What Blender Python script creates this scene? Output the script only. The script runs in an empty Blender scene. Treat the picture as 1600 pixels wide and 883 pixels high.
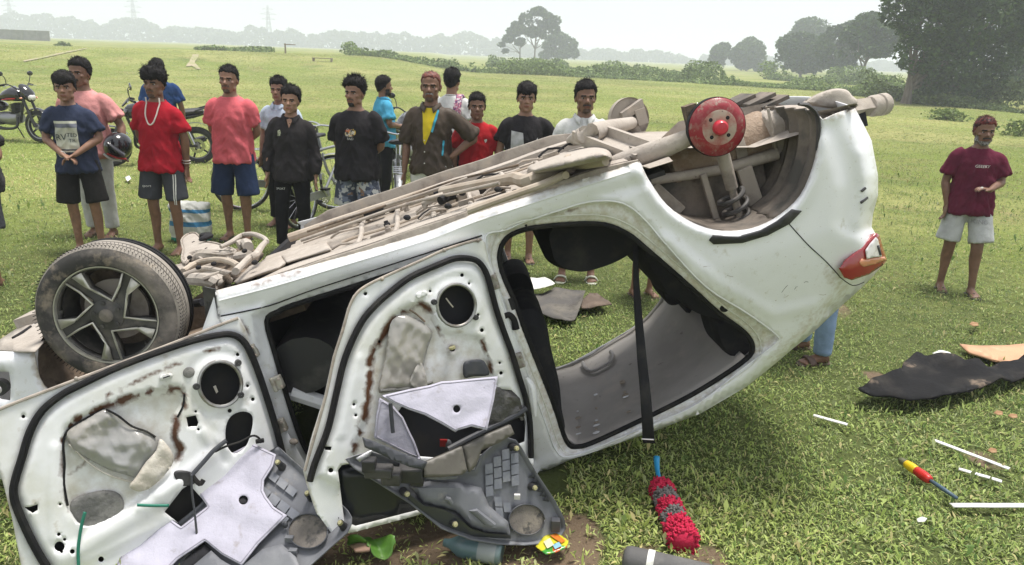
import bpy, bmesh, math, random
import numpy as np
from mathutils import Vector, Matrix, geometry
from mathutils.bvhtree import BVHTree
random.seed(7); RNG = np.random.default_rng(7)
rad = math.radians
SC = bpy.context.scene
COL = SC.collection

# ------------------------------------------------------------------ camera
FPX = 1150.0; CAM_H = 1.95; PITCH = rad(17.2); ROLL = rad(2.2)
cam = bpy.data.cameras.new("camera"); cam.lens = FPX/1600*36; cam.sensor_width = 36
cam.clip_start = 0.05; cam.clip_end = 6000
camo = bpy.data.objects.new("camera", cam); COL.objects.link(camo)
_a = math.pi/2-PITCH
RM = (Matrix.Rotation(_a, 3, 'X') @ Matrix.Rotation(ROLL, 3, 'Z'))
camo.matrix_world = Matrix.Translation((0, 0, CAM_H)) @ RM.to_4x4()
SC.camera = camo
RMn = np.array(RM); CAMN = np.array([0, 0, CAM_H])

# ------------------------------------------------------------------ world, sun
SUN_DIR = Vector((0.18, 0.12, 0.97)).normalized()          # towards the sun
w = bpy.data.worlds.new("World"); SC.world = w; w.use_nodes = True
nt = w.node_tree; nt.nodes.clear()
sky = nt.nodes.new('ShaderNodeTexSky'); sky.sky_type = 'NISHITA'; sky.sun_disc = False
sky.sun_elevation = math.asin(SUN_DIR.z); sky.sun_rotation = math.atan2(SUN_DIR.x, SUN_DIR.y)
sky.dust_density = 6; sky.air_density = 1.0
mx = nt.nodes.new('ShaderNodeMix'); mx.data_type = 'RGBA'; mx.inputs[0].default_value = 0.86
tcw = nt.nodes.new('ShaderNodeTexCoord'); nzw = nt.nodes.new('ShaderNodeTexNoise'); nzw.inputs['Scale'].default_value = 2.2
nzw.inputs['Detail'].default_value = 4
crw = nt.nodes.new('ShaderNodeValToRGB')
crw.color_ramp.elements[0].position = .3; crw.color_ramp.elements[0].color = (5.0, 5.12, 5.5, 1)
crw.color_ramp.elements[1].position = .7; crw.color_ramp.elements[1].color = (5.7, 5.8, 6.1, 1)
nt.links.new(tcw.outputs['Generated'], nzw.inputs['Vector']); nt.links.new(nzw.outputs['Fac'], crw.inputs['Fac'])
nt.links.new(sky.outputs[0], mx.inputs[6]); nt.links.new(crw.outputs[0], mx.inputs[7])
bg = nt.nodes.new('ShaderNodeBackground'); bg.inputs[1].default_value = 0.1
out = nt.nodes.new('ShaderNodeOutputWorld')
nt.links.new(mx.outputs[2], bg.inputs[0]); nt.links.new(bg.outputs[0], out.inputs[0])
sun = bpy.data.lights.new("sun", 'SUN'); sun.energy = 2.9; sun.angle = rad(18); sun.color = (1, .96, .9)
suno = bpy.data.objects.new("sun", sun); COL.objects.link(suno)
suno.rotation_euler = SUN_DIR.to_track_quat('Z', 'Y').to_euler(); suno.location = (0, 0, 30)
vs = SC.view_settings; vs.view_transform = 'Standard'; vs.look = 'None'; vs.gamma = 1; vs.exposure = 0.9
cy = SC.cycles
try:
    cy.use_denoising = True; cy.max_bounces = 6; cy.diffuse_bounces = 3; cy.volume_bounces = 2
    cy.transparent_max_bounces = 8; cy.caustics_reflective = False; cy.caustics_refractive = False
except Exception: pass

# ------------------------------------------------------------------ projection helpers (photo pixels 1600x883 -> rays)
def rays(P):
    P = np.atleast_2d(np.asarray(P, float))
    d = np.stack([(P[:, 0]-800)/FPX, -(P[:, 1]-441.5)/FPX, -np.ones(len(P))], 1)
    return d @ RMn.T
def on_plane(P, o, n, off=0.0):
    d = rays(P); n = np.asarray(n, float); off = np.asarray(off, float)
    t = ((np.asarray(o)-CAMN) @ n + off)/(d @ n)
    return CAMN + d*t[:, None]
def on_z(px, py, z=0.0): return on_plane([(px, py)], (0, 0, z), (0, 0, 1))[0]

# ------------------------------------------------------------------ numpy value noise
def _hash(i, j, k):
    n = (i*73856093 ^ j*19349663 ^ k*83492791) & 0x7fffffff
    n = (n*1103515245 + 12345) & 0x7fffffff
    n = ((n >> 13) ^ n)*60493 & 0x7fffffff
    return (n & 0xffff)/65535.0
def vnoise(P):
    P = np.asarray(P, float); I = np.floor(P).astype(np.int64); f = P-I; f = f*f*(3-2*f)
    r = 0
    for a in (0, 1):
        wa = f[:, 0] if a else 1-f[:, 0]
        for b in (0, 1):
            wb = f[:, 1] if b else 1-f[:, 1]
            for c in (0, 1):
                wc = f[:, 2] if c else 1-f[:, 2]
                r = r + wa*wb*wc*_hash(I[:, 0]+a, I[:, 1]+b, I[:, 2]+c)
    return r
def fbm(P, o=3):
    P = np.asarray(P, float); s = 0; a = .5; t = 0
    for _ in range(o):
        s = s+a*vnoise(P); t += a; a *= .5; P = P*2.03+17.3
    return s/t

# ------------------------------------------------------------------ materials
MATS = {}
def mat(name, base, rough=.7, metal=0.0, var=(), bump=None, attrs=(), spec=.4, trans=0.0, coat=0.0, vcol=None, transl=0.0, coord='Object'):
    """var: (colour, scale, lo, hi[, detail, stretch]) layers mixed by noise; attrs: (attribute, colour, noise scale) layers; vcol: colour attribute multiplied in"""
    if name in MATS: return MATS[name]
    m = bpy.data.materials.new(name); MATS[name] = m; m.use_nodes = True; nt = m.node_tree; N = nt.nodes; L = nt.links
    b = N['Principled BSDF']; b.inputs['Roughness'].default_value = rough; b.inputs['Metallic'].default_value = metal
    b.inputs['Specular IOR Level'].default_value = spec
    if trans: b.inputs['Transmission Weight'].default_value = trans
    if coat: b.inputs['Coat Weight'].default_value = coat; b.inputs['Coat Roughness'].default_value = .08
    tc = N.new('ShaderNodeTexCoord'); cur = None
    def mixin(fac, col):
        nonlocal cur
        mm = N.new('ShaderNodeMix'); mm.data_type = 'RGBA'
        if cur is None: mm.inputs[6].default_value = (*base, 1)
        else: L.new(cur, mm.inputs[6])
        mm.inputs[7].default_value = (*col, 1); L.new(fac, mm.inputs[0]); cur = mm.outputs[2]
    def noise(scale, detail=5, stretch=None):
        n = N.new('ShaderNodeTexNoise'); n.inputs['Scale'].default_value = scale; n.inputs['Detail'].default_value = detail
        n.inputs['Roughness'].default_value = .62
        if stretch:
            mp = N.new('ShaderNodeMapping'); mp.inputs['Scale'].default_value = stretch
            L.new(tc.outputs[coord], mp.inputs[0]); L.new(mp.outputs[0], n.inputs['Vector'])
        else: L.new(tc.outputs[coord], n.inputs['Vector'])
        return n.outputs['Fac']
    def ramp(fac, lo, hi):
        r = N.new('ShaderNodeMapRange'); r.inputs[1].default_value = lo; r.inputs[2].default_value = hi; r.clamp = True
        L.new(fac, r.inputs[0]); return r.outputs[0]
    for v in var:
        mixin(ramp(noise(v[1], v[4] if len(v) > 4 else 5, v[5] if len(v) > 5 else None), v[2], v[3]), v[0])
    for a in attrs:
        at = N.new('ShaderNodeAttribute'); at.attribute_name = a[0]
        fac = at.outputs['Fac']
        if len(a) > 2 and a[2]:
            nz = ramp(noise(a[2], 6), .25, .75)
            ad = N.new('ShaderNodeMath'); ad.operation = 'MULTIPLY_ADD'; ad.inputs[1].default_value = 1.0; L.new(nz, ad.inputs[0])
            ad.inputs[2].default_value = -1.0
            a2 = N.new('ShaderNodeMath'); a2.operation = 'MULTIPLY_ADD'; a2.inputs[1].default_value = 2.0; L.new(fac, a2.inputs[0]); L.new(ad.outputs[0], a2.inputs[2])
            a2.use_clamp = True; fac = a2.outputs[0]
        mixin(fac, a[1])
    if vcol:
        at = N.new('ShaderNodeAttribute'); at.attribute_name = vcol
        mm = N.new('ShaderNodeMix'); mm.data_type = 'RGBA'; mm.blend_type = 'MULTIPLY'; mm.inputs[0].default_value = 1
        if cur is None: mm.inputs[6].default_value = (*base, 1)
        else: L.new(cur, mm.inputs[6])
        L.new(at.outputs['Color'], mm.inputs[7]); cur = mm.outputs[2]
    if cur is None: b.inputs['Base Color'].default_value = (*base, 1)
    else: L.new(cur, b.inputs['Base Color'])
    if bump:
        bp = N.new('ShaderNodeBump'); bp.inputs['Strength'].default_value = bump[1]; bp.inputs['Distance'].default_value = bump[2] if len(bump) > 2 else .01
        L.new(noise(bump[0], 6, bump[3] if len(bump) > 3 else None), bp.inputs['Height']); L.new(bp.outputs[0], b.inputs['Normal'])
    if transl:
        tr = N.new('ShaderNodeBsdfTranslucent'); ms = N.new('ShaderNodeMixShader'); ms.inputs[0].default_value = transl
        if cur is not None: L.new(cur, tr.inputs[0])
        else: tr.inputs[0].default_value = (*base, 1)
        L.new(b.outputs[0], ms.inputs[1]); L.new(tr.outputs[0], ms.inputs[2]); L.new(ms.outputs[0], N['Material Output'].inputs[0])
    return m

# ------------------------------------------------------------------ objects
ROOTLOC = {}
def thing(name, label, cat, loc=(0, 0, 0), group=None):
    o = bpy.data.objects.new(name, None); o.empty_display_size = .2; COL.objects.link(o); o.location = loc
    tag(o, label, cat, group); ROOTLOC[o] = np.array(loc, float); return o
def tag(o, label=None, cat=None, group=None, kind=None):
    if label: o['label'] = label
    if cat: o['category'] = cat
    if group: o['group'] = group
    if kind: o['kind'] = kind
    return o
def rootof(o):
    while o.parent: o = o.parent
    return o
def obj(name, VF, m=None, parent=None, smooth=True, local=False, attrs=None, mats=None, fm=None, kind=None, loc=None):
    """one mesh object; vertices given in world space unless local=True (then in the root's space)"""
    V, F = VF
    V = np.asarray(V, float).reshape(-1, 3)
    me = bpy.data.meshes.new(name)
    off = np.zeros(3)
    if parent is not None and not local: off = ROOTLOC.get(rootof(parent), np.zeros(3))
    if loc is not None: off = np.asarray(loc, float)
    if isinstance(F, np.ndarray):
        n, k = F.shape
        me.vertices.add(len(V)); me.vertices.foreach_set('co', (V-off).astype(np.float32).ravel())
        me.loops.add(n*k); me.loops.foreach_set('vertex_index', F.astype(np.int32).ravel())
        me.polygons.add(n); me.polygons.foreach_set('loop_start', np.arange(0, n*k, k, dtype=np.int32))
        me.polygons.foreach_set('loop_total', np.full(n, k, np.int32))
        me.update(calc_edges=True); me.validate()
    else:
        me.from_pydata([tuple(v) for v in V-off], [], [tuple(f) for f in F])
    if mats:
        for mm in mats: me.materials.append(mm)
        if fm is not None: me.polygons.foreach_set('material_index', np.asarray(fm, np.int32))
    elif m is not None: me.materials.append(m)
    if smooth: me.polygons.foreach_set('use_smooth', np.ones(len(me.polygons), bool))
    for k, a in (attrs or {}).items():
        a = np.asarray(a, np.float32)
        if a.ndim == 1:
            at = me.attributes.new(k, 'FLOAT', 'POINT'); at.data.foreach_set('value', a)
        else:
            at = me.attributes.new(k, 'FLOAT_COLOR', 'POINT'); c = np.ones((len(a), 4), np.float32); c[:, :3] = a; at.data.foreach_set('color', c.ravel())
    o = bpy.data.objects.new(name, me); COL.objects.link(o)
    if loc is not None: o.location = loc
    if parent is not None: o.parent = parent
    if kind: o['kind'] = kind
    if loc is not None and parent is None: ROOTLOC[o] = np.asarray(loc, float)
    return o
def mod_solid(o, t, off=-1):
    m = o.modifiers.new('solid', 'SOLIDIFY'); m.thickness = t; m.offset = off; return o
def mod_bevel(o, wd=.004, seg=2):
    m = o.modifiers.new('bevel', 'BEVEL'); m.width = wd; m.segments = seg; m.limit_method = 'ANGLE'; m.angle_limit = rad(40); return o
def mod_sub(o, l=1):
    m = o.modifiers.new('sub', 'SUBSURF'); m.levels = l; m.render_levels = l; return o
def autosmooth(o, ang=35):
    me = o.data
    if hasattr(me, 'set_sharp_from_angle'): me.set_sharp_from_angle(angle=rad(ang))
    return o
def copy_tree(o, parent=None):
    c = o.copy(); COL.objects.link(c)
    if parent is not None: c.parent = parent
    for ch in list(o.children): copy_tree(ch, c)
    return c

# ------------------------------------------------------------------ shape builders: each returns (V, F)
def join(*parts):
    V = []; F = []; n = 0
    for v, f in parts:
        v = np.asarray(v, float).reshape(-1, 3); V.append(v)
        F += [tuple(int(i)+n for i in q) for q in f]; n += len(v)
    return (np.concatenate(V), F) if V else (np.zeros((0, 3)), [])
def spline(P, n=6, closed=False):
    P = np.asarray(P, float); m = len(P); out = []
    segs = m if closed else m-1
    for i in range(segs):
        if closed: a, b, c, d = P[(i-1) % m], P[i], P[(i+1) % m], P[(i+2) % m]
        else: a, b, c, d = P[max(i-1, 0)], P[i], P[i+1], P[min(i+2, m-1)]
        for k in range(n):
            t = k/n
            out.append(.5*((2*b)+(c-a)*t+(2*a-5*b+4*c-d)*t*t+(3*b-a-3*c+d)*t**3))
    if not closed: out.append(P[-1])
    return np.array(out)
def unit(v): v = np.asarray(v, float); return v/(np.linalg.norm(v)+1e-12)
def tube(path, r, n=10, sm=0, closed=False, cap=True, flat=1.0, up=None, jitter=0):
    """swept circular (or flattened) section; r a number or one radius per path point"""
    P = np.asarray(path, float); r = np.full(len(P), r, float) if np.isscalar(r) else np.asarray(r, float)
    if sm:
        Q = spline(np.c_[P, r], sm, closed); P, r = Q[:, :3], np.abs(Q[:, 3])
    m = len(P)
    T = np.roll(P, -1, 0)-np.roll(P, 1, 0) if closed else np.gradient(P, axis=0)
    T = T/(np.linalg.norm(T, axis=1)[:, None]+1e-12)
    u = np.array([0, 0, 1.]) if up is None else np.asarray(up, float)
    if abs(unit(u) @ T[0]) > .95: u = np.array([0, 1., 0]) if abs(T[0][1]) < .9 else np.array([1., 0, 0])
    V = []
    x = unit(np.cross(u, T[0]))
    for i in range(m):
        x = unit(x-(x @ T[i])*T[i]) if up is None else unit(np.cross(u, T[i]))
        y = np.cross(T[i], x)
        a = np.arange(n)*2*math.pi/n
        V.append(P[i]+r[i]*(np.cos(a)[:, None]*x+flat*np.sin(a)[:, None]*y))
    V = np.concatenate(V); F = []
    for i in range(m if closed else m-1):
        j = (i+1) % m
        for k in range(n):
            k2 = (k+1) % n; F.append((i*n+k, i*n+k2, j*n+k2, j*n+k))
    if cap and not closed:
        F.append(tuple(range(n))[::-1]); F.append(tuple((m-1)*n+k for k in range(n)))
    return V, F
def box(c, size, ax=None):
    c = np.asarray(c, float); s = np.asarray(size, float)/2
    A = np.eye(3) if ax is None else np.asarray(ax, float)
    V = np.array([c+sx*s[0]*A[0]+sy*s[1]*A[1]+sz*s[2]*A[2] for sz in (-1, 1) for sy in (-1, 1) for sx in (-1, 1)])
    F = [(0, 2, 3, 1), (4, 5, 7, 6), (0, 1, 5, 4), (2, 6, 7, 3), (0, 4, 6, 2), (1, 3, 7, 5)]
    return V, F
def lathe(profile, o, axis, n=32, ref=None, cap=False, closed_profile=False):
    """profile: (radius, height along axis)"""
    o = np.asarray(o, float); ax = unit(axis)
    rf = np.array([0, 0, 1.]) if ref is None else np.asarray(ref, float)
    if abs(rf @ ax) > .95: rf = np.array([1., 0, 0])
    x = unit(np.cross(rf, ax)); y = np.cross(ax, x)
    a = np.arange(n)*2*math.pi/n; V = []
    for r, h in profile: V.append(o+h*ax+r*(np.cos(a)[:, None]*x+np.sin(a)[:, None]*y))
    V = np.concatenate(V); F = []; m = len(profile)
    for i in range(m if closed_profile else m-1):
        i2 = (i+1) % m
        for k in range(n): F.append((i*n+k, i*n+(k+1) % n, i2*n+(k+1) % n, i2*n+k))
    if cap: F.append(tuple(range(n))[::-1]); F.append(tuple((m-1)*n+k for k in range(n)))
    return V, F
def ellipsoid(c, r, nu=16, nv=10, ax=None):
    V = []; F = []
    A = np.eye(3) if ax is None else np.asarray(ax, float)
    for i in range(1, nv):
        t = math.pi*i/nv
        for j in range(nu):
            p = 2*math.pi*j/nu; V.append((r[0]*math.sin(t)*math.cos(p), r[1]*math.sin(t)*math.sin(p), r[2]*math.cos(t)))
    V += [(0, 0, r[2]), (0, 0, -r[2])]; top, bot = len(V)-2, len(V)-1
    for j in range(nu):
        F.append((top, j, (j+1) % nu)); F.append((bot, (nv-2)*nu+(j+1) % nu, (nv-2)*nu+j))
    for i in range(nv-2):
        for j in range(nu): F.append((i*nu+j, (i+1)*nu+j, (i+1)*nu+(j+1) % nu, i*nu+(j+1) % nu))
    return np.asarray(V) @ A+np.asarray(c, float), F
def loft(secs, n=20, cap=True, p=2.0):
    """secs: (centre, rx, ry[, xaxis, yaxis]) rings; p: superellipse power"""
    V = []; F = []; a = np.arange(n)*2*math.pi/n
    ca = np.sign(np.cos(a))*np.abs(np.cos(a))**(2/p); sa = np.sign(np.sin(a))*np.abs(np.sin(a))**(2/p)
    for s in secs:
        c = np.asarray(s[0], float); xa = np.array([1., 0, 0]) if len(s) < 4 else np.asarray(s[3], float); ya = np.array([0, 1., 0]) if len(s) < 5 else np.asarray(s[4], float)
        V.append(c+s[1]*ca[:, None]*xa+s[2]*sa[:, None]*ya)
    m = len(secs); V = np.concatenate(V)
    for i in range(m-1):
        for k in range(n): F.append((i*n+k, i*n+(k+1) % n, (i+1)*n+(k+1) % n, (i+1)*n+k))
    if cap: F.append(tuple(range(n))[::-1]); F.append(tuple((m-1)*n+k for k in range(n)))
    return V, F
def inpoly(P, poly):
    P = np.asarray(P); poly = np.asarray(poly); r = np.zeros(len(P), bool); j = len(poly)-1
    for i in range(len(poly)):
        xi, yi = poly[i]; xj, yj = poly[j]
        with np.errstate(divide='ignore', invalid='ignore'):
            c = ((yi > P[:, 1]) != (yj > P[:, 1])) & (P[:, 0] < (xj-xi)*(P[:, 1]-yi)/((yj-yi) if yj != yi else 1e-9)+xi)
        r ^= c; j = i
    return r
def segdist(P, line, closed=False):
    P = np.asarray(P, float); line = np.asarray(line, float); d = np.full(len(P), 1e9)
    m = len(line)
    for i in range(m if closed else m-1):
        a, b = line[i], line[(i+1) % m]; ab = b-a
        t = np.clip(((P-a) @ ab)/(ab @ ab+1e-12), 0, 1); d = np.minimum(d, np.linalg.norm(P-(a+t[:, None]*ab), axis=1))
    return d
def sdist(P, poly):
    """signed pixel distance to a closed outline, positive inside"""
    d = segdist(P, poly, True); return np.where(inpoly(P, poly), d, -d)
def sstep(x, a, b): t = np.clip((x-a)/(b-a), 0, 1); return t*t*(3-2*t)
def densify(P, step, closed=True):
    P = np.asarray(P, float); out = []; m = len(P)
    for i in range(m if closed else m-1):
        a, b = P[i], P[(i+1) % m]; n = max(1, int(round(np.linalg.norm(b-a)/step)))
        out += [a+(b-a)*k/n for k in range(n)]
    if not closed: out.append(P[-1])
    return np.array(out)
def sheet2d(outer, holes=(), breaks=(), step=12, fine=None):
    """triangulated flat region with holes; returns 2-D points and triangles"""
    fine = fine or step
    loops = [densify(outer, fine)]+[densify(h, fine) for h in holes]
    pts = []; edges = []
    for lp in loops:
        n = len(pts); pts += [tuple(p) for p in lp]; edges += [(n+i, n+(i+1) % len(lp)) for i in range(len(lp))]
    for bl in breaks:
        lp = densify(bl, fine); ok = inpoly(lp, loops[0])
        for h in loops[1:]: ok &= ~inpoly(lp, h)
        pts += [tuple(p) for p, k in zip(lp, ok) if k]
    lo = loops[0].min(0); hi = loops[0].max(0)
    gx, gy = np.meshgrid(np.arange(lo[0], hi[0], step), np.arange(lo[1], hi[1], step*.87))
    gx = gx+(np.arange(gx.shape[0]) % 2)[:, None]*step*.5
    G = np.c_[gx.ravel(), gy.ravel()]; G = G[inpoly(G, loops[0])]
    for h in loops[1:]: G = G[~inpoly(G, h)]
    allp = np.array(pts); keep = np.ones(len(G), bool)
    for i in range(0, len(G), 500):
        d = np.sqrt(((G[i:i+500, None]-allp[None])**2).sum(2)).min(1); keep[i:i+500] = d > .55*min(step, fine if fine > step*.6 else step)
    pts += [tuple(p) for p in G[keep]]
    r = geometry.delaunay_2d_cdt([Vector(p) for p in pts], edges, [], 0, 1e-4)
    P = np.array([tuple(v) for v in r[0]]); T = np.array([tuple(f) for f in r[2] if len(f) == 3])
    c = P[T].mean(1); ok = inpoly(c, loops[0])
    for h in loops[1:]: ok &= ~inpoly(c, h)
    T = T[ok]
    used = np.unique(T); mp = np.full(len(P), -1); mp[used] = np.arange(len(used))
    return P[used], mp[T]
def orient(V, T, toward):
    """flip triangles so that their normals face the point 'toward'"""
    a, b, c = V[T[:, 0]], V[T[:, 1]], V[T[:, 2]]
    n = np.cross(b-a, c-a); s = (n*(np.asarray(toward)-a)).sum(1).sum()
    return T if s > 0 else T[:, ::-1]
def circ(x, y, r, n=14, ry=None): a = np.arange(n)*2*math.pi/n; return np.c_[x+r*np.cos(a), y+(ry or r)*np.sin(a)]
def fold(P, f=.03, seed=1, n=5, warp=14):
    """sharp creases: triangle waves along random directions over a warped sheet, 0..1"""
    r = np.random.default_rng(seed); Q = P+warp*(np.c_[fbm(np.c_[P*.02, np.full(len(P), seed)], 2), fbm(np.c_[P*.02, np.full(len(P), seed+5.)], 2)]-.5); h = 0; t = 0
    for k in range(n):
        a = r.random()*math.pi*2; w_ = .75**k; u = (Q[:, 0]*math.cos(a)+Q[:, 1]*math.sin(a))*f*(.6+.5*k)+r.random(); h = h+w_*np.abs(u-np.floor(u)-.5)*2; t += w_
    return h/t

# ------------------------------------------------------------------ ground
def gz(x, y):
    x = np.asarray(x, float); y = np.asarray(y, float); d = np.hypot(x, y)
    left = sstep(-x-0.10*d, -4, 8)
    P = np.stack([x*.35, y*.35, np.zeros_like(x)], -1).reshape(-1, 3)
    und = (vnoise(P)-.5).reshape(x.shape)*.05*sstep(d, 5, 9)
    big = (vnoise(P*.12+9)-.5).reshape(x.shape)*.5*sstep(d, 18, 50)
    bank = 1.15*sstep(d+4*np.sin(x*.12), 42, 70)*left
    return und+big*.5+bank
def on_g(px, py):
    if py > 165:
        z = 0.0
        for _ in range(8):
            p = on_z(px, py, z); z = .5*z+.5*float(gz(p[0], p[1]))
        p[2] = float(gz(p[0], p[1])); return p
    d = rays([(px, py)])[0]; T = np.geomspace(4, 400, 900)/d[1]; Q = CAMN+T[:, None]*d; b = Q[:, 2]-gz(Q[:, 0], Q[:, 1])
    k = int(np.argmax(b < 0)) or len(T)-1; f = b[k-1]/(b[k-1]-b[k]+1e-9); p = Q[k-1]*(1-f)+Q[k]*f; p[2] = float(gz(p[0], p[1])); return p
DIRT = [(on_z(*p)[:2], r) for p, r in [((890, 850), .2), ((840, 878), .25), ((690, 850), .24), ((600, 852), .2), ((1000, 874), .12), ((1110, 880), .1),
        ((520, 850), .16), ((1372, 592), .10), ((1545, 722), .09), ((1300, 480), .2), ((830, 790), .10)]]
def dirtv(x, y):
    P = np.stack([x, y], -1).reshape(-1, 2); d = np.zeros(len(P))
    for c, r in DIRT: d = np.maximum(d, np.clip(1.5-np.linalg.norm((P-c)*(1, .75), axis=1)/r, 0, 1))
    n = fbm(np.c_[P*9, np.zeros(len(P))], 4)
    return np.clip(d*1.9-2.2*n+.25*(d > 0), 0, 1).reshape(x.shape)
rr = np.concatenate([[0.05], np.linspace(.8, 6, 105), np.geomspace(6.1, 140, 150), np.geomspace(150, 3500, 24)])
aa = np.concatenate([np.linspace(-50, 50, 220), np.linspace(53, 307, 60)])
A_, R_ = np.meshgrid(np.radians(aa), rr); gx = R_*np.sin(A_); gy = R_*np.cos(A_)
nA, nR = len(aa), len(rr); idx = np.arange(nA*nR).reshape(nR, nA)
Fg = np.stack([idx[:-1], np.roll(idx, -1, 1)[:-1], np.roll(idx, -1, 1)[1:], idx[1:]], -1).reshape(-1, 4)[:, ::-1]
GV = np.stack([gx, gy, gz(gx, gy)], -1).reshape(-1, 3)
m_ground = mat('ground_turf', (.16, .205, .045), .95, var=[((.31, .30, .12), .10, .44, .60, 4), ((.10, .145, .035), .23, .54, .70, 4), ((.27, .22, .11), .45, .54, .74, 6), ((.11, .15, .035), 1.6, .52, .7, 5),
               ((.21, .23, .075), 7, .5, .7, 6), ((.17, .13, .07), 26, .58, .74, 6)], attrs=[('thatch_shade', (.085, .105, .036), 5), ('dirt', (.17, .125, .085), 9)], bump=(30, .8, .04), spec=.1)  # thatch: soil tint plus shade between blades, painted dark close to the viewer
ground = obj('ground', (GV, Fg), m_ground, attrs={'dirt': dirtv(GV[:, 0], GV[:, 1]), 'thatch_shade': .85*(1-sstep(np.hypot(GV[:, 0], GV[:, 1]), 4, 15))}); tag(ground, 'flat grassy field with bare soil patches', None, None, 'structure')
# worn earth track over the bank, laid 4 mm up
def drape(poly, name, m, lift=.02, step=None):
    P, T = sheet2d(np.array(poly, float), step=step or 3)
    V = np.array([on_g(*p) for p in P]); V[:, 2] += lift
    o = obj(name, (V, orient(V, T, (0, 0, 50))), m); tag(o, None, None, None, 'structure'); return o
m_path = mat('bare_earth', (.34, .29, .20), .95, var=[((.24, .25, .11), 1.2, .42, .6)], spec=.1)
o = drape([(301, 86), (311, 86), (309, 92), (304, 98), (309, 104), (314, 109), (308, 109), (300, 104), (290, 105), (296, 97)], 'path', m_path, .05); o['label'] = 'pale worn earth track cutting over the bank'
o = drape([(36, 96), (60, 91), (100, 82), (135, 76), (136, 77.2), (102, 84), (62, 93), (38, 97.5)], 'path', m_path, .05); o['label'] = 'thin pale footpath climbing the bank on the left'

# ------------------------------------------------------------------ leaf-card meshes
def cards(P, size, tint, flat=0.0, aspect=.55, rng=RNG, droop=0):
    """one bent kite per point: returns verts, quads, per-vertex tint"""
    n = len(P); size = np.broadcast_to(size, (n,))
    d = rng.normal(size=(n, 3)); d[:, 2] = d[:, 2]*(1-flat)-droop; d /= np.linalg.norm(d, axis=1)[:, None]+1e-9
    q = rng.normal(size=(n, 3)); s = np.cross(d, q); s /= np.linalg.norm(s, axis=1)[:, None]+1e-9
    up = np.cross(s, d)
    L = size[:, None]; Wd = L*aspect*.5
    b = P-d*L*.5; t = P+d*L*.5; mid = P+up*L*.10
    V = np.stack([b, mid-s*Wd, t, mid+s*Wd], 1).reshape(-1, 3)
    F = np.arange(n*4).reshape(n, 4)
    return V, F, np.repeat(tint, 4, 0)
m_grass = mat('grass_blade', (1, 1, 1), .55, vcol='tint', transl=.35, spec=.3)
m_leaf = mat('leaf', (1, 1, 1), .6, vcol='tint', transl=.25, spec=.25)
m_bark = mat('bark', (.11, .085, .065), .9, var=[((.20, .17, .14), 6, .4, .7, 5, (1, 1, .2))], bump=(18, .7, .03, (1, 1, .25)))

# grass: real blades, thinning with distance
def grass():
    rng = np.random.default_rng(3)
    N = 1060000
    u = rng.random(N); kk = .36; r0, r1 = 1.7, 85.0
    r = (r0**kk+u*(r1**kk-r0**kk))**(1/kk); a = (rng.random(N)*2-1)*rad(42); x = r*np.sin(a); y = r*np.cos(a)
    clump = fbm(np.c_[x*1.7, y*1.7, np.zeros(len(x))], 3); fine = fbm(np.c_[x*9, y*9, np.ones(len(x))], 2); big = fbm(np.c_[x*.28, y*.28, np.full(len(x), 5.)], 2)
    incar = (x > -1.15) & (x < .30) & (y > 2.95) & (y < 4.5)
    k = ~incar & (rng.random(len(x)) > dirtv(x, y)*.93) & (rng.random(len(x)) < .35+1.1*sstep(fine, .25, .5))
    x, y, r, clump, fine, big = (v[k] for v in (x, y, r, clump, fine, big)); n = len(x)
    grow = np.maximum(1, (r/7)**.62)
    L = (.0135+.027*rng.random(n)**1.6)*(.7+.9*clump)*grow
    tall = rng.random(n) < .04*(r < 16); L = np.where(tall, L*1.7, L)
    az = rng.random(n)*2*math.pi; el = np.where(tall, .9+.5*rng.random(n), .10+(1.0-.55*sstep(r, 10, 30))*rng.random(n)**1.1)
    d = np.stack([np.cos(az)*np.cos(el), np.sin(az)*np.cos(el), np.sin(el)], 1)
    s = np.stack([-np.sin(az), np.cos(az), .5*(rng.random(n)-.5)], 1)
    lift = rng.random(n)*.022*(.5+clump)
    z = gz(x, y); b = np.stack([x, y, z+lift-.004], 1)
    wd = (L*np.where(rng.random(n) < .35, .14, .06)*(.8+.5*rng.random(n)))[:, None]; wd = np.maximum(wd, .0022)
    mid = b+d*(L*.55)[:, None]; mid[:, 2] += L*.06
    tip = b+d*L[:, None]; tip[:, 2] -= L*.22*rng.random(n)
    V = np.stack([b, mid-s*wd, tip, mid+s*wd], 1).reshape(-1, 3); F = np.arange(4*n).reshape(n, 4)
    c0 = np.array([.25, .335, .085]); c1 = np.array([.38, .46, .15]); c2 = np.array([.46, .42, .20]); c3 = np.array([.10, .17, .045])
    t = rng.random((n, 1)); c = c0*(1-t)+c1*t
    dk = (rng.random((n, 1)) < .25); c = np.where(dk, c3*(.8+.5*t), c)
    dull = rng.random((n, 1)) < .22; c = np.where(dull, np.array([.25, .29, .13])*(.7+.7*t), c)
    dry = (rng.random((n, 1)) < (.09+.30*sstep(big, .45, .68))[:, None]); c = np.where(dry, c2*(.75+.4*t), c)
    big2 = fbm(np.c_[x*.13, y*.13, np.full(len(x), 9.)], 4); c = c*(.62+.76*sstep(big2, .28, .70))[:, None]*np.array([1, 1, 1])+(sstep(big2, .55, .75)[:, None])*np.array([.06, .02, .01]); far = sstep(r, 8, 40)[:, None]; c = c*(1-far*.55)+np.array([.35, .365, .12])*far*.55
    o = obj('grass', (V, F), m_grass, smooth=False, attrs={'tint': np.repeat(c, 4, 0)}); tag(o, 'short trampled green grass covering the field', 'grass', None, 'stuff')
grass() if 1 else None

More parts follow.
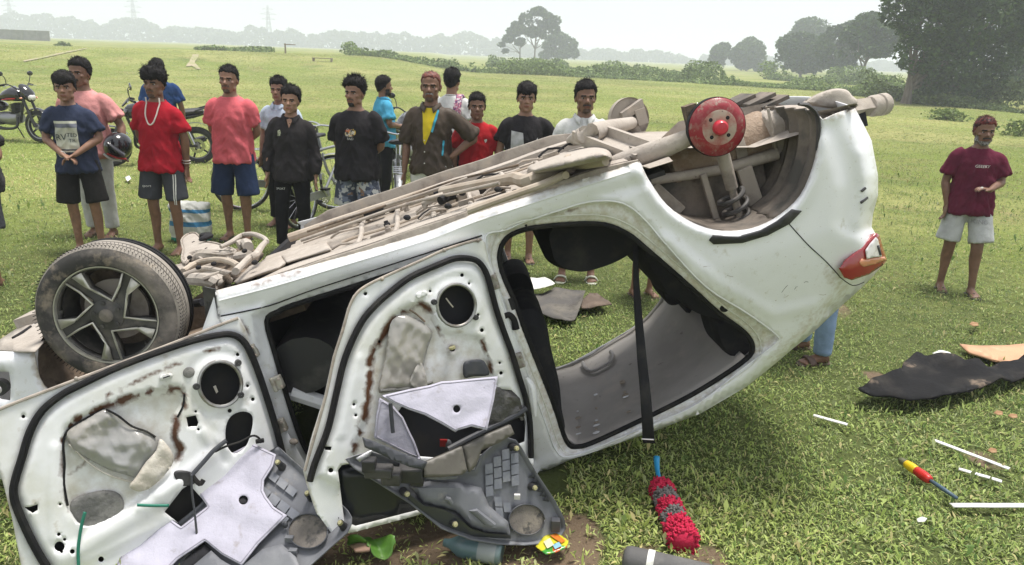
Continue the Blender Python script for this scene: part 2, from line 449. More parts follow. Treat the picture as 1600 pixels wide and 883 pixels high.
def blob_points(blobs, n, rng, gap=.42, gs=.9):
    """points in the outer part of overlapping ellipsoids, with clumps and gaps"""
    vol = np.array([b[1][0]*b[1][1]*b[1][2] for b in blobs])**.8; ch = rng.choice(len(blobs), n*2, p=vol/vol.sum())
    C = np.array([b[0] for b in blobs])[ch]; Rr = np.array([b[1] for b in blobs])[ch]
    d = rng.normal(size=(n*2, 3)); d /= np.linalg.norm(d, axis=1)[:, None]; rr_ = .45+.6*rng.random((n*2, 1))**.55
    P = C+d*Rr*rr_; nz = fbm(P*gs+3.3, 2); P = P[nz > gap]; return P[:n], d[nz > gap][:n]
LEAF = np.array([.052, .098, .024])
def tree(name, label, base, blobs, n, leaf, trunk_r, limbs, group=None, tone=LEAF, gap=.42, gs=.9, lean=(0, 0), seed=1, fork=.35, droop=0):
    rng = np.random.default_rng(seed); base = np.asarray(base, float)
    t = thing(name, label, 'tree', base, group)
    H = max(b[0][2] for b in blobs); top = np.array([lean[0], lean[1], H*.72])
    parts = [tube([base+(0, 0, -.3), base+top*.06, base+top*fork, base+top*.65, base+top], [trunk_r*1.45, trunk_r, trunk_r*.75, trunk_r*.45, trunk_r*.15], 9, 3)]
    for b in limbs:
        f = fork*(.8+.9*rng.random()); st = base+top*min(f, .8); en = base+np.asarray(b[0])
        md = .5*(st+en)+rng.normal(size=3)*.06*H*np.array([1, 1, .4]); parts.append(tube([st, md, en], [trunk_r*.5, trunk_r*.3, trunk_r*.1], 6, 3))
    obj('trunk', join(*parts), m_bark, t)
    P, d = blob_points([(base+np.asarray(c), r) for c, r in blobs], n, rng, gap, gs)
    tn = tone*(.65+.8*rng.random((len(P), 1)))*(.75+.6*fbm(P*.6, 2)[:, None]); tn = tn*(1+np.array([.35, .22, .0])*(rng.random((len(P), 1)) < .15))
    V, F, c = cards(P, leaf*(.6+.8*rng.random(len(P))), tn, .35, .6, rng, droop)
    obj('crown', (V, F), m_leaf, t, smooth=False, attrs={'tint': c}); return t
def px2m(px, D): return px*D/FPX
def tree_at(name, label, bx, by, D, blobs_px, n, leaf_px, trunk_px, group=None, **k):
    """blobs in photo pixels from the trunk foot: (dx, dy up, rx, rz)"""
    g = on_plane([(bx, by)], (0, D, 0), (0, 1, 0))[0]; g = np.array([g[0], D, float(gz(g[0], D))]); u = px2m(1, D)
    bl = [((dx*u, (hash((dx, dy)) % 7-3)*.12*rx*u, dy*u), (rx*u, rx*u*.95, rz*u)) for dx, dy, rx, rz in blobs_px]
    return tree(name, label, g, bl, n, leaf_px*u, trunk_px*u, bl, group, **k)
G3 = 'trees standing in the mid distance'
tree_at('tree', 'tallest tree of the hazy trio in the middle, open spreading crown', 835, 97, 210, [(-12, 60, 13, 11), (14, 60, 14, 12), (-6, 44, 14, 9), (-22, 50, 9, 8), (26, 46, 10, 10), (3, 71, 12, 7), (16, 40, 12, 8), (30, 60, 7, 7)], 4300, 4.2, 1.5, G3, seed=2, gap=.44, gs=.5, tone=LEAF*.75)
tree_at('tree', 'low open tree on the left side of the hazy trio', 812, 96, 214, [(-10, 42, 11, 7), (-18, 32, 9, 6), (2, 46, 9, 7), (0, 28, 9, 6), (-22, 14, 6, 4), (-28, 24, 6, 4), (-8, 52, 7, 5)], 2300, 4.2, 1.2, G3, seed=3, gap=.43, gs=.35, tone=LEAF*.8)
tree_at('tree', 'rounded bushy tree on the right side of the hazy trio', 868, 98, 230, [(2, 34, 16, 10), (18, 26, 14, 11), (-10, 24, 11, 9), (28, 14, 8, 7), (8, 14, 16, 8), (-16, 10, 10, 6)], 3800, 4.4, 1.3, G3, seed=4, gap=.36, gs=.3, tone=LEAF*.9)
tree_at('tree', 'small slender tree left of the round one beyond the hedge', 1122, 109, 205, [(0, 26, 14, 11), (-3, 16, 12, 9), (6, 34, 8, 6), (0, 8, 8, 7)], 2200, 5, 1.2, G3, seed=5, gap=.37, gs=.35, tone=LEAF*.8)
tree_at('tree', 'round full crowned tree standing alone beyond the hedge', 1166, 108, 205, [(0, 28, 22, 17), (10, 20, 18, 15), (-12, 22, 16, 14), (2, 40, 12, 8), (0, 12, 17, 10)], 4500, 5.2, 1.5, G3, seed=6, gap=.36, gs=.3, tone=LEAF*.8)
tree_at('tree', 'little dome shaped tree beside the round lone tree', 1196, 110, 200, [(0, 7, 13, 8), (8, 5, 9, 6), (-9, 5, 8, 6)], 1300, 4.5, .8, G3, seed=7, gap=.36, gs=.3, tone=LEAF*.8)
G4 = 'trees of the dark grove on the right'
tree_at('tree', 'tall pale hazy tree at the back of the right grove', 1258, 118, 190, [(0, 66, 26, 14), (-14, 55, 20, 13), (20, 58, 22, 14), (0, 40, 38, 16)], 4200, 5.5, 2, G4, seed=8, gap=.38, gs=.3, tone=LEAF*.9)
tree_at('tree', 'broad bushy tree forming the left end of the right grove', 1250, 122, 140, [(-12, 46, 26, 16), (14, 40, 26, 18), (-18, 26, 22, 14), (10, 20, 30, 14), (-4, 55, 18, 10)], 5200, 6, 2, G4, seed=9, gap=.34, gs=.4, tone=LEAF*.85)
tree_at('tree', 'spreading tree in the middle of the right grove', 1305, 126, 125, [(0, 60, 28, 18), (18, 68, 26, 16), (-14, 42, 24, 16), (22, 44, 28, 18), (4, 24, 26, 10)], 5600, 6, 2.4, G4, seed=10, gap=.36, gs=.45, tone=LEAF*.75)
tree_at('tree', 'forked tree with bare trunk next to the huge tree', 1343, 132, 100, [(8, 84, 30, 18), (-10, 66, 26, 18), (28, 70, 26, 20), (14, 52, 30, 14), (-22, 46, 16, 12)], 5600, 6, 3, G4, seed=11, gap=.41, gs=.6, tone=LEAF*.8, lean=(.6, 0))
tree_at('tree', 'huge dark tree with hanging foliage and leaning short trunk', 1417, 153, 47, [(10, 112, 46, 34), (70, 120, 60, 44), (30, 165, 66, 40), (-30, 140, 32, 34), (110, 140, 52, 44), (0, 75, 34, 30), (48, 66, 44, 42), (92, 62, 40, 44), (128, 84, 36, 46), (84, 26, 34, 26), (120, 38, 26, 28), (36, 32, 26, 20), (140, 150, 40, 40)], 26000, 6.5, 7, G4, seed=12, gap=.36, gs=1.0, tone=LEAF*.8, fork=.22, droop=.4)
tree_at('tree', 'paler leafy tree on the far right edge behind the huge tree', 1605, 150, 62, [(0, 60, 40, 46), (-28, 40, 28, 36), (20, 100, 50, 40), (-10, 120, 40, 30), (-30, 84, 22, 30), (0, 22, 44, 24), (40, 60, 50, 50)], 9500, 6.5, 4, G4, seed=13, gap=.36, gs=.8, tone=LEAF*1.05, droop=.3)

# hedgerow and ground cover
def shrubs(name, label, strips, n, size, tone, kind='stuff', cat='shrubs', seed=20):
    rng = np.random.default_rng(seed); Ps = []
    for (x0, y0, D0, x1, y1, D1, hpx, dep) in strips:
        m = int(n*abs(x1-x0)); t = rng.random(m); D = D0+(D1-D0)*t; pxx = x0+(x1-x0)*t
        g = on_plane(np.c_[pxx, np.full(m, 100)], (0, 0, 0), (0, 1, 0), D); X = g[:, 0]; Y = D+dep*(rng.random(m)-.3)
        cl = fbm(np.c_[X*.22, Y*.22, np.full(m, 2.)], 3); hh = hpx*D/FPX*(.18+1.2*sstep(cl, .36, .72)); Z = gz(X, Y)+hh*rng.random(m)**.7
        Ps.append((np.stack([X, Y, Z], 1), size*D/FPX))
    P = np.concatenate([p for p, _ in Ps]); s = np.concatenate([np.full(len(p), q) for p, q in Ps])
    tn = np.asarray(tone)*(.5+1.0*rng.random((len(P), 1)))*(.75+.5*fbm(P*.8, 2)[:, None])
    V, F, c = cards(P, s*(.6+.8*rng.random(len(P))), tn, .3, .65, rng)
    o = obj(name, (V, F), m_leaf, smooth=False, attrs={'tint': c}); tag(o, label, cat, None, kind)
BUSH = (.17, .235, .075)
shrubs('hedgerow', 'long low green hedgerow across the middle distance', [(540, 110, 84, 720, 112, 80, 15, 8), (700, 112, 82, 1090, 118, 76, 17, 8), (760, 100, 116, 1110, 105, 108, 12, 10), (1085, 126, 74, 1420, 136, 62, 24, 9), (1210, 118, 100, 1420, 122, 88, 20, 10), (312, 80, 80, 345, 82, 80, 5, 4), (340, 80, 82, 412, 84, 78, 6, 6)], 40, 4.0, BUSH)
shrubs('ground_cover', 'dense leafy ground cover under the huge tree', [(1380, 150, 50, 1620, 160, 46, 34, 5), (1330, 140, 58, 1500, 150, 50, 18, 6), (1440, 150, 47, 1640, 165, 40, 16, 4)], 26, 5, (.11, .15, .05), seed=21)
def bush(label, px, py, hpx, wpx, seed, n=500):
    rng = np.random.default_rng(seed); g = on_g(px, py); D = g[1]; u = D/FPX
    P = g+np.array([1, 1, 1])*np.c_[(rng.normal(size=n)*.35)*wpx*u, rng.normal(size=n)*.35*wpx*u, np.abs(rng.random(n))*hpx*u]
    P[:, 2] = g[2]+(P[:, 2]-g[2])*(1-.6*np.clip(np.abs(P[:, 0]-g[0])/(wpx*u), 0, 1))
    V, F, c = cards(P, 5*u*(.6+.8*rng.random(n)), np.array([.13, .18, .05])*(.6+.8*rng.random((n, 1))), .4, .7, rng)
    b = thing('bush', label, 'bush', g, 'small bushes in the field'); obj('foliage', (V, F), m_leaf, b, smooth=False, attrs={'tint': c})
    obj('stem', join(*[tube([g, g+np.array([rng.normal()*.2*wpx*u, 0, hpx*u*.7])], [.02, .008], 5) for _ in range(5)]), m_bark, b)
bush('small green bush in open grass just left of the maroon shirt man', 1478, 188, 18, 34, 31)
bush('leafy bush at the right edge behind the maroon shirt man', 1592, 212, 24, 44, 32)
bush('tiny bush standing on the far bank at left', 98, 72, 6, 14, 33, 120)

# far wood in the haze
def treeline():
    rng = np.random.default_rng(5); D = 620
    xs = np.array([-300, 0, 20, 50, 75, 100, 130, 160, 195, 235, 250, 290, 330, 365, 395, 415, 445, 480, 510, 545, 580, 610, 650, 690, 735, 775, 800, 860, 905, 945, 985, 1025, 1060, 1090, 1130, 1250, 1900])
    yt = np.array([30, 25, 20, 24, 24, 30, 33, 37, 30, 34, 46, 42, 47, 52, 44, 50, 47, 56, 50, 48, 54, 52, 58, 57, 54, 63, 70, 74, 80, 77, 83, 79, 86, 92, 84, 95, 120])
    n = 26000; px = rng.uniform(-300, 1750, n); top = np.interp(px, xs, yt)+(fbm(np.c_[px*.09, np.zeros(n), np.ones(n)], 3)-.5)*14
    base = 75+(px-800)*.0384+14; py = top+(base-top)*rng.random(n)**1.4
    dd = D+rng.uniform(-25, 25, n); P = on_plane(np.c_[px, py], (0, 0, 0), (0, 1, 0), dd); P[:, 2] = np.maximum(P[:, 2], .3)
    tn = np.array([.055, .075, .035])*(.6+.8*rng.random((n, 1)))
    V, F, c = cards(P, 3.4*(.6+.8*rng.random(n)), tn, .3, .75, rng)
    o = obj('far_wood', (V, F), m_leaf, smooth=False, attrs={'tint': c}); tag(o, 'distant hazy line of trees along the horizon', 'woodland', None, 'stuff')
treeline()

# pylons, wall, odd things far off
m_steel = mat('galvanised_steel', (.30, .31, .33), .6, .3, var=[((.22, .22, .23), 3, .4, .7)])
def pylon(label, px, top_py, D):
    base = on_plane([(px, 62)], (0, D, 0), (0, 1, 0))[0]; base[2] = float(gz(base[0], D)); tp = on_plane([(px, top_py)], (0, D, 0), (0, 1, 0))[0]; H = tp[2]-base[2]; b = H*.085
    t = thing('pylon', label, 'pylon', base, 'power line pylons on the horizon')
    cor = [(-1, -1), (1, -1), (1, 1), (-1, 1)]; lv = np.linspace(0, 1, 9); wid = lambda f: b*(1-.86*f**.8)
    P = lambda c, f: base+np.array([c[0]*wid(f), c[1]*wid(f), f*H])
    bars = [tube([P(c, 0), P(c, .5), P(c, 1)], .22, 5) for c in cor]
    for i in range(8):
        for k in range(4): bars.append(tube([P(cor[k], lv[i]), P(cor[(k+1) % 4], lv[i+1])], .13, 4)); bars.append(tube([P(cor[(k+1) % 4], lv[i]), P(cor[k], lv[i+1])], .13, 4))
    obj('mast', join(*bars), m_steel, t)
    for f, l in ((.66, .17), (.78, .21), (.90, .14)):
        q = base+np.array([0, 0, f*H]); obj('crossarm', join(tube([q-(l*H, 0, 0), q+(l*H, 0, 0)], .2, 5), tube([q-(l*H, 0, 0), q+(0, 0, .05*H), q+(l*H, 0, 0)], .14, 5)), m_steel, t)
pylon('faint pylon at the far left end of the power line', 22, -4, 600)
pylon('taller faint pylon above the left treeline', 213, -4, 600)
pylon('faint pylon standing right of the others over the treeline', 421, 8, 610)
pylon('smallest faint pylon barely showing above the treeline', 452, 42, 640)
m_conc = mat('grey_concrete', (.27, .26, .25), .9, var=[((.18, .18, .17), 1.2, .4, .7)], bump=(6, .4, .03))
def wall(label, x0, x1, D, zb, h, t=.25):
    c = on_plane([(x0, 60), (x1, 60)], (0, D, 0), (0, 1, 0)); L = c[1, 0]-c[0, 0]; o = thing('wall', label, 'wall', (c[0, 0]+L/2, D, zb)); o0 = np.array([c[0, 0], D, zb])
    n = 7
    for i in range(n): obj('panel', box(o0+(L*(i+.5)/n, 0, h/2), (L/n-.06, t, h)), m_conc, o)
    obj('coping', box(o0+(L/2, 0, h+.05), (L+.1, t+.12, .1)), m_conc, o)
wall('long low grey concrete wall on the far left skyline', -60, 78, 150, 1.0, 1.9)
m_wood = mat('weathered_wood', (.22, .17, .12), .9, var=[((.32, .27, .22), 5, .4, .7, 5, (1, 1, 6))])
def bench(label, px, py, wpx, D):
    c = on_plane([(px, py)], (0, D, 0), (0, 1, 0))[0]; c[2] = float(gz(c[0], D)); u = D/FPX; L = wpx*u
    b = thing('bench', label, 'bench', c); obj('seat', box(c+(0, 0, .26), (L, .4, .06)), m_wood, b)
    for s in (-1, 1): obj('leg', box(c+(s*L*.45, 0, .11), (.1, .34, .26)), m_wood, b)
bench('low wooden bench on the bank far behind the crowd', 504, 95, 30, 62)
def post(label, px, D, h):
    c = on_plane([(px, 80)], (0, D, 0), (0, 1, 0))[0]; c[2] = float(gz(c[0], D)); o = thing('post', label, 'post', c)
    obj('shaft', tube([c, c+(0, 0, h)], [.09, .07], 7), m_wood, o); obj('rail', box(c+(.45, 0, h-.1), (1.1, .09, .09)), m_wood, o)
post('thin wooden post with side rail on the bank', 446, 74, .95)

# ================================================================== overturned car
PSI, TH, RHO = rad(5), rad(20), rad(-2.3)
ca = np.array([math.cos(PSI)*math.cos(TH), math.sin(PSI)*math.cos(TH), math.sin(TH)])
_w0 = np.array([-math.sin(PSI), math.cos(PSI), 0]); _v0 = np.cross(ca, _w0)
cw = math.cos(RHO)*_w0+math.sin(RHO)*_v0; cv = math.cos(RHO)*_v0-math.sin(RHO)*_w0     # into the car, towards its floor (up)
CO = on_plane([(165, 494)], (0, 2.80, 0), (0, 1, 0))[0]                                # outer face centre of the front wheel
def S(P, w_=0.0): return on_plane(P, CO, cw, w_)                  # car side plane, w_ metres into the car
def U(P, h): return on_plane(P, CO, cv, h)                        # plane parallel to the car's floor
def loc(V): V = np.atleast_2d(V)-CO; return np.c_[V @ ca, V @ cw, V @ cv]
def L3(s, w_, h): return CO+s*ca+w_*cw+h*cv
SILL = [(337, 454), (422, 432), (510, 407), (605, 380), (660, 364), (737, 334), (875, 289), (999, 252)]
H0 = float(np.median(loc(S(SILL, .02))[:, 2]))                    # height of the sill edge over the wheel centre
car = thing('overturned_car', 'stripped white hatchback lying on its roof with doors hanging open', 'car', CO*np.array([1, 1, 0])+(1.0, .8, 0))

m_white = mat('white_paint', (.80, .81, .83), .30, coat=.5, var=[((.70, .71, .71), 2.2, .48, .74, 6), ((.60, .59, .54), 18, .60, .76, 6), ((.34, .28, .20), 95, .68, .75, 3)],
              attrs=[('dust', (.46, .40, .31), 38), ('rust', (.105, .042, .02), 24)], bump=(5, .05, .02))
m_jamb = mat('jamb_paint', (.70, .71, .66), .5, var=[((.52, .51, .45), 4, .42, .7, 6), ((.33, .28, .2), 20, .62, .8, 5)], attrs=[('dust', (.40, .33, .25), 14), ('rust', (.12, .05, .022), 40)], bump=(9, .08, .02))
m_under = mat('dusty_underbody', (.40, .36, .315), .92, var=[((.34, .30, .26), 3, .42, .68, 6), ((.47, .425, .375), 30, .5, .72, 6), ((.19, .165, .145), 60, .62, .74, 4)], bump=(60, .5, .008), spec=.15)
m_under2 = mat('dusty_metal', (.36, .32, .275), .85, var=[((.22, .19, .165), 9, .46, .66, 6), ((.45, .38, .31), 14, .52, .75, 6)], bump=(55, .3, .008), spec=.2)
m_pipe = mat('dusty_pipe', (.42, .365, .30), .85, var=[((.34, .275, .215), 9, .4, .7, 6), ((.20, .16, .13), 17, .62, .8, 5)], bump=(60, .2, .006), spec=.2)
m_rubber = mat('black_rubber', (.010, .010, .011), .7, var=[((.032, .030, .027), 9, .5, .75, 5)], spec=.2)
m_blackpl = mat('black_plastic', (.03, .03, .032), .5, var=[((.09, .085, .08), 6, .52, .75, 6)], spec=.4)
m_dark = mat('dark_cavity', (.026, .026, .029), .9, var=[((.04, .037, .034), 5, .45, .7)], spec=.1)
m_fabric = mat('black_fabric', (.022, .022, .025), .92, var=[((.05, .048, .045), 7, .5, .75, 5)], bump=(160, .4, .003), spec=.15)
m_liner = mat('grey_headliner', (.50, .475, .445), .9, var=[((.38, .355, .33), 2.2, .4, .68, 6), ((.56, .51, .46), 5, .52, .75, 6), ((.16, .145, .13), 14, .66, .78, 5)], bump=(120, .25, .003), spec=.15)
m_grey = mat('grey_trim', (.135, .14, .155), .55, var=[((.20, .205, .215), 5, .45, .7, 6), ((.30, .28, .25), 13, .60, .8, 6), ((.06, .06, .065), 9, .6, .8)], spec=.4, bump=(70, .1, .004))
m_greydk = mat('dark_trim', (.05, .053, .062), .5, var=[((.11, .105, .10), 7, .52, .78, 6)], spec=.4)
m_clip = mat('brass_clip', (.45, .42, .24), .45, .5)
m_steel2 = mat('bare_steel', (.35, .35, .34), .4, .8, var=[((.2, .15, .1), 14, .5, .75)])

def dcurve(V): return V
SILLA = np.array(SILL, float)
ARCH = [(1000, 251), (1008, 270), (1019, 289), (1042, 320), (1077, 345), (1115, 359), (1154, 360), (1185, 353), (1219, 335), (1250, 305), (1269, 262), (1277, 224), (1277, 189), (1270, 172)]
ARCHS = spline(ARCH, 3)
REAR = [(1285, 187), (1310, 176), (1335, 167), (1343, 182), (1362, 220), (1372, 274), (1372, 305), (1364, 335), (1362, 355), (1372, 372), (1384, 408), (1369, 426), (1360, 436), (1335, 460)]
ROOFE = [(1305, 487), (1268, 522), (1240, 544), (1213, 567), (1168, 603), (1095, 646), (1032, 670), (941, 702), (887, 720), (845, 740)]
BODY = np.array(list(SILL)+list(ARCHS[1:-1])+REAR+ROOFE+[(770, 762), (646, 800), (560, 826), (520, 800), (470, 740), (420, 660), (385, 570), (352, 515), (340, 490)], float)
OPEN = spline([(780, 402), (787, 377), (808, 362), (851, 353), (932, 349), (977, 363), (1014, 392), (1077, 447), (1122, 488), (1163, 519), (1176, 542), (1166, 561), (1122, 592), (1077, 619), (1032, 642), (986, 664), (932, 689), (903, 698), (885, 689), (864, 628), (823, 524), (805, 474), (787, 433)], 4, True)
FLANGE = spline([(757, 370), (790, 358), (820, 345), (875, 327), (916, 315), (957, 313), (985, 322), (1012, 346), (1041, 380), (1104, 447), (1168, 488), (1214, 522), (1216, 535), (1190, 556), (1158, 580), (1095, 630), (1032, 660), (941, 697), (890, 715), (868, 706), (850, 660), (800, 520), (770, 430)], 4, True)
FOPEN = spline([(417, 502), (435, 487), (460, 476), (570, 442), (680, 405), (730, 392), (745, 420), (775, 520), (805, 640), (820, 715), (760, 745), (640, 782), (570, 795), (530, 770), (480, 706), (453, 635), (432, 560)], 4, True)
FFLANGE = [(392, 492), (430, 466), (560, 424), (700, 382), (752, 366), (790, 520), (836, 720), (760, 756), (640, 792), (560, 812), (500, 760), (440, 680), (405, 580)]
BEAK = [(1108, 372), (1150, 374), (1195, 362), (1240, 335)]
def body_off(P):
    base = S(P, 0); h = loc(base)[:, 2]
    o = np.zeros(len(P))
    o += .035*np.clip(1-segdist(P, SILLA)/14, 0, 1)**2                       # sill tucks under
    o += .012*sstep(segdist(P, SILLA+np.array([6, 34])), 12, 3)              # groove under the sill bulge
    d = sdist(P, FLANGE); o += .034*sstep(d, 0, 6)
    d2 = sdist(P, OPEN); o += .018*sstep(d2, -17, -11)+.022*sstep(d2, -7, -1)
    d = sdist(P, np.array(FFLANGE)); o += .030*sstep(d, 0, 8); d2 = sdist(P, FOPEN); o += .03*sstep(d2, -14, -2)
    o += .17*np.clip((-.62-h)/.5, 0, 1.2)**1.4                              # tumblehome towards the roof
    dr = segdist(P, np.array(REAR[2:]+ROOFE[:1])); o += .12*np.clip(1-dr/38, 0, 1)**2.2
    rr_ = segdist(P, np.array(ROOFE)); o += .05*np.clip(1-rr_/16, 0, 1)**2*(d2 < -2)
    o -= .016*sstep(segdist(P, ARCHS), 26, 6)*(1-sstep(segdist(P, np.array(REAR)), 40, 10))
    o += .030*np.clip(1-segdist(P, ARCHS)/7, 0, 1)
    o -= .012*sstep(segdist(P, np.array([(1040, 372), (1120, 440), (1210, 492), (1300, 470)])), 15, 0)    # shoulder crease
    o += .020*sstep(segdist(P, np.array([(1310, 200), (1336, 290), (1330, 345)])), 34, 4)                  # dented bumper
    o -= .014*sstep(segdist(P, np.array([(1345, 240), (1352, 300), (1340, 350)])), 14, 2)
    o += .006*(fbm(np.c_[P*.012, np.zeros(len(P))], 2)-.5)
    return o
def clampz(V, z0=.012): V = np.array(V); V[:, 2] = np.maximum(V[:, 2], z0); return V
def inset(poly, d):
    P = np.asarray(poly, float); t = np.roll(P, -1, 0)-np.roll(P, 1, 0); n = np.c_[-t[:, 1], t[:, 0]]/(np.linalg.norm(t, axis=1)[:, None]+1e-9)
    if not inpoly(P[:1]+n[:1]*.5, P)[0]: n = -n
    Q = P+n*d; sd = sdist(Q, P); return Q[(sd > d*.8) if d > 0 else (sd < d*.8)]
def car_sheet(name, outer, holes, off, m, step=9, fine=6, breaks=(), t=.004, parent=car, attrs=None, mirror=None):
    P, T = sheet2d(outer, holes, breaks, step, fine); V = clampz(S(P, off(P)))
    if mirror is not None:
        l = loc(V); V = np.array([L3(a_, mirror-b_, c_) for a_, b_, c_ in l])
    V = clampz(V); T = orient(V, T, CAMN if mirror is None else CAMN+np.array([0, 60, 0]))
    o = obj(name, (V, T), m, parent, attrs=(attrs(P) if attrs else None)); mod_solid(o, t); return o
def body_attr(P):
    d = np.clip(1-segdist(P, SILLA)/22, 0, 1)*.5; d = np.maximum(d, .44*sstep(sdist(P, FLANGE), -2, 6)); d = np.maximum(d, .62*np.clip(1-segdist(P, np.array([(1270, 175), (1300, 182), (1335, 170)]))/16, 0, 1))
    d = np.maximum(d, .42*np.clip(1-segdist(P, np.array([(1290, 425), (1320, 450), (1250, 520), (1210, 560)]))/30, 0, 1)); d = np.maximum(d, .35*np.clip(1-segdist(P, ARCHS)/12, 0, 1))
    d = np.maximum(d, .45*np.clip(1-segdist(P, np.array([(350, 455), (460, 425), (500, 412)]))/20, 0, 1))
    r = .62*np.clip(1-segdist(P, np.array([(395, 447), (440, 432), (468, 424)]))/10, 0, 1); r = np.maximum(r, .6*np.clip(1-segdist(P, np.array([(885, 329), (905, 326)]))/6, 0, 1))
    r = np.maximum(r, .6*np.clip(1-segdist(P, np.array([(378, 500), (388, 520), (392, 540)]))/6, 0, 1))
    return {'dust': d, 'rust': r}
CARW = 1.62
body = car_sheet('body_side', BODY, [OPEN, FOPEN], body_off, m_white, 8, 5, breaks=[FLANGE, inset(FLANGE, 3), inset(FLANGE, 7), inset(OPEN, -7), inset(OPEN, -12), inset(OPEN, -17), np.array(FFLANGE, float), inset(np.array(FFLANGE, float), 8)], attrs=body_attr)
farb = car_sheet('body_side', BODY, [OPEN, FOPEN], body_off, m_white, step=18, fine=12, mirror=CARW)
# front opening of the far side is shut
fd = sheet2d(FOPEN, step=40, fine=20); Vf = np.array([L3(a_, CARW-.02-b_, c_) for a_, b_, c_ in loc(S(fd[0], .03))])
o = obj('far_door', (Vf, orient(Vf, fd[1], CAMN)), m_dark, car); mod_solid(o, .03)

# rubber seals round the openings
def seal(name, P, fn, r=.011, closed=True, parent=car, m=m_rubber, n=8, sm=0, flat=1.0):
    return obj(name, tube(fn(np.array(P, float)), r, n, sm=sm, closed=closed, flat=flat), m, parent)
seal('door_seal', OPEN, lambda P: S(P, body_off(P)-.004), .0125)
seal('door_seal', FOPEN, lambda P: S(P, body_off(P)-.004), .012)
# black plastic lip on the wheel arch, panel gap, scuffs
beak = np.array([(1108, 376), (1114, 369), (1154, 371), (1190, 361), (1215, 347), (1239, 328), (1253, 330), (1234, 350), (1200, 368), (1160, 380), (1115, 382)], float)
P, T = sheet2d(beak, step=6); V = S(P, body_off(P)-.006); o = obj('arch_lip', (V, orient(V, T, CAMN)), m_blackpl, car); mod_solid(o, .01)
def line_on_side(name, P, r, m, lift=.001): return obj(name, tube(S(np.array(P, float), body_off(np.array(P, float))-lift), r, 6), m, car)
line_on_side('panel_gap', spline([(1233, 350), (1262, 382), (1290, 408), (1311, 431)], 5), .0022, m_dark)
line_on_side('panel_gap', spline([(1311, 432), (1332, 446), (1350, 441)], 5), .002, m_dark)
for q in ([(1346, 299), (1352, 294)], [(1345, 317), (1355, 309)]): line_on_side('scuff_mark', [q[0], ((q[0][0]+q[1][0])/2, (q[0][1]+q[1][1])/2), q[1]], .006, m_blackpl)
line_on_side('sill_crease', spline([(345, 494), (420, 478), (480, 456), (560, 430), (700, 385), (753, 368)], 4), .003, m_dark, .004)

# tail lamp
m_red = mat('red_lens', (.27, .008, .014), .12, coat=1, spec=.6, var=[((.25, .01, .012), 6, .45, .65)])
m_clear = mat('clear_lens', (.74, .72, .72), .1, coat=1, var=[((.55, .52, .52), 22, .45, .6)])
m_orange = mat('amber_lens', (.60, .24, .13), .2, coat=1)
LAMP = [(1311, 420), (1322, 405), (1348, 386), (1369, 364), (1374, 367), (1380, 388), (1386, 407), (1379, 415), (1358, 429), (1331, 438), (1319, 434)]
def lampoff(P, l=.0): u = (P[:, 0]-1311)/75; return .010-l+.095*u*u-.010*np.sqrt(np.clip(sdist(P, np.array(LAMP, float))/18, 0, 1))
def lens(name, poly, m, l, parent, rim=.016):
    P, T = sheet2d(np.array(poly, float), step=3); V = S(P, lampoff(P, l)); o = obj(name, (V, orient(V, T, CAMN)), m, parent); mod_solid(o, rim); return o
tl = lens('tail_light', LAMP, m_red, 0, car, .03)
lens('amber_lens', [(1343, 410), (1347, 404), (1352, 406), (1382, 401), (1385, 406), (1366, 413), (1350, 417), (1345, 414)], m_orange, .002, tl, .003)
lens('clear_lens', [(1353, 391), (1360, 381), (1369, 371), (1372, 374), (1376, 390), (1378, 401), (1366, 402), (1355, 405), (1354, 398)], m_clear, .010, tl, .004)
lens('lens_bar', [(1371, 384), (1374, 383), (1378, 398), (1375, 399)], m_blackpl, .014, tl, .003)

# rear end face, roof skin, hood, nose: the shell away from the camera
def strip(Pa, Pb, n=8, bulge=0.0, bdir=None):
    A = np.asarray(Pa); B = np.asarray(Pb); V = []; m = len(A)
    for i in range(n+1):
        t = i/n; q = A*(1-t)+B*t
        if bulge: q = q+np.asarray(bdir)*bulge*math.sin(math.pi*t)
        V.append(q)
    V = np.concatenate(V); F = [(i*m+k, i*m+k+1, (i+1)*m+k+1, (i+1)*m+k) for i in range(n) for k in range(m-1)]
    return V, F
def mirr(V): l = loc(V); return np.array([L3(a_, CARW-b_, c_) for a_, b_, c_ in l])
re_ = np.array(REAR[2:]+ROOFE[:3], float); rn = S(re_, body_off(re_)); o = obj('rear_bumper', strip(rn, mirr(rn), 12, .10, ca), m_white, car); mod_solid(o, .006)
ro = np.array(ROOFE[2:]+[(770, 762), (646, 800), (560, 826)], float); rn = S(ro, body_off(ro)); rv, rf = strip(rn, mirr(rn), 12, .05, -cv); o = obj('roof', (clampz(rv, .008), rf), m_white, car); mod_solid(o, .004)
hood = strip([L3(-.62, .10, -.36), L3(-.2, .06, -.44), L3(.3, .08, -.52), L3(.52, .10, -.60)], [L3(-.62, CARW-.10, -.36), L3(-.2, CARW-.06, -.44), L3(.3, CARW-.08, -.52), L3(.52, CARW-.1, -.60)], 8, .05, -cv)
o = obj('hood', hood, m_white, car); mod_solid(o, .02)
for w_ in (.13, CARW-.13): obj('windscreen_pillar', tube([L3(.52, w_, -.60), L3(.8, w_+(.06 if w_ < 1 else -.06), -.86), L3(1.1, w_+(.1 if w_ < 1 else -.1), -1.06)], .035, 8, 4), m_white, car)
obj('bulkhead', box(L3(.40, CARW/2, -.36), (.04, CARW-.2, .50), [ca, cw, cv]), m_dark, car)
obj('dashboard', loft([(L3(.62, w_, -.50), .16, .13, ca, cv) for w_ in (.12, .2, 1.4, 1.5)], 16), m_blackpl, car)

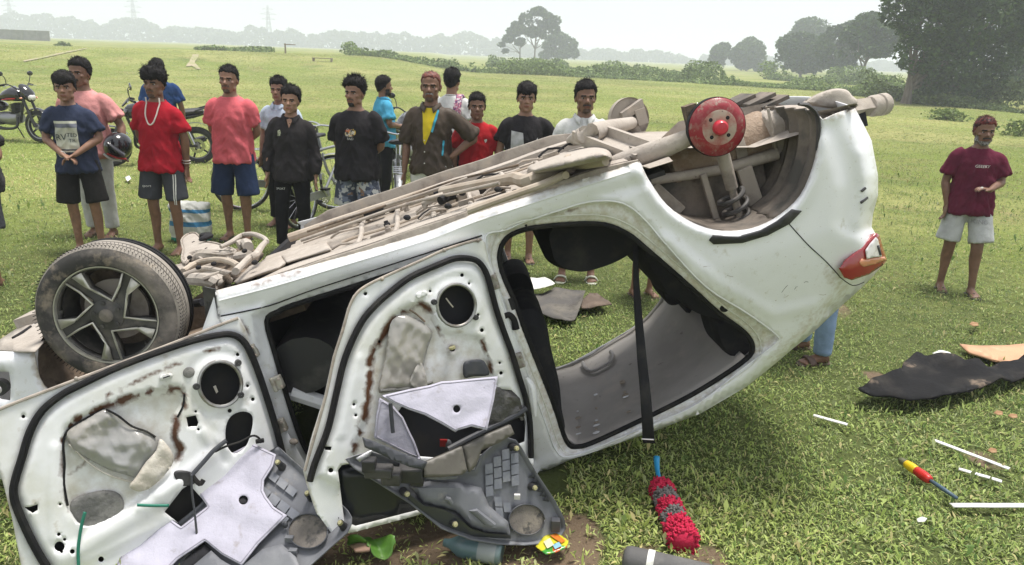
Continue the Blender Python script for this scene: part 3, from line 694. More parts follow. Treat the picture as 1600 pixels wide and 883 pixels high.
# front wing, bumper corner and splash pan
WING = np.array([(-170, 600), (-80, 568), (0, 549), (31, 550), (53, 549), (57, 571), (62, 590), (70, 604), (100, 636), (165, 652), (240, 622), (300, 560), (325, 490), (337, 456), (345, 500), (400, 590), (440, 660), (520, 800), (470, 860), (300, 850), (60, 760), (-150, 720)], float)
wing_off = lambda P: .012-.02*sstep(segdist(P, np.array([(-60, 640), (60, 640)])), 60, 0)+.14*np.clip((-60-P[:, 0])/110, 0, 1)**2+.02*np.clip(1-segdist(P, np.array([(-170, 600), (0, 549), (53, 549)]))/10, 0, 1)
car_sheet('front_wing', WING, [[(-8, 580), (14, 581), (17, 600), (16, 626), (2, 624), (-12, 616)]], wing_off, m_white, step=14, fine=8, attrs=lambda P: {'dust': .7*np.clip(1-segdist(P, np.array([(53, 549), (58, 575), (70, 604)]))/14, 0, 1), 'rust': .3*np.clip(1-segdist(P, np.array([(53, 560), (60, 590)]))/6, 0, 1)})
wl = obj('fog_lamp', lathe([(.001, -.012), (.026, -.010), (.033, 0), (.035, .03)], S([(4, 602)], .035)[0], -cw, 20, cap=True), m_blackpl, car); obj('fog_lens', lathe([(.001, .036), (.014, .034), (.020, .030)], S([(2, 604)], .035)[0], -cw, 16), m_clear, wl)
pan = np.array([(-160, 596), (-60, 560), (0, 530), (40, 504), (66, 491), (76, 508), (78, 522), (54, 549), (30, 549), (0, 547), (-80, 566)], float)
P, T = sheet2d(pan, step=12); V = U(P, loc(S([(20, 549)], .03))[0, 2]+.012*(fbm(np.c_[P*.05, np.zeros(len(P))], 2)-.5)); o = obj('splash_pan', (V, orient(V, T, CAMN)), m_under, car); mod_solid(o, .006)
obj('bumper_vent', tube(U([(20, 528), (35, 519), (48, 510)], loc(S([(20, 549)], .03))[0, 2]+.004), .006, 6), m_dark, car)
hl = loc(S([(20, 549)], .03))[0, 2]
obj('nose_panel', strip([L3(-.66, .05, hl), L3(-.70, .05, hl-.2), L3(-.62, .10, -.36)], [L3(-.66, CARW-.05, hl), L3(-.70, CARW-.05, hl-.2), L3(-.62, CARW-.1, -.36)], 8, .08, -ca), m_white, car)
obj('front_pan', strip([L3(-.66, .3, hl-.01), L3(-.4, .3, hl-.02), L3(-.22, .3, hl-.05)], [L3(-.66, CARW-.1, hl-.01), L3(-.4, CARW-.1, hl-.02), L3(-.22, CARW-.1, hl-.05)], 6), m_under2, car)
# front wheel house: muddy liner behind the tyre
m_mud = mat('muddy_liner', (.13, .105, .082), .95, var=[((.22, .165, .12), 9, .45, .65, 6), ((.055, .048, .042), 17, .55, .7, 5)], bump=(30, .6, .02), spec=.1)
fa = [(76, 510), (60, 545), (62, 590), (74, 606), (100, 636), (165, 652), (240, 622), (300, 560), (325, 490), (333, 460)]
fn = S(spline(fa, 3), .03); ff = fn+cw*.42-(fn-(CO))*np.array([.12])
obj('wheel_house', strip(fn, ff, 5), m_mud, car)
mid = ff.mean(0); obj('wheel_house_wall', (np.r_[ff, [mid]], [(i, i+1, len(ff)) for i in range(len(ff)-1)]), m_mud, car)
for q in ([(66, 491), (76, 510), (110, 500), (120, 480), (90, 480)],): obj('liner_flap', join(box(U([(58, 500)], hl)[0]+cv*.02, (.12, .16, .05), [ca, cw, cv])), m_under, car)

# ------------------------------------------------------------------ front wheel
m_tyre = mat('dusty_tyre', (.050, .048, .046), .9, var=[((.19, .17, .148), 6, .44, .66, 6), ((.30, .25, .19), 14, .54, .74, 6), ((.03, .03, .03), 10, .62, .78, 5)], bump=(90, .35, .006), spec=.2)
m_tread = mat('tyre_tread', (.22, .20, .175), .9, var=[((.33, .30, .26), 8, .42, .66, 6), ((.40, .34, .27), 5, .56, .74, 6), ((.05, .048, .045), 3.6, .58, .72, 5)], bump=(60, .3, .006), spec=.2)
m_alloy = mat('machined_alloy', (.50, .49, .43), .38, .55, var=[((.34, .33, .28), 9, .45, .7, 6)])
m_alloyd = mat('dark_alloy', (.055, .054, .052), .5, .3, var=[((.15, .135, .115), 10, .45, .7, 6)])
RT = .292; ax = -cw                                                   # axis towards the camera
wc = CO
wheel = obj('front_wheel', lathe([(.205, -.02), (.205, -.165), (.198, -.17)], wc, ax, 48), m_alloyd, car)
tp = [(.205, -.012), (.212, .000), (.230, .006), (.252, .004), (.268, -.003), (.279, -.014)]
tyre = obj('tyre', lathe(tp, wc, ax, 72), m_tyre, wheel)
def tread_prof(gs, h0_, h1_):
    q = [(.279, -.014), (.286, -.024)] if h0_ is None else [(RT, h0_)]
    for g in gs: q += [(RT, g+.0045), (RT-.012, g+.003), (RT-.012, g-.003), (RT, g-.0045)]
    return q+([(RT, h1_)] if h1_ else [(RT, -.165), (.285, -.182), (.26, -.196), (.215, -.19), (.205, -.176)])
obj('tread', lathe(tread_prof((-.050, -.084), None, -.115), wc, ax, 80), m_tread, wheel); obj('tread', lathe(tread_prof((-.122, -.150), -.115, None), wc, ax, 80), m_rubber, wheel)
bl = []
for i in range(120):
    t = 2*math.pi*i/120; d = math.cos(t)*ca+math.sin(t)*cv; tg = -math.sin(t)*ca+math.cos(t)*cv
    bl.append(box(wc+d*.2868+ax*-.024, (.0025, .0026, .022), [d, tg, unit(ax+d*.62)])); bl.append(box(wc+d*RT+ax*-.036, (.0016, .0018, .016), [d, unit(tg+.3*ax), unit(ax-.3*tg)])); bl.append(box(wc+d*RT+ax*-.067, (.0014, .0016, .024), [d, unit(tg+.4*ax), unit(ax-.4*tg)]))
obj('tread_sipes', join(*bl), m_rubber, wheel, smooth=False, kind='stuff')
# five split spokes: Y arms machined on the face, dark windows between
rimf = obj('rim', lathe([(.196, -.06), (.198, -.016), (.203, -.004), (.207, -.004), (.206, -.014)], wc, ax, 60), m_alloy, wheel)
obj('barrel', lathe([(.196, -.06), (.178, -.10), (.176, -.16)], wc, ax, 48), m_alloyd, wheel)
def wp(r, t, z): return wc+r*(math.cos(t)*ca+math.sin(t)*cv)+ax*z
def w2(P, z): P = np.asarray(P, float); return wc+P[:, :1]*ca+P[:, 1:]*cv+np.asarray(z).reshape(-1, 1)*ax
pol = lambda r, t: np.array([r*math.cos(rad(t)), r*math.sin(rad(t))])
wins = []; edg = []
for i in range(5):
    t = 72+72*i
    wn = [pol(.192, t+23), pol(.125, t+24), pol(.098, t+10), pol(.072, t-24), pol(.080, t-34), pol(.135, t-25.5), pol(.192, t-25)]+[pol(.193, t+q) for q in (-14, -2, 10)]
    wins.append(np.array(wn)*1000); edg.append((wn, t))
P, T = sheet2d(circ(0, 0, 200, 60), wins, step=14, fine=9)
rr2 = np.linalg.norm(P, axis=1)/1000; V = w2(P/1000, -.016-.012*np.exp(-(rr2/.06)**2)*0-.008*sstep(rr2, .05, .12)+.006*sstep(rr2, .15, .195)); o = obj('spokes', (V, orient(V, T, CAMN)), m_alloyd, wheel); mod_solid(o, .034)
zf = lambda p: -.012-.008*sstep(np.linalg.norm(p), .05, .12)+.006*sstep(np.linalg.norm(p), .15, .195)
for wn, t in edg:
    q = np.array([wn[1], wn[2], wn[3], wn[5], wn[6]]); mid_ = np.mean(wn, 0); outw = (q-mid_)/np.linalg.norm(q-mid_, axis=1)[:, None]
    A = w2(q+outw*.0005, [zf(p) for p in q]); B = w2(q+outw*.0095, [zf(p) for p in q]); o = obj('machined_edge', strip(A, B, 1), m_alloy, wheel, smooth=False); mod_solid(o, .006)
    wd_ = np.array([pol(.196, t+22), pol(.125, t+23.5), pol(.098, t+11), pol(.108, t+20), pol(.140, t+31), pol(.196, t+35)]); v = w2(wd_, [zf(p)+.0015 for p in wd_]); o = obj('machined_wedge', (v, [(0, 1, 4, 5), (1, 2, 3, 4)]), m_alloy, wheel, smooth=False); mod_solid(o, .006)
obj('hub', lathe([(.001, -.004), (.030, -.004), (.034, -.008), (.066, -.014), (.078, -.03), (.07, -.06)], wc, ax, 30), m_alloyd, wheel)
obj('centre_cap', lathe([(.001, .000), (.024, .000), (.028, -.003), (.029, -.008)], wc, ax, 24), mat('worn_cap', (.12, .11, .095), .6, var=[((.2, .17, .14), 20, .45, .7)]), wheel)
for i in range(5): t = 2*math.pi*i/5+rad(80); obj('lug_nut', lathe([(.001, -.006), (.009, -.007), (.010, -.02)], wp(.052, t, 0), ax, 6), m_alloyd, wheel)
obj('dust_shield', lathe([(.001, -.168), (.15, -.168), (.178, -.160)], wc, ax, 36), m_mud, wheel)
obj('brake_disc', lathe([(.001, -.10), (.13, -.10), (.13, -.115)], wc, ax, 36), m_under2, wheel)

# ------------------------------------------------------------------ underside
W_ = lambda s, w_, dh=0.0: L3(s, w_, H0+dh)
S0 = loc(S([(345, 452)], .02))[0, 0]; S1 = loc(S([(999, 252)], .02))[0, 0]
def fl_h(s, w_):
    tun = .055*np.exp(-((w_-.82)/.14)**2); rib = .006*np.sin(w_*52)
    return -.045+tun+rib+.012*(fbm(np.c_[s*4, w_*4, np.zeros_like(s)], 3)-.5)
ss, ww = np.meshgrid(np.linspace(S0-.05, S1+.15, 90), np.linspace(.05, CARW-.05, 70)); hh = (fl_h(ss.ravel(), ww.ravel())-.02+.016*sstep(np.sin(ss.ravel()*26), .2, .6)*(np.abs(ww.ravel()-.82) > .2)).reshape(ss.shape)
VV = CO+ss.reshape(-1, 1)*ca+ww.reshape(-1, 1)*cw+(H0+hh).reshape(-1, 1)*cv; ix = np.arange(ss.size).reshape(ss.shape)
FF = np.stack([ix[:-1, :-1], ix[:-1, 1:], ix[1:, 1:], ix[1:, :-1]], -1).reshape(-1, 4)
floor = obj('floor_pan', (VV, FF), mat('grimy_floor_pan', (.35, .31, .268), .92, var=[((.42, .375, .325), 9, .46, .68, 6), ((.17, .145, .125), 26, .60, .74, 5)], bump=(60, .5, .008), spec=.12), car)
obj('carpet', box(L3((S0+S1)/2+.05, CARW/2, H0-.10), (S1-S0+.1, CARW-.14, .02), [ca, cw, cv]), m_dark, car)
def rail(name, s0, s1, w0, w1, wd, ht, m=m_under, dh=0.0, n=22, wob=.004):
    t = np.linspace(0, 1, n); V = []; F = []
    for k in range(n):
        s = s0+(s1-s0)*t[k]; w_ = w0+(w1-w0)*t[k]; j = wob*(vnoise(np.array([[s*9, w_*7, 1.]]))[0]-.5)*2
        hq = ht*min(1, .15+min(k, n-1-k)*.5)
        for a_, b_ in ((-.5, -.06), (-.42, hq*.85), (-.30, hq), (.30, hq), (.42, hq*.85), (.5, -.06)): V.append(W_(s, w_+a_*wd+j*.5, dh+b_+j))
    for k in range(n-1):
        for q in range(5): F.append((k*6+q, k*6+q+1, (k+1)*6+q+1, (k+1)*6+q))
    F += [tuple(range(6)), tuple((n-1)*6+q for q in range(6))[::-1]]
    return obj(name, (V, F), m, car)
rail('sill_flange', S0, S1, .040, .040, .022, .022, m_under2, -.01)
rail('sill_flange', S0, S1, CARW-.03, CARW-.03, .03, .05, m_under2, -.01)
rail('chassis_rail', S0+.04, S1-.02, .20, .20, .11, .022, m_under, -.02)
rail('chassis_rail', S0+.02, S1-.1, .105, .10, .07, .012, m_under2, -.02)
rail('chassis_rail', S0+.06, S1+.05, 1.28, 1.28, .10, .032, m_under, -.02)
rail('floor_rib', S0+.1, S1-.1, .38, .38, .05, .012, m_under, -.03)
rail('floor_rib', S0+.1, S1-.1, 1.08, 1.08, .05, .012, m_under2, -.03)
rail('floor_rib', S0+.1, S1-.1, 1.45, 1.46, .05, .012, m_under, -.02)
def up(name, P, h, r, m, n=9, sm=4, flat=1.0): return obj(name, tube(U(np.array(P, float), H0+h), r, n, sm=sm, flat=flat), m, car)
up('exhaust_pipe', [(452, 372), (520, 349), (600, 323), (660, 303), (700, 292)], .035, .024, m_pipe)
up('exhaust_pipe', [(690, 300), (740, 290), (785, 282), (806, 279), (822, 283), (850, 272), (880, 258), (915, 255), (946, 250)], .045, [.024, .024, .026, .029, .029, .029, .024, .025, .025], m_pipe)
obj('exhaust_clamp', tube(U([(886, 257), (890, 256), (894, 255)], H0+.045), [.038, .043, .038], 12), m_pipe, car)
up('fuel_line', [(470, 376), (540, 352), (640, 318), (720, 300), (780, 286)], .075, .008, m_under2)
up('fuel_line', [(500, 353), (560, 334), (660, 303), (730, 278)], .06, .007, m_under2)
up('brake_line', [(480, 362), (600, 322), (700, 285), (770, 268), (810, 258)], .06, .006, m_mud)
up('brake_pipe', [(730, 330), (800, 305), (846, 289), (878, 275), (884, 274)], .03, .016, m_pipe)

# hanger bracket and clips
hb = U([(676, 311)], H0+.06)[0]; br = obj('hanger_bracket', join(box(hb, (.10, .12, .02), [ca, cw, cv]), box(hb+ca*.05-cv*.02-cw*.04, (.015, .06, .06), [ca, cw, cv]), box(hb-ca*.04-cv*.01, (.02, .12, .03), [ca, cw, cv])), m_under2, car, smooth=False); mod_bevel(br, .004)
obj('rubber_mount', tube(U([(688, 314), (700, 308), (712, 304)], H0+.06), .02, 8), m_rubber, car)
for q in ((778, 296), (722, 302), (612, 329), (636, 340), (700, 322), (560, 345)): obj('clip', ellipsoid(U([q], H0+.065)[0], (.016, .014, .012), 8, 6), m_dark, car)
rng_ = np.random.default_rng(17)
def small_bits(n, seed):
    r = np.random.default_rng(seed); P = []
    for _ in range(n):
        s_ = S0+.25+(S1-S0-.4)*r.random(); w_ = .12+1.4*r.random(); h_ = float(fl_h(np.array([s_]), np.array([w_]))[0]); k = r.random()
        if k < .4: P.append(lathe([(.001, .012), (.011, .012), (.012, .0), (.017, -.002), (.018, -.03)], W_(s_, w_, h_+.015), cv, 7))
        elif k < .7: P.append(box(W_(s_, w_, h_+.015), (.03+.08*r.random(), .02+.03*r.random(), .035), [ca, cw, cv]))
        else: P.append(tube([W_(s_, w_, h_+.02), W_(s_+.06, w_+.02*r.normal(), h_+.04), W_(s_+.14, w_+.03*r.normal(), h_+.02)], .006, 6, 2))
    return join(*P)
obj('bolts_and_clips', small_bits(70, 3), m_under2, car, smooth=False, kind='stuff'); obj('bolts_and_clips', small_bits(26, 4), m_dark, car, smooth=False, kind='stuff')
for w_, s_a, s_b in ((.155, .3, 1.6), (.26, .5, 1.5), (.48, .6, 1.3), (.62, .4, 1.2), (1.0, .4, 1.5), (1.18, .5, 1.6), (1.36, .3, 1.6), (1.52, .3, 1.7)):
    n_ = 9; obj('pressed_seam', tube([W_(S0+s_a+(s_b-s_a)*k/n_, w_+.012*math.sin(k*2.1+w_*9), float(fl_h(np.array([S0+s_a+(s_b-s_a)*k/n_]), np.array([w_]))[0])+.004) for k in range(n_+1)], .0075, 6, 2), m_under2 if int(w_*100) % 2 else m_pipe, car)
for s_ in np.linspace(S0+.5, S1-.35, 6): obj('cross_rib', tube([W_(s_, w_, float(fl_h(np.array([s_]), np.array([w_]))[0])+.004) for w_ in np.linspace(.14, 1.5, 12)], .012, 6, 2, flat=.6), m_under, car)
# fuel tank: soft-edged moulded shell
def pillow(poly, h0, h1, bev=16, step=9, ns=.01, nsc=.03):
    poly = densify(np.array(poly, float), 4); P, T = sheet2d(poly, (), [inset(poly, bev*q) for q in (.12, .3, .6, 1)], step, 4); d = sdist(P, np.array(poly, float))
    hgt = h0+(h1-h0)*np.sqrt(np.clip(1-(1-np.clip(d/bev, 0, 1))**2, 0, 1))+ns*(fbm(np.c_[P*nsc, np.zeros(len(P))], 2)-.5)
    V = U(P, H0+hgt); return V, orient(V, T, CAMN)
tank = spline([(824, 262), (840, 252), (880, 238), (920, 228), (948, 232), (957, 244), (950, 252), (905, 262), (860, 272), (832, 276)], 4, True)
obj('fuel_tank', pillow(tank, -.03, .10, 16, 7, .012, .06), m_under, car)

# twist-beam axle, trailing arms, hubs
DC = S([(1122, 199)], .10)[0]; dl = loc(DC)[0]
FDC = L3(*(np.array([dl[0], 1.50, dl[2]])))
fdp = on_plane([(983, 186)], DC+cw*1.34, cw)[0]
arm_f = S([(962, 262)], .34)[0]
obj('trailing_arm', tube([S([(905, 288)], .36)[0], S([(960, 258)], .30)[0], S([(1010, 240)], .24)[0], S([(1050, 226)], .20)[0], S([(1092, 208)], .16)[0]], [.03, .042, .045, .042, .035], 10, 5), m_under, car)
o = obj('trailing_arm', tube([U([(893, 220)], H0+.03)[0], U([(925, 207)], H0+.10)[0], fdp+(DC-fdp)*.04+cv*-.02], [.03, .045, .035], 10, 5), m_under, car)
b0 = S([(1010, 242)], .26)[0]; b1 = U([(918, 208)], H0+.09)[0]
xs = unit(b1-b0); ys = unit(np.cross(cv, xs)); zs = np.cross(xs, ys)
ch = [(-.075, -.03), (-.075, .03), (-.06, .03), (-.05, -.012), (.05, -.012), (.06, .03), (.075, .03), (.075, -.03)]
V = [p+ys*a_+zs*b_ for p in (b0-xs*.02, b0+xs*.03, b1-xs*.03, b1+xs*.02) for a_, b_ in ch]
F = [(k*8+q, k*8+(q+1) % 8, (k+1)*8+(q+1) % 8, (k+1)*8+q) for k in range(3) for q in range(8)]
obj('axle_beam', (V, F), m_under, car)
o = obj('far_drum', lathe([(.001, .02), (.05, .02), (.065, 0), (.118, 0), (.125, .012), (.125, -.03), (.09, -.04)], fdp, -unit(cw*.93-ca*.25), 36), m_under2, car)
obj('brake_caliper', join(box(fdp+ca*.02+cv*.05-cw*.05, (.14, .07, .05), [unit(ca+.3*cv), cw, cv]), box(fdp+ca*.055+cv*.0-cw*.07, (.06, .06, .09), [ca, cw, cv])), m_under2, car)
obj('hub_stub', lathe([(.001, .07), (.03, .07), (.034, .05), (.034, 0)], fdp+ca*.04-cv*.01, -cw, 16), m_under2, car)
obj('damper', tube([fdp-cv*.02-cw*.06, fdp-cv*.22+ca*.03-cw*.05], [.028, .028], 10), m_under2, car)
# near drum, red oxide paint
m_drum = mat('red_drum_paint', (.25, .016, .026), .5, coat=.15, var=[((.17, .014, .018), 9, .45, .7, 5), ((.26, .10, .085), 22, .50, .68, 6), ((.27, .20, .16), 36, .55, .70, 5)], bump=(14, .15, .01))
m_drumc = mat('worn_drum_face', (.33, .12, .10), .75, var=[((.40, .32, .26), 15, .38, .58, 6), ((.20, .05, .045), 22, .58, .72, 5), ((.08, .06, .05), 36, .66, .76, 4)], bump=(50, .3, .004))
drum = obj('rear_drum', lathe([(.112, -.05), (.120, -.045), (.120, -.012), (.117, -.006), (.110, -.002), (.100, .010), (.085, .016), (.072, .018)], DC, -cw, 56), m_drum, car)
obj('drum_edge', lathe([(.122, -.05), (.1235, -.03), (.122, -.012), (.118, -.014)], DC, -cw, 56), m_rubber, drum)
obj('drum_face', lathe([(.072, .018), (.066, .020), (.030, .020), (.028, .020)], DC, -cw, 40), m_drumc, drum)
obj('hub_cap', lathe([(.001, .052), (.022, .051), (.029, .044), (.031, .034), (.031, .018)], DC, -cw, 24), mat('red_cap', (.50, .02, .04), .38, coat=.3), drum)
obj('drum_back', lathe([(.118, -.05), (.09, -.07), (.03, -.08), (.001, -.08)], DC, -cw, 30), m_under2, drum)
for k in range(4):
    t = 2*math.pi*k/4+.6; obj('stud_hole', lathe([(.001, .0215), (.008, .0215), (.009, .018)], DC+.050*(math.cos(t)*ca+math.sin(t)*cv), -cw, 8), m_dark, drum)
obj('brake_backplate', box(S([(1080, 182)], .19)[0], (.05, .06, .10), [ca, cw, cv]), m_mud, car)
# strut and coil spring
st0 = S([(1128, 236)], .22)[0]; st1 = S([(1150, 318)], .26)[0]; st2 = S([(1160, 356)], .28)[0]
strut = obj('strut', join(tube([st0, st0+(st1-st0)*.7], [.030, .027], 14), tube([st0+(st1-st0)*.66, st1, st2], [.017, .017, .017], 12)), m_under2, car)
sa, sb = S([(1141, 302)], .26)[0], S([(1160, 356)], .28)[0]; sx = unit(np.cross(sb-sa, cw)); sy = unit(np.cross(sb-sa, sx)); turns = 4.2
t_ = np.linspace(0, 1, 110); rr_ = .058*(.95+.1*np.sin(t_*9)); pitch_ = np.where(t_ < .5, t_*1.25, .625+(t_-.5)*.75)
sp_ = sa+pitch_[:, None]*(sb-sa)+rr_[:, None]*(np.cos(t_*turns*2*math.pi)[:, None]*sx+np.sin(t_*turns*2*math.pi)[:, None]*sy)
obj('coil_spring', tube(sp_, .0112, 8), mat('spring_steel', (.065, .062, .06), .6, .2, var=[((.25, .22, .19), 15, .5, .75)]), car)
# wheel well
an = S(ARCHS, .035); mid = an.mean(0)
af = an+cw*.50
ki = int(np.argmin(np.hypot(ARCHS[:, 0]-1206, ARCHS[:, 1]-342)))
m_linr = mat('arch_liner', (.085, .08, .072), .8, var=[((.24, .20, .165), 5, .40, .64, 6), ((.045, .042, .04), 10, .55, .75, 5)], bump=(25, .3, .01), spec=.2)
obj('wheel_well', strip(an[:ki+1], af[:ki+1], 6), m_linr, car)
lv, lf = strip(an[ki:], af[ki:], 16); lv = lv+ca*(.012*np.sin(loc(lv)[:, 1]*60))[:, None]; o = obj('arch_liner', (lv, lf), m_linr, car); mod_solid(o, .004)
back = np.array([(985, 262), (1010, 300), (1050, 340), (1110, 368), (1160, 368), (1220, 345), (1262, 300), (1285, 240), (1285, 175), (1200, 160), (1060, 190)], float)
P, T = sheet2d(back, step=12); V = S(P, .66+.03*(fbm(np.c_[P*.03, np.zeros(len(P))], 2)-.5)); obj('inner_wing', (V, orient(V, T, CAMN)), m_under2, car)
P, T = sheet2d(np.array([(1200, 300), (1212, 340), (1190, 356), (1150, 362), (1100, 360), (1050, 332), (1015, 290), (1010, 276), (1060, 272), (1110, 262), (1190, 240)], float), step=10)
V = S(P, .40+.02*(fbm(np.c_[P*.05, np.zeros(len(P))], 2)-.5)); o = obj('seat_panel', (V, orient(V, T, CAMN)), m_linr, car); mod_solid(o, .01)
o = obj('liner_lip', tube(S(np.array([(1248, 163), (1262, 165), (1276, 180), (1279, 205), (1275, 235)], float), .015), [.012, .018, .016, .014, .006], 8, 4, flat=.5), m_blackpl, car)
for (q0, q1, w0_, wd) in (((1098, 272), (1122, 352), .33, .03), ((1162, 262), (1190, 345), .34, .07), ((1020, 290), (1065, 330), .36, .05)):
    a0, a1 = S([q0], w0_)[0], S([q1], w0_)[0]; d = unit(a1-a0); o = obj('stiffener', box((a0+a1)/2, (np.linalg.norm(a1-a0), wd, .03), [d, unit(np.cross(d, cw)), cw]), m_under2, car, smooth=False); mod_bevel(o, .006)
o = obj('cross_tube', tube([S([(1016, 282)], .36)[0], S([(1120, 266)], .36)[0], S([(1214, 240)], .36)[0]], [.022, .024, .03], 10, 3), m_under, car)
# transverse silencer behind the drum and boot floor tub
m_muff = mat('rusty_silencer', (.34, .26, .195), .92, var=[((.23, .16, .115), 8, .42, .66, 6), ((.44, .36, .29), 18, .54, .72, 6)], bump=(70, .8, .012), spec=.15)
c0, c1 = S([(1040, 262)], .50)[0], S([(1196, 212)], .50)[0]; d = unit(c1-c0)
obj('silencer', lathe([(.001, -.012), (.09, -.006), (.122, .01), (.124, .03), (.120, .04)]+[(.120, x) for x in np.linspace(.06, np.linalg.norm(c1-c0)-.06, 6)]+[(.124, np.linalg.norm(c1-c0)-.03), (.122, np.linalg.norm(c1-c0)-.01), (.09, np.linalg.norm(c1-c0))], c0, d, 28), m_muff, car)
obj('silencer_strap', lathe([(.128, .30), (.130, .305), (.130, .345), (.128, .35)], c0, d, 28), m_under2, car)
obj('silencer_tail', tube([c1, c1+d*.04-cw*.02, c1+d*.09-cv*.02], [.03, .028, .02], 10), m_under2, car)
tub = spline([(1185, 180), (1205, 168), (1245, 164), (1268, 172), (1275, 200), (1262, 240), (1225, 262), (1200, 250), (1188, 220)], 4, True)
P, T = sheet2d(tub, step=8); V = S(P, .52-.16*np.sqrt(np.clip(1-(1-np.clip(sdist(P, tub)/30, 0, 1))**2, 0, 1))); obj('boot_tub', (V, orient(V, T, CAMN)), m_under, car)
for off_ in (0, 26): obj('tub_rib', tube(S(spline([(1200+off_, 170), (1206+off_, 200), (1212+off_, 236)], 4), .352+.03*(off_ > 0)), .007, 6), m_under, car)
# boot floor, rear crossmember, tow eye / exhaust tip
hr = loc(S([(1290, 186)], .1))[0, 2]; sr0 = loc(S([(1200, 200)], .1))[0, 0]; sr1 = loc(S([(1330, 170)], .1))[0, 0]
o = obj('boot_floor', strip([L3(S1+.05, .30, H0+.0), L3(sr0, .30, hr-.06), L3(sr1-.03, .08, hr-.03)], [L3(S1+.05, CARW-.2, H0+.0), L3(sr0, CARW-.2, hr-.06), L3(sr1-.03, CARW-.1, hr-.03)], 12), m_under, car)
lipP = spline([(1272, 176), (1300, 170), (1334, 162), (1338, 168), (1290, 190), (1280, 188)], 3, True); P, T = sheet2d(lipP, step=5); V = S(P, .035+.1*np.clip(sdist(P, lipP)/10, 0, 1)); obj('bumper_underside', (V, orient(V, T, CAMN)), m_under, car)
cm = spline([(1254, 164), (1270, 150), (1300, 139), (1322, 140), (1332, 150), (1340, 158), (1332, 172), (1300, 170), (1272, 166)], 3, True); cm = densify(cm, 3); P, T = sheet2d(cm, (), [inset(cm, 3)], 5, 3); V = S(P, .42-.03*np.clip(sdist(P, cm)/4, 0, 1)); o = obj('rear_crossmember', (V, orient(V, T, CAMN)), m_under, car); mod_solid(o, .03)
t0_, t1_ = S([(1325, 172)], .45)[0], S([(1368, 165)], .50)[0]; d = unit(t1_-t0_); Lq = np.linalg.norm(t1_-t0_)
obj('crash_box', tube([t0_, t1_], [.045, .042], 4), m_under2, car, smooth=False)
obj('exhaust_tip', lathe([(.02, -.02), (.045, -.015), (.05, 0), (.05, .03), (.045, .034), (.045, .04), (.052, .044), (.052, .075), (.046, .085), (.001, .088)], t1_-d*.02, d, 24), m_under, car)
obj('tow_bracket', join(box(S([(1343, 184)], .46)[0], (.05, .03, .09), [ca, cw, cv])), m_dark, car)
for q, wq in (((1150, 158), .9), ((1180, 156), .8), ((1200, 160), .75)): obj('floor_bracket', box(S([q], wq)[0], (.14, .2, .018), [unit(ca+.12*cv), cw, cv]), m_linr, car)
o = obj('bracket_hole', box(S([(1211, 158)], .74)[0], (.05, .02, .03), [ca, cw, cv]), m_dark, car)
# far rear corner closing panel
# ------------------------------------------------------------------ front suspension and engine bay pipes
def ub(name, P, h, r, m=m_under, n=9, sm=4, flat=1.0): return up(name, P, h, r, m, n, sm, flat)
arm = spline([(283, 376), (292, 366), (306, 364), (318, 376), (338, 380), (362, 388), (368, 394), (352, 398), (322, 396), (300, 400), (290, 412), (284, 404), (286, 390)], 3, True)
o = obj('control_arm', pillow(arm, .005, .035, 4, 6, .006), m_under, car); mod_solid(o, .025)
for q, r_ in (((302, 378), .012), (((322, 388)), .010), ((345, 392), .012)): obj('arm_hole', ellipsoid(U([q], H0+.036)[0], (r_, r_, .004), 10, 6, [ca, cw, cv]), m_dark, car)
obj('arm_lip', tube(U(arm, H0+.03), .007, 6, closed=True), m_under2, car)
obj('bushing', lathe([(.001, .03), (.035, .028), (.045, .02), (.05, -.01)], U([(322, 370)], H0+.05)[0], unit(cv+.3*ca), 20), m_rubber, car)
obj('dark_well', ellipsoid(U([(322, 371)], H0+.06)[0], (.055, .05, .02), 16, 8, [ca, cw, cv]), m_dark, car)
ub('steering_rod', [(345, 386), (362, 378), (378, 368), (395, 366), (412, 372), (417, 378)], .06, [.012, .015, .016, .015, .014, .012])
ub('anti_roll_bar', [(417, 376), (408, 386), (400, 398), (388, 404), (378, 414), (368, 424)], .06, [.012, .016, .018, .015, .015, .017])
ub('hose', [(286, 424), (305, 412), (325, 407), (345, 406), (362, 410), (372, 416)], .03, .017, m_pipe)
ub('hose', [(288, 430), (306, 424), (324, 420), (344, 424), (362, 428), (372, 424)], .015, [.015, .016, .016, .015, .015, .017], m_under2)
ub('gearbox', [(300, 408), (318, 402), (338, 400), (346, 402)], .0, [.03, .05, .04, .03], m_under2)
ub('driveshaft', [(352, 404), (372, 402), (390, 398)], .0, [.025, .03, .025])
ub('bracket', [(372, 384), (384, 380), (388, 386)], .04, .03)
ub('subframe', [(300, 436), (330, 438), (348, 446), (346, 438), (330, 428), (312, 432)], -.02, .035)
obj('ball_joint', ellipsoid(U([(352, 440)], H0+.005)[0], (.035, .035, .02), 14, 8, [ca, cw, cv]), m_under2, car)
obj('jack_point', lathe([(.001, .02), (.014, .02), (.018, .01), (.018, -.02)], U([(355, 436)], H0+.02)[0], cv, 12), m_mud, car)
sub = np.array([(365, 440), (390, 416), (420, 404), (438, 398), (450, 412), (436, 422), (400, 434), (370, 446)], float); obj('frame_horn', pillow(sub, -.03, .004, 6, 7, .006), m_under, car)
sub = np.array([(438, 398), (480, 384), (510, 378), (520, 392), (480, 404), (446, 414)], float); obj('floor_patch', pillow(sub, -.03, .0, 5, 7, .006), m_under, car)
tr_ = spline([(278, 416), (296, 398), (320, 392), (350, 390), (384, 388), (412, 396), (398, 416), (368, 440), (338, 448), (306, 446), (286, 434)], 3, True); obj('gearbox_tray', pillow(tr_, -.06, -.03, 6, 7, .03, .08), m_mud, car)
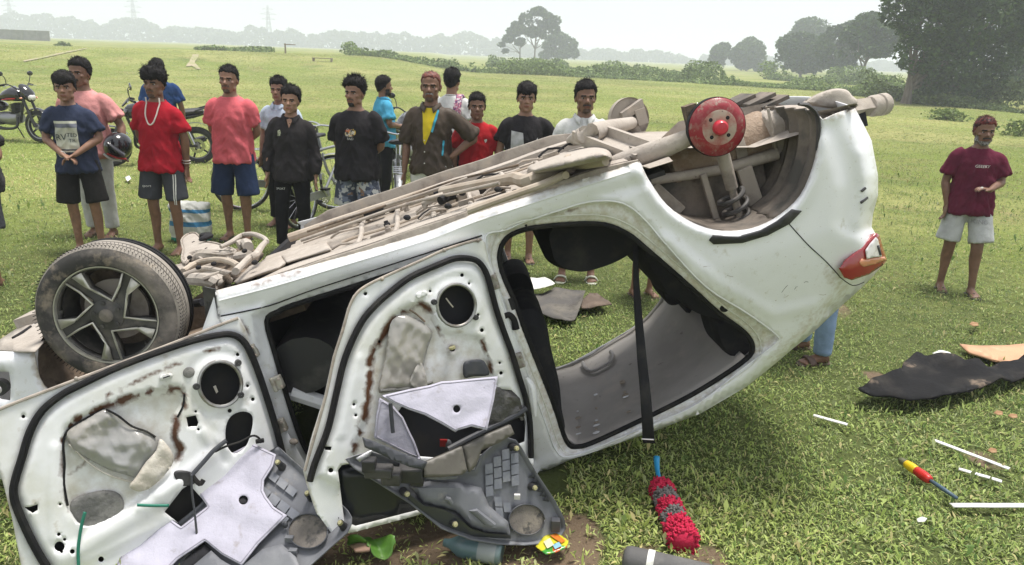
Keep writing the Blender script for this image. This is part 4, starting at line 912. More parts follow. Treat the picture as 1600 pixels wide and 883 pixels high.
for (q0, q1), r_ in ((((300, 424), (330, 414)), .012), (((318, 436), (352, 424)), .014), (((352, 412), (364, 392)), .010), (((330, 400), (362, 404)), .009), (((384, 404), (404, 392)), .012), (((306, 398), (322, 410)), .010)): obj('link_rod', tube(U(np.array([q0, q1], float), H0+.012), [r_, r_*.85], 8), m_under2, car)
obj('engine_undertray', box(L3(.30, .85, H0-.20), (.75, 1.1, .05), [ca, cw, cv]), m_mud, car)
for q in ((296, 402), (310, 418), (334, 412), (382, 392), (398, 410)): obj('bolt', ellipsoid(U([q], H0+.045)[0], (.016, .016, .012), 8, 6, [ca, cw, cv]), m_dark, car)
obj('mud_flap', strip(S(np.array([(316, 448), (336, 452), (341, 498)], float), -.0), S(np.array([(322, 500), (330, 503), (341, 500)], float), .05), 4), m_blackpl, car)
ml = np.array([(318, 448), (336, 452), (341, 500), (330, 505), (324, 478)], float); P, T = sheet2d(ml, step=6); V = S(P, .02); o = obj('arch_flap', (V, orient(V, T, CAMN)), m_blackpl, car); mod_solid(o, .008)
obj('stub_axle', tube([S([(305, 474)], .2)[0], S([(318, 472)], .15)[0]], .018, 8), m_dark, car)

# ------------------------------------------------------------------ inside the cabin
nr = np.array([(1190, 552), (1168, 566), (1122, 597), (1077, 624), (1032, 647), (986, 669), (932, 694), (903, 703), (884, 700), (870, 640), (800, 690), (700, 735)], float)
np_ = np.array([(1166, 558), (1150, 572), (1122, 589), (1077, 616), (1032, 639), (986, 661), (932, 686), (903, 694), (880, 676), (800, 725), (700, 760), (600, 785)], float)
near = S(np_, body_off(np_)+.055)
farp = np.array([(1050, 430), (1040, 450), (1034, 470), (1012, 497), (985, 520), (958, 536), (925, 556), (896, 569), (866, 578), (820, 594), (760, 615), (700, 635)], float)
far_ = S(farp, 1.335)
hlV, hlF = strip(near, far_, 14, .05, -cv); hlV = clampz(hlV+cv*.006*(fbm(hlV*5, 2)-.5)[:, None], .04)
o = obj('headliner', (hlV, hlF), m_liner, car); mod_solid(o, .02, 1)
_bt = BVHTree.FromPolygons([tuple(v) for v in hlV], [tuple(f) for f in hlF]); gh = []
for q_ in ((911, 566), (914, 574), (925, 580), (942, 573), (955, 564), (957, 555), (954, 549)):
    dd_ = unit(rays([q_])[0]); h_ = _bt.ray_cast(Vector(CAMN), Vector(dd_)); gh.append((np.array(h_[0]) if h_[0] is not None else S([q_], 1.2)[0])-dd_*.035)
gh = np.array(gh)
g_ = obj('grab_handle', tube(gh, [.013, .014, .013, .012, .013, .014, .013], 10, 4, flat=.8), mat('handle_plastic', (.42, .40, .38), .5), car)
obj('far_roof_rail', tube(far_[:9], .014, 8, 3), m_liner, car)
# rear bench (upside down): cushion hangs from the floor, backrest behind it
def slab(outline, w0_, w1_, name, m=m_fabric, round_=.05, n=9):
    C = spline(outline, 4, True); base = S(C, .45); l = loc(base); c = l.mean(0); secs = []
    V = []; F = []; k = len(C); ts = np.linspace(0, 1, n)
    for t in ts:
        w_ = w0_+(w1_-w0_)*t; sc = 1-.18*(max(0, 1-t/.12)**2+max(0, 1-(1-t)/.12)**2)
        V += [L3(c[0]+(q[0]-c[0])*sc, w_, c[2]+(q[2]-c[2])*sc) for q in l]
    for i in range(n-1):
        for j in range(k): F.append((i*k+j, i*k+(j+1) % k, (i+1)*k+(j+1) % k, (i+1)*k+j))
    F += [tuple(range(k))[::-1], tuple((n-1)*k+j for j in range(k))]
    o = obj(name, (V, F), m, car); return o
slab([(842, 352), (846, 385), (853, 405), (872, 418), (900, 424), (930, 418), (965, 405), (992, 388), (1005, 365), (985, 330), (930, 318), (870, 330)], .34, 1.30, 'rear_seat_cushion')
slab([(985, 365), (992, 396), (1012, 428), (1030, 452), (1054, 462), (1072, 480), (1095, 490), (1128, 500), (1170, 540), (1185, 520), (1150, 480), (1090, 420), (1030, 360)], .34, 1.30, 'rear_seat_back')
for w0_, sgn in ((.36, 1), (.98, -1)): slab([(1108, 492), (1112, 520), (1122, 540), (1142, 552), (1158, 548), (1168, 535), (1160, 515), (1135, 495)], w0_, w0_+.26, 'headrest', round_=.03)
slab([(1052, 462), (1056, 485), (1070, 502), (1088, 500), (1098, 488), (1092, 474), (1072, 460)], .70, .95, 'headrest')
slab([(800, 478), (830, 470), (848, 490), (856, 530), (868, 580), (872, 620), (876, 655), (850, 690), (820, 690), (790, 600), (782, 520)], .25, .72, 'front_seat')
slab([(640, 470), (700, 440), (780, 430), (800, 478), (782, 520), (700, 520), (650, 500)], .22, .70, 'front_seat')
slab([(800, 478), (830, 470), (848, 490), (852, 530), (860, 580), (868, 620), (870, 655), (850, 690), (820, 690), (790, 600), (782, 520)], .92, 1.38, 'front_seat')
# seat belt webbing hanging across the opening
bp = [(993, 385), (994, 440), (998, 500), (1003, 560), (1009, 620), (1014, 692)]
bw = [4, 5, 6.5, 7.5, 8.5, 9.5]; bo = np.array([.22, .20, .16, .11, .06, .03])
A = S(np.array([(x-h, y) for (x, y), h in zip(bp, bw)], float), bo); B = S(np.array([(x+h, y+1) for (x, y), h in zip(bp, bw)], float), bo-.006)
o = obj('seat_belt', strip(A, B, 3), m_fabric, car, smooth=False); mod_solid(o, .003)
obj('belt_stitch', tube([A[-1]+cv*.02, B[-1]+cv*.02], .003, 6), m_clear, o)
# plug, hole and scratches on the C pillar frame
obj('plug', lathe([(.001, .004), (.012, .004), (.020, .002), (.021, -.003)], S([(1132, 481)], body_off(np.array([(1132., 481)]))-.002)[0], -cw, 18), m_rubber, car)
for q in ((1108, 450), (1116, 455)): obj('fixing_hole', ellipsoid(S([q], .035)[0], (.014, .005, .010), 8, 5, [unit(ca-.6*cv), cw, cv]), m_dark, car)
for q in ((812, 359), (822, 352)): obj('fixing_hole', ellipsoid(S([q], body_off(np.array([q], float)))[0], (.006, .004, .006), 8, 5, [ca, cw, cv]), m_dark, car)
# door hinges, check straps and the grab tube on the B pillar
m_hinge = mat('painted_hinge', (.42, .41, .36), .6, .2, var=[((.22, .19, .15), 25, .42, .65)])
def hinge(q, sc=1.0, parent=car, w0_=0.0):
    p = S([q], w0_)[0]; hg = obj('hinge', join(box(p, (.035*sc, .03, .065*sc), [ca, cw, cv]), tube([p-ca*.022*sc-cv*.036*sc-cw*.015, p-ca*.022*sc+cv*.036*sc-cw*.015], .011*sc, 10)), m_hinge, parent, smooth=False); mod_bevel(hg, .004)
    for s in (-1, 1): obj('hinge_bolt', lathe([(.001, .008), (.006, .008), (.007, 0)], p+ca*.008+cv*.02*s*sc-cw*.016, -cw, 6), m_under2, hg)
for q in ((772, 440), (812, 563), (820, 640)): hinge(q)
for q in ((436, 597), (441, 664), (396, 548)): hinge(q, .9)
obj('hinge_bolt', ellipsoid(S([(459, 690)], .0)[0], (.02, .015, .014), 10, 6), m_under2, car)
obj('wiring_boot', tube(S(np.array([(785, 496), (795, 492), (803, 500), (806, 514)], float), .0), [.012, .013, .014, .017], 10, 4), m_rubber, car)
obj('pillar_moulding', tube(S(np.array([(822, 590), (830, 604), (833, 625), (836, 650)], float), .01), [.008, .018, .018, .008], 8, 4), m_white, car)
obj('pillar_slot', box(S([(800, 475)], .02)[0], (.02, .012, .05), [ca, cw, cv]), m_dark, car)

wsA = [L3(.55, .16, -.60), L3(.85, .20, -.86), L3(1.15, .24, -1.06)]; wsB = [L3(.55, CARW-.16, -.60), L3(.85, CARW-.20, -.86), L3(1.15, CARW-.24, -1.06)]
wv, wf = strip(wsA, wsB, 8, .06, -ca); o = obj('added_windscreen', (clampz(wv, .05), wf), mat('cabin_shade_glass', (.012, .014, .02), .3), car); mod_solid(o, .006)  # added sheet, coloured near black to stand in for shade inside the cabin

r_ = np.random.default_rng(23)
for k in range(9):
    q0 = np.array([r_.uniform(1040, 1330), 0]); q0[1] = np.interp(q0[0], [1040, 1330], [420, 440])+r_.uniform(-20, 40); an_ = r_.uniform(-.9, .2); L_ = r_.uniform(5, 20); q1 = q0+L_*np.array([math.cos(an_), math.sin(an_)])
    Q_ = np.array([q0, (q0+q1)/2+r_.normal(size=2)*.8, q1])
    if (sdist(Q_, BODY) > 8).all() and (sdist(Q_, OPEN) < -6).all(): line_on_side('scratch', Q_, .0011, m_under2 if k % 3 else m_blackpl, -.0004)

lip_ = FLANGE[(FLANGE[:, 1] < 545) & (FLANGE[:, 0] > 775)]
for crv, r_l, mm_, lf_ in ((inset(FLANGE, 1.5), .0035, m_white, .003), (inset(OPEN, -13), .0032, m_jamb, .003)): obj('flange_lip', tube(S(crv, body_off(crv)-lf_), r_l, 6, closed=True), mm_, car)
line_on_side('sill_crease', spline([(342, 470), (430, 447), (520, 420), (610, 393), (680, 371), (745, 346), (880, 302), (985, 268)], 4), .0035, m_white, .003)
# mud and paint flakes dropped on the roof lining
for k in range(22):
    u_, v_ = r_.uniform(.45, .8), r_.uniform(.05, .55); p0 = near[int(2+u_*7)]*(1-v_)+far_[int(2+u_*7)]*v_; p0 = p0-cv*.05*math.sin(math.pi*v_)+cv*.012
    obj('mud_flake', ellipsoid(p0, (r_.uniform(.006, .022), r_.uniform(.005, .014), .004), 7, 5, [ca, cw, cv]), m_pipe if k % 3 else m_white, car)

# ================================================================== open doors (hinged on the car; inner faces towards the camera)
class Plane:
    def __init__(self, o, n): self.o = np.asarray(o, float); self.n = unit(n)
    def __call__(self, P, h=0.0): return on_plane(P, self.o, self.n, h)     # h metres towards the viewer
def door_plane(q, beta, lean=0.0, w0_=0.0):
    d = -ca*math.cos(beta)-cw*math.sin(beta); n = np.cross(d, cv+cw*lean)
    o = S([q], w0_)[0]; return Plane(o, n if n @ (CAMN-o) > 0 else -n)
def plane3(a_, b_, c_):
    """plane through three photo points at given depths (px, py, y)"""
    A, B, C_ = [on_plane([(q[0], q[1])], (0, q[2], 0), (0, 1, 0))[0] for q in (a_, b_, c_)]
    n = np.cross(B-A, C_-A); return Plane(A, n if n @ (CAMN-A) > 0 else -n)
DF = door_plane((374, 498), rad(31), 0, -.012)
DR = door_plane((757, 382), rad(26), 0, -.006)
def psheet(name, pl, outer, holes, hf, m, parent, step=8, fine=5, breaks=(), t=.003, attrs=None, solid=True, smooth=True):
    P, T = sheet2d(outer, holes, breaks, step, fine); h = hf(P) if callable(hf) else np.full(len(P), float(hf))
    V = clampz(pl(P, h), .006); o = obj(name, (V, orient(V, T, CAMN)), m, parent, smooth=smooth, attrs=attrs(P) if attrs else None)
    if solid: mod_solid(o, t)
    return o
def ptube(name, pl, P, h, r, m, parent, sm=4, n=8, closed=False, flat=1.0):
    return obj(name, tube(pl(np.array(P, float), h), r, n, sm=sm, closed=closed, flat=flat), m, parent)
m_door = mat('door_inner_paint', (.77, .78, .79), .42, coat=.25, var=[((.60, .60, .53), 3.5, .46, .72, 6), ((.42, .37, .29), 12, .62, .80, 6), ((.25, .19, .13), 40, .72, .82, 4)], attrs=[('dust', (.42, .37, .28), 16), ('rust', (.10, .040, .018), 26)], bump=(8, .10, .015))
m_film = mat('torn_moisture_film', (.29, .29, .285), .16, var=[((.33, .30, .25), 1.2, .5, .75, 2), ((.36, .29, .20), 6, .70, .84, 5)], bump=(14, .12, .01), spec=.7, coat=.6)
m_filmw = mat('dirty_film_flap', (.50, .46, .39), .5, var=[((.62, .59, .53), 8, .46, .7, 6), ((.30, .22, .15), 10, .6, .78, 6)], bump=(18, .5, .02))
m_pad = mat('grey_damping_pad', (.12, .12, .115), .85, var=[((.24, .235, .22), 9, .42, .66, 6), ((.06, .06, .058), 22, .55, .72, 6)], bump=(45, .6, .01))
m_felt = mat('lavender_felt', (.44, .43, .505), .95, var=[((.37, .36, .42), 3, .44, .68, 5), ((.27, .25, .25), 13, .58, .74, 6), ((.2, .175, .16), 60, .68, .76, 4)], bump=(30, .45, .008), spec=.1)
m_felt2 = mat('felt_edge', (.30, .29, .34), .95); m_green = mat('green_tape', (.02, .17, .115), .5)
m_glass = mat('dark_dirty_glass', (.016, .018, .022), .25, var=[((.05, .048, .045), 4, .55, .75, 6)], spec=.5)
def crumple(P, sc=.03, seed=0., o=4): f = fbm(np.c_[P*sc+seed, np.full(len(P), seed)], o); return 1-2*np.abs(f-.5)*2

# ---------------------------------------------------------------- front door
FD = np.array([(374, 496), (383, 512), (391, 537), (405, 572), (417, 604), (428, 655), (436, 690), (455, 745), (478, 815), (492, 905), (470, 985), (60, 985), (36, 900), (33, 883), (18, 805), (0, 736), (-14, 692), (-20, 668), (-14, 650), (-4, 641), (12, 633), (120, 592), (250, 543), (340, 508), (366, 498)], float)
FSEAL = [(84, 905), (72, 884), (62, 868), (45, 836), (26, 792), (21, 768), (25, 745), (34, 716), (47, 674), (66, 642), (95, 618), (121, 604), (192, 571), (287, 537), (340, 524), (366, 524), (384, 538), (399, 569), (415, 615), (430, 664), (440, 702), (450, 735)]
FSEALS = spline(FSEAL, 4)
FPAN = np.array(list(inset(np.array(list(FSEALS)+[(470, 900), (90, 960)]), 10)))
FREC = spline([(104, 790), (100, 755), (97, 720), (98, 690), (103, 672), (116, 658), (158, 638), (200, 622), (240, 611), (278, 607), (287, 615), (286, 634), (276, 652), (272, 680), (283, 702), (280, 716), (262, 740), (235, 768), (205, 790), (165, 812), (130, 820)], 4, True)
FSPK = circ(344, 600, 31, 28, 33); FOVAL = spline([(355, 660), (364, 648), (380, 643), (393, 648), (395, 662), (390, 685), (382, 700), (366, 709), (355, 697), (352, 678)], 3, True)
FSQ = [(291, 652), (306, 649), (310, 660), (308, 666), (294, 667)]; FTRI = [(257, 800), (285, 764), (296, 757), (318, 782), (322, 790), (300, 808), (284, 822)]
FH = [FSPK, FOVAL, np.array(FSQ, float), np.array(FTRI, float), circ(371.5, 554, 3, 8), circ(387, 603, 2.5, 8), circ(395, 624, 3, 8), circ(359, 642, 3.4, 10), circ(306, 643, 2.2, 8), circ(310, 671, 2.2, 8), circ(36.5, 651, 3, 8), circ(93, 854, 8, 12), circ(113, 862, 4, 10), circ(158, 874, 4.5, 10),
      np.array([(37, 793), (47, 792), (59, 788), (59, 797), (51, 802), (45, 799)], float), circ(92, 835, 3, 8), circ(101, 843, 2.6, 8), circ(96, 862, 2.6, 8), circ(94, 788, 2.2, 8)]
FRECL = np.array([(98, 690), (103, 672), (116, 658), (158, 638), (200, 622), (240, 611), (278, 607), (287, 615), (286, 634), (276, 652), (272, 680), (283, 702), (280, 716)], float)
def fd_h(P):
    d = sdist(P, FPAN); h = .016*sstep(d, -3, 7)
    d2 = sdist(P, FREC); h -= .026*sstep(d2, -5, 5)
    h -= .012*np.clip(1-segdist(P, FSEALS)/9, 0, 1)
    h -= .018*sstep(segdist(P, FD[20:]), 8, 1)*.4
    ds = np.hypot(P[:, 0]-344, P[:, 1]-600); h += .007*np.exp(-((ds-37)/5)**2)-.006*np.exp(-((ds-50)/6)**2)
    h += .008*sstep(segdist(P, np.array([(320, 676), (345, 700), (300, 735), (250, 770)])), 16, 3)      # pressed ridges
    h -= .007*sstep(segdist(P, np.array([(320, 640), (334, 690), (352, 722)])), 9, 2)
    h += .006*sstep(segdist(P, np.array([(86, 700), (82, 760), (84, 840)])), 12, 3)
    h += .012*sstep(segdist(P, np.array([(100, 872), (200, 812), (280, 760)])), 20, 3)
    h += .006*(fbm(np.c_[P*.02, np.zeros(len(P))], 3)-.5)*sstep(d2, 2, 14)*2.2
    h += .004*(fbm(np.c_[P*.03, np.ones(len(P))], 3)-.5)
    return h
def fd_attr(P):
    n = fbm(np.c_[P*.09, np.zeros(len(P))], 3)
    r = .95*np.clip(1-segdist(P, FRECL)/13, 0, 1)*sstep(n, .34, .6); r = np.maximum(r, .85*np.clip(1-segdist(P, np.array([(275, 655), (271, 680), (281, 704), (277, 716)]))/12, 0, 1))
    r = np.maximum(r, .78*np.clip(1-segdist(P, np.array([(148, 627), (200, 602), (240, 583), (262, 574), (284, 566)]))/7, 0, 1)*sstep(n, .4, .56)); r = np.maximum(r, .8*np.clip(1-segdist(P, np.array([(318, 550), (344, 545)]))/6, 0, 1))
    r = np.maximum(r, .7*np.clip(1-segdist(P, np.array([(110, 740), (125, 730), (137, 718)]))/7, 0, 1)); r = np.maximum(r, .6*np.clip(1-segdist(P, np.array([(98, 690), (97, 760), (104, 800)]))/9, 0, 1)*sstep(n, .35, .55))
    d = .5*np.clip(1-segdist(P, FD[20:])/10, 0, 1); d = np.maximum(d, .62*np.clip(1-segdist(P, np.array([(374, 498), (383, 520), (390, 545)]))/8, 0, 1)); d = np.maximum(d, .36*sstep(sdist(P, FREC), -12, 12)); d = np.maximum(d, .45*np.clip(1-segdist(P, np.array([(0, 736), (18, 805), (33, 883)]))/16, 0, 1))
    return {'rust': r, 'dust': d}
fdoor = psheet('front_door', DF, FD, FH, fd_h, m_door, car, 6, 4, [FSEALS, FPAN, FREC, FRECL], attrs=fd_attr)
psheet('door_skin', DF, FD, (), lambda P: -.075-.03*sstep(sdist(P, FD), 0, 60), m_white, fdoor, 24, 14)
obj('door_edge', strip(DF(np.r_[FD, FD[:1]], fd_h(np.r_[FD, FD[:1]])-.003), DF(np.r_[FD, FD[:1]], -.075), 1), m_jamb, fdoor)
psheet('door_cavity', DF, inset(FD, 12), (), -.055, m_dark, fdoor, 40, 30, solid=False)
ptube('weatherstrip', DF, FSEALS, .012, .0135, m_rubber, fdoor, 0)
ptube('door_lip', DF, [(-20, 668), (-10, 647), (12, 634), (120, 593), (250, 544), (340, 509), (372, 497)], .002, .006, m_under2, fdoor, 3, 6)
# speaker ring with three lugs
fr = ptube('speaker_ring', DF, circ(344, 600, 33.5, 24, 35.5), .022, .0075, m_steel2, fdoor, 0, 8, True)
for x, y in ((372, 567), (307, 604), (376, 617)): obj('lug', lathe([(.001, .012), (.012, .012), (.014, .004), (.014, -.01)], DF([(x, y)], .022)[0], DF.n, 10), m_blackpl, fr)
psheet('speaker_wire', DF, [(333, 604), (337, 602), (341, 612), (338, 615)], (), -.02, m_filmw, fdoor, 4, solid=False)
for x, y, r in ((295, 582, 8.5),): obj('plug', lathe([(.001, .004), (.018, .004), (.022, .001)], DF([(x, y)], .016)[0], DF.n, 18), m_pad, fdoor)
pl_ = psheet('latch_plate', DF, [(249, 590), (252, 586), (266, 583), (270, 585), (269, 590), (254, 595), (250, 594)], (), .026, m_door, fdoor, 4, t=.008); obj('plate_slot', box(DF([(260, 589)], .0275)[0], (.025, .006, .004), [unit(DF([(266, 587)])[0]-DF([(254, 591)])[0]), DF.n, np.cross(DF.n, unit(DF([(266, 587)])[0]-DF([(254, 591)])[0]))]), m_dark, pl_)
for x, y in ((246, 594), (119, 592)): obj('edge_clip', ellipsoid(DF([(x, y)], .006)[0], (.007, .007, .01), 8, 6), m_under2, fdoor)
# torn silver film, its flap and the grey pad
FILM = spline([(104, 680), (115, 666), (150, 646), (166, 640), (185, 648), (205, 664), (228, 672), (244, 682), (250, 694), (246, 712), (232, 724), (216, 746), (196, 742), (170, 734), (146, 722), (128, 712), (112, 700)], 3, True)
film = psheet('moisture_film', DF, FILM, (), lambda P: .012+.020*sstep(sdist(P, FILM), 0, 14)+.034*(fold(P, .024, 3, 7, 26)-.5)*sstep(sdist(P, FILM), 0, 10)-.02*np.exp(-((P[:, 0]-165)**2/1400+(P[:, 1]-672)**2/300)), m_film, fdoor, 5, 4, t=.001)
ptube('film_bead', DF, [(166, 640), (185, 650), (206, 666), (228, 674), (243, 683)], .020, .004, m_rubber, fdoor, 4, 6)
ptube('film_bead', DF, [(288, 616), (286, 634), (277, 652)], .014, .004, m_rubber, fdoor, 4, 6)
ptube('film_bead', DF, [(163, 639), (120, 662), (104, 676), (99, 694), (101, 725), (100, 755), (106, 790)], .006, .0042, m_rubber, fdoor, 4, 6)
ptube('film_bead', DF, [(108, 694), (140, 724), (170, 742), (202, 752), (214, 752)], .010, .0035, m_filmw, fdoor, 4, 6)
FLAP = spline([(250, 686), (262, 696), (271, 712), (268, 728), (250, 750), (232, 764), (216, 768), (202, 760), (212, 746), (228, 722), (244, 704)], 3, True)
psheet('film_flap', DF, FLAP, (), lambda P: .028+.020*fold(P, .02, 7)*sstep(sdist(P, FLAP), 0, 8), m_filmw, fdoor, 5, 4, t=.0015)
PAD = spline([(109, 790), (118, 778), (140, 770), (165, 766), (184, 770), (193, 782), (192, 798), (178, 812), (150, 828), (125, 832), (116, 815)], 3, True)
psheet('damping_pad', DF, PAD, (), lambda P: -.004+.008*sstep(sdist(P, PAD), 0, 5)+.006*fbm(np.c_[P*.1, np.zeros(len(P))], 3), m_pad, fdoor, 5, 4, t=.003)
ptube('pad_gap', DF, [(130, 834), (150, 829), (178, 814), (190, 803)], .002, .004, m_dark, fdoor, 3, 6)
def ribbon(name, pl, P, w_, h, m, parent, sm=5):
    Q = spline(P, sm); t = np.gradient(Q, axis=0); n = np.c_[-t[:, 1], t[:, 0]]/np.linalg.norm(t, axis=1)[:, None]
    o = obj(name, strip(pl(Q-n*w_, h), pl(Q+n*w_, np.asarray(h)+.002), 1), m, parent, smooth=False); mod_solid(o, .0015); return o
ribbon('green_tape', DF, [(133, 800), (128, 818), (124, 840), (122, 862), (123, 890)], 2.6, .03, m_green, fdoor)
ribbon('green_tape', DF, [(214, 789), (236, 790), (264, 790)], 2.4, .034, m_green, fdoor)
# latch, rods and black foam round the dark opening
psheet('latch_box', DF, spline([(272, 742), (280, 736), (298, 738), (308, 748), (300, 758), (282, 758)], 3, True), (), .03, m_blackpl, fdoor, 4, t=.02)
ptube('wiring', DF, [(300, 742), (318, 722), (334, 704), (354, 688)], .05, .009, m_greydk, fdoor)
ptube('wiring', DF, [(336, 706), (352, 698), (376, 690), (394, 681), (404, 684), (408, 692)], .05, .0045, m_rubber, fdoor)
ptube('lock_rod', DF, [(299, 742), (300, 770), (304, 800), (308, 838)], .12, .0045, m_greydk, fdoor)
ptube('wire_plug', DF, [(400, 690), (412, 688)], .05, .010, m_rubber, fdoor)
ptube('foam', DF, [(300, 744), (312, 756), (318, 750)], .05, .010, m_rubber, fdoor)

# ---------------------------------------------------------------- rear door
RD = np.array([(758, 379), (763, 405), (771, 425), (783, 470), (794, 515), (806, 555), (816, 590), (828, 650), (832, 690), (834, 726), (770, 758), (650, 806), (551, 832), (520, 836), (494, 800), (482, 765), (474, 736), (488, 680), (507, 619), (520, 558), (533, 518), (543, 482), (552, 462), (566, 449), (595, 434), (627, 419), (660, 405), (693, 390), (730, 378), (750, 373)], float)
RSEAL = [(484, 752), (492, 724), (512, 672), (524, 622), (536, 570), (549, 535), (566, 502), (584, 480), (606, 460), (640, 434), (682, 415), (712, 404), (738, 405), (752, 414), (763, 436), (775, 482), (788, 520), (800, 552), (812, 592), (822, 625), (828, 660), (830, 715)]
RSEALS = spline(RSEAL, 4)
RPAN = np.array(list(inset(np.array(list(RSEALS)+[(760, 720), (650, 770), (550, 780)]), 9)))
RREC = spline([(552, 730), (556, 690), (574, 640), (577, 590), (580, 560), (596, 526), (620, 490), (640, 478), (660, 474), (676, 488), (684, 512), (700, 522), (735, 524), (752, 532), (762, 556), (772, 592), (775, 606), (745, 640), (700, 690), (620, 720)], 4, True)
RRECL = np.array([(545, 735), (556, 690), (570, 650), (577, 600), (579, 562), (596, 526), (620, 492), (640, 480), (658, 475), (672, 484)], float)
RSPK = circ(713, 477, 28, 28, 31)
RWIN = np.array([(528, 735), (534, 727), (560, 722), (600, 735), (650, 760), (690, 775), (760, 742), (780, 742), (772, 752), (650, 798), (556, 822), (538, 815)], float)
RDARK = np.array([(612, 660), (650, 600), (700, 605), (768, 606), (800, 610), (812, 625), (822, 660), (820, 690), (795, 700), (745, 712), (690, 716), (640, 712)], float)
RLOW = np.array([(590, 650), (604, 640), (612, 700), (596, 704)], float)
RH = [RSPK, RWIN, RDARK, circ(707, 545, 5, 10), circ(669, 421, 0.1, 3), circ(571, 459, 3, 8), circ(593, 534, 2.4, 8), circ(672, 455, 2.2, 8), circ(722, 430, 3.0, 8), circ(733, 443, 2, 8), circ(753, 516, 3.2, 8), circ(747, 492, 2.4, 8), circ(781, 567, 2.2, 8), circ(783, 583, 3, 8), circ(553, 632, 2.4, 8), circ(556, 649, 2.4, 8), circ(517, 735, 4, 9), np.array([(505, 690), (509, 698), (518, 698), (517, 704), (508, 703), (503, 695)], float)]
RH = [h for h in RH if len(h) > 3]
def rd_h(P):
    d = sdist(P, RPAN); h = .016*sstep(d, -3, 7); d2 = sdist(P, RREC); h -= .024*sstep(d2, -4, 5)
    h -= .012*np.clip(1-segdist(P, RSEALS)/8, 0, 1); ds = np.hypot(P[:, 0]-713, P[:, 1]-477); h += .006*np.exp(-((ds-34)/4)**2)-.005*np.exp(-((ds-45)/5)**2)
    h += .006*sstep(segdist(P, np.array([(562, 560), (548, 620), (534, 680)])), 9, 2)+.012*sstep(np.hypot(P[:, 0]-707, P[:, 1]-546), 16, 5)
    h += .005*(fbm(np.c_[P*.03, np.ones(len(P))], 3)-.5)
    return h
def rd_attr(P):
    n = fbm(np.c_[P*.09, np.ones(len(P))], 3)
    r = .92*np.clip(1-segdist(P, RRECL)/13, 0, 1)*sstep(n, .30, .52); r = np.maximum(r, .75*np.clip(1-segdist(P, np.array([(684, 512), (690, 526), (704, 548)]))/8, 0, 1)*sstep(n, .35, .55)); r = np.maximum(r, .85*np.clip(1-segdist(P, np.array([(752, 530), (760, 556), (770, 590)]))/10, 0, 1)*sstep(n, .36, .55))
    r = np.maximum(r, .6*np.clip(1-np.hypot(P[:, 0]-707, P[:, 1]-546)/16, 0, 1))
    d = .5*np.clip(1-segdist(P, RD[14:])/9, 0, 1); d = np.maximum(d, .42*sstep(sdist(P, RREC), -10, 12)); d = np.maximum(d, .5*np.clip(1-segdist(P, np.array([(758, 380), (768, 415)]))/8, 0, 1))
    return {'rust': r, 'dust': d}
rdoor = psheet('rear_door', DR, RD, RH, rd_h, m_door, car, 6, 4, [RSEALS, RPAN, RREC, RRECL], attrs=rd_attr)
psheet('door_skin', DR, RD, [RWIN], lambda P: -.065-.03*sstep(sdist(P, RD), 0, 50), m_white, rdoor, 22, 12)
obj('door_edge', strip(clampz(DR(np.r_[RD, RD[:1]], rd_h(np.r_[RD, RD[:1]])-.003)), clampz(DR(np.r_[RD, RD[:1]], -.065)), 1), m_jamb, rdoor)
psheet('door_cavity', DR, inset(RD, 10), [RWIN], -.05, m_dark, rdoor, 40, 26, solid=False)
psheet('window_glass', DR, inset(RWIN, -4) if False else RWIN, (), -.03, m_glass, rdoor, 30, 20, t=.004)
ptube('weatherstrip', DR, RSEALS, .012, .0125, m_rubber, rdoor, 0)
ptube('door_lip', DR, [(476, 736), (509, 619), (522, 558), (535, 518), (545, 482), (554, 463), (567, 450), (595, 435), (660, 406), (693, 391), (730, 379), (752, 374)], .002, .0055, m_under2, rdoor, 3, 6)
fr = ptube('speaker_ring', DR, circ(713, 477, 30, 24, 33), .020, .0065, m_steel2, rdoor, 0, 8, True)
for x, y in ((678, 472), (743, 496)): obj('lug', lathe([(.001, .012), (.010, .012), (.012, .004), (.012, -.01)], DR([(x, y)], .02)[0], DR.n, 10), m_blackpl, fr)
ptube('speaker_wire', DR, [(697, 466), (703, 474), (708, 480)], .0, .003, m_filmw, rdoor, 3, 6)
psheet('latch_plate', DR, [(650, 462), (652, 458), (664, 454), (668, 456), (667, 462), (654, 467)], (), .024, m_door, rdoor, 4, t=.008)
for x, y in ((597, 436), (694, 391), (747, 376)): obj('edge_clip', ellipsoid(DR([(x, y)], .006)[0], (.008, .008, .009), 8, 6), m_under2, rdoor)
RFILM = spline([(613, 500), (632, 492), (655, 500), (664, 506), (676, 520), (668, 545), (660, 580), (654, 596), (650, 612), (620, 610), (592, 614), (596, 585), (602, 556), (606, 525)], 3, True)
psheet('moisture_film', DR, RFILM, (), lambda P: .010+.014*sstep(sdist(P, RFILM), 0, 10)+.028*(fold(P, .026, 5, 7, 26)-.5)*sstep(sdist(P, RFILM), 0, 8), m_film, rdoor, 5, 4, t=.001)
psheet('film_flap', DR, spline([(655, 566), (664, 580), (668, 606), (660, 622), (648, 606), (640, 596)], 3, True), (), lambda P: .024+.01*crumple(P, .05, 2.), m_film, rdoor, 5, 4, t=.001)
ptube('film_bead', DR, [(640, 484), (652, 492), (664, 503)], .012, .004, m_mud, rdoor, 4, 6)
ptube('film_fold', DR, [(594, 610), (640, 607), (676, 596)], .022, .006, m_pad, rdoor, 4, 6)
psheet('rubber_pad', DR, spline([(724, 572), (730, 564), (752, 562), (760, 570), (764, 586), (740, 588), (726, 590)], 3, True), (), .012, m_greydk, rdoor, 5, t=.004)
ptube('stud', DR, [(706, 542), (707, 545)], .02, .014, m_clip, rdoor, 0)
ptube('regulator_bar', DR, [(610, 630), (612, 655), (614, 676)], .05, .008, m_greydk, rdoor)
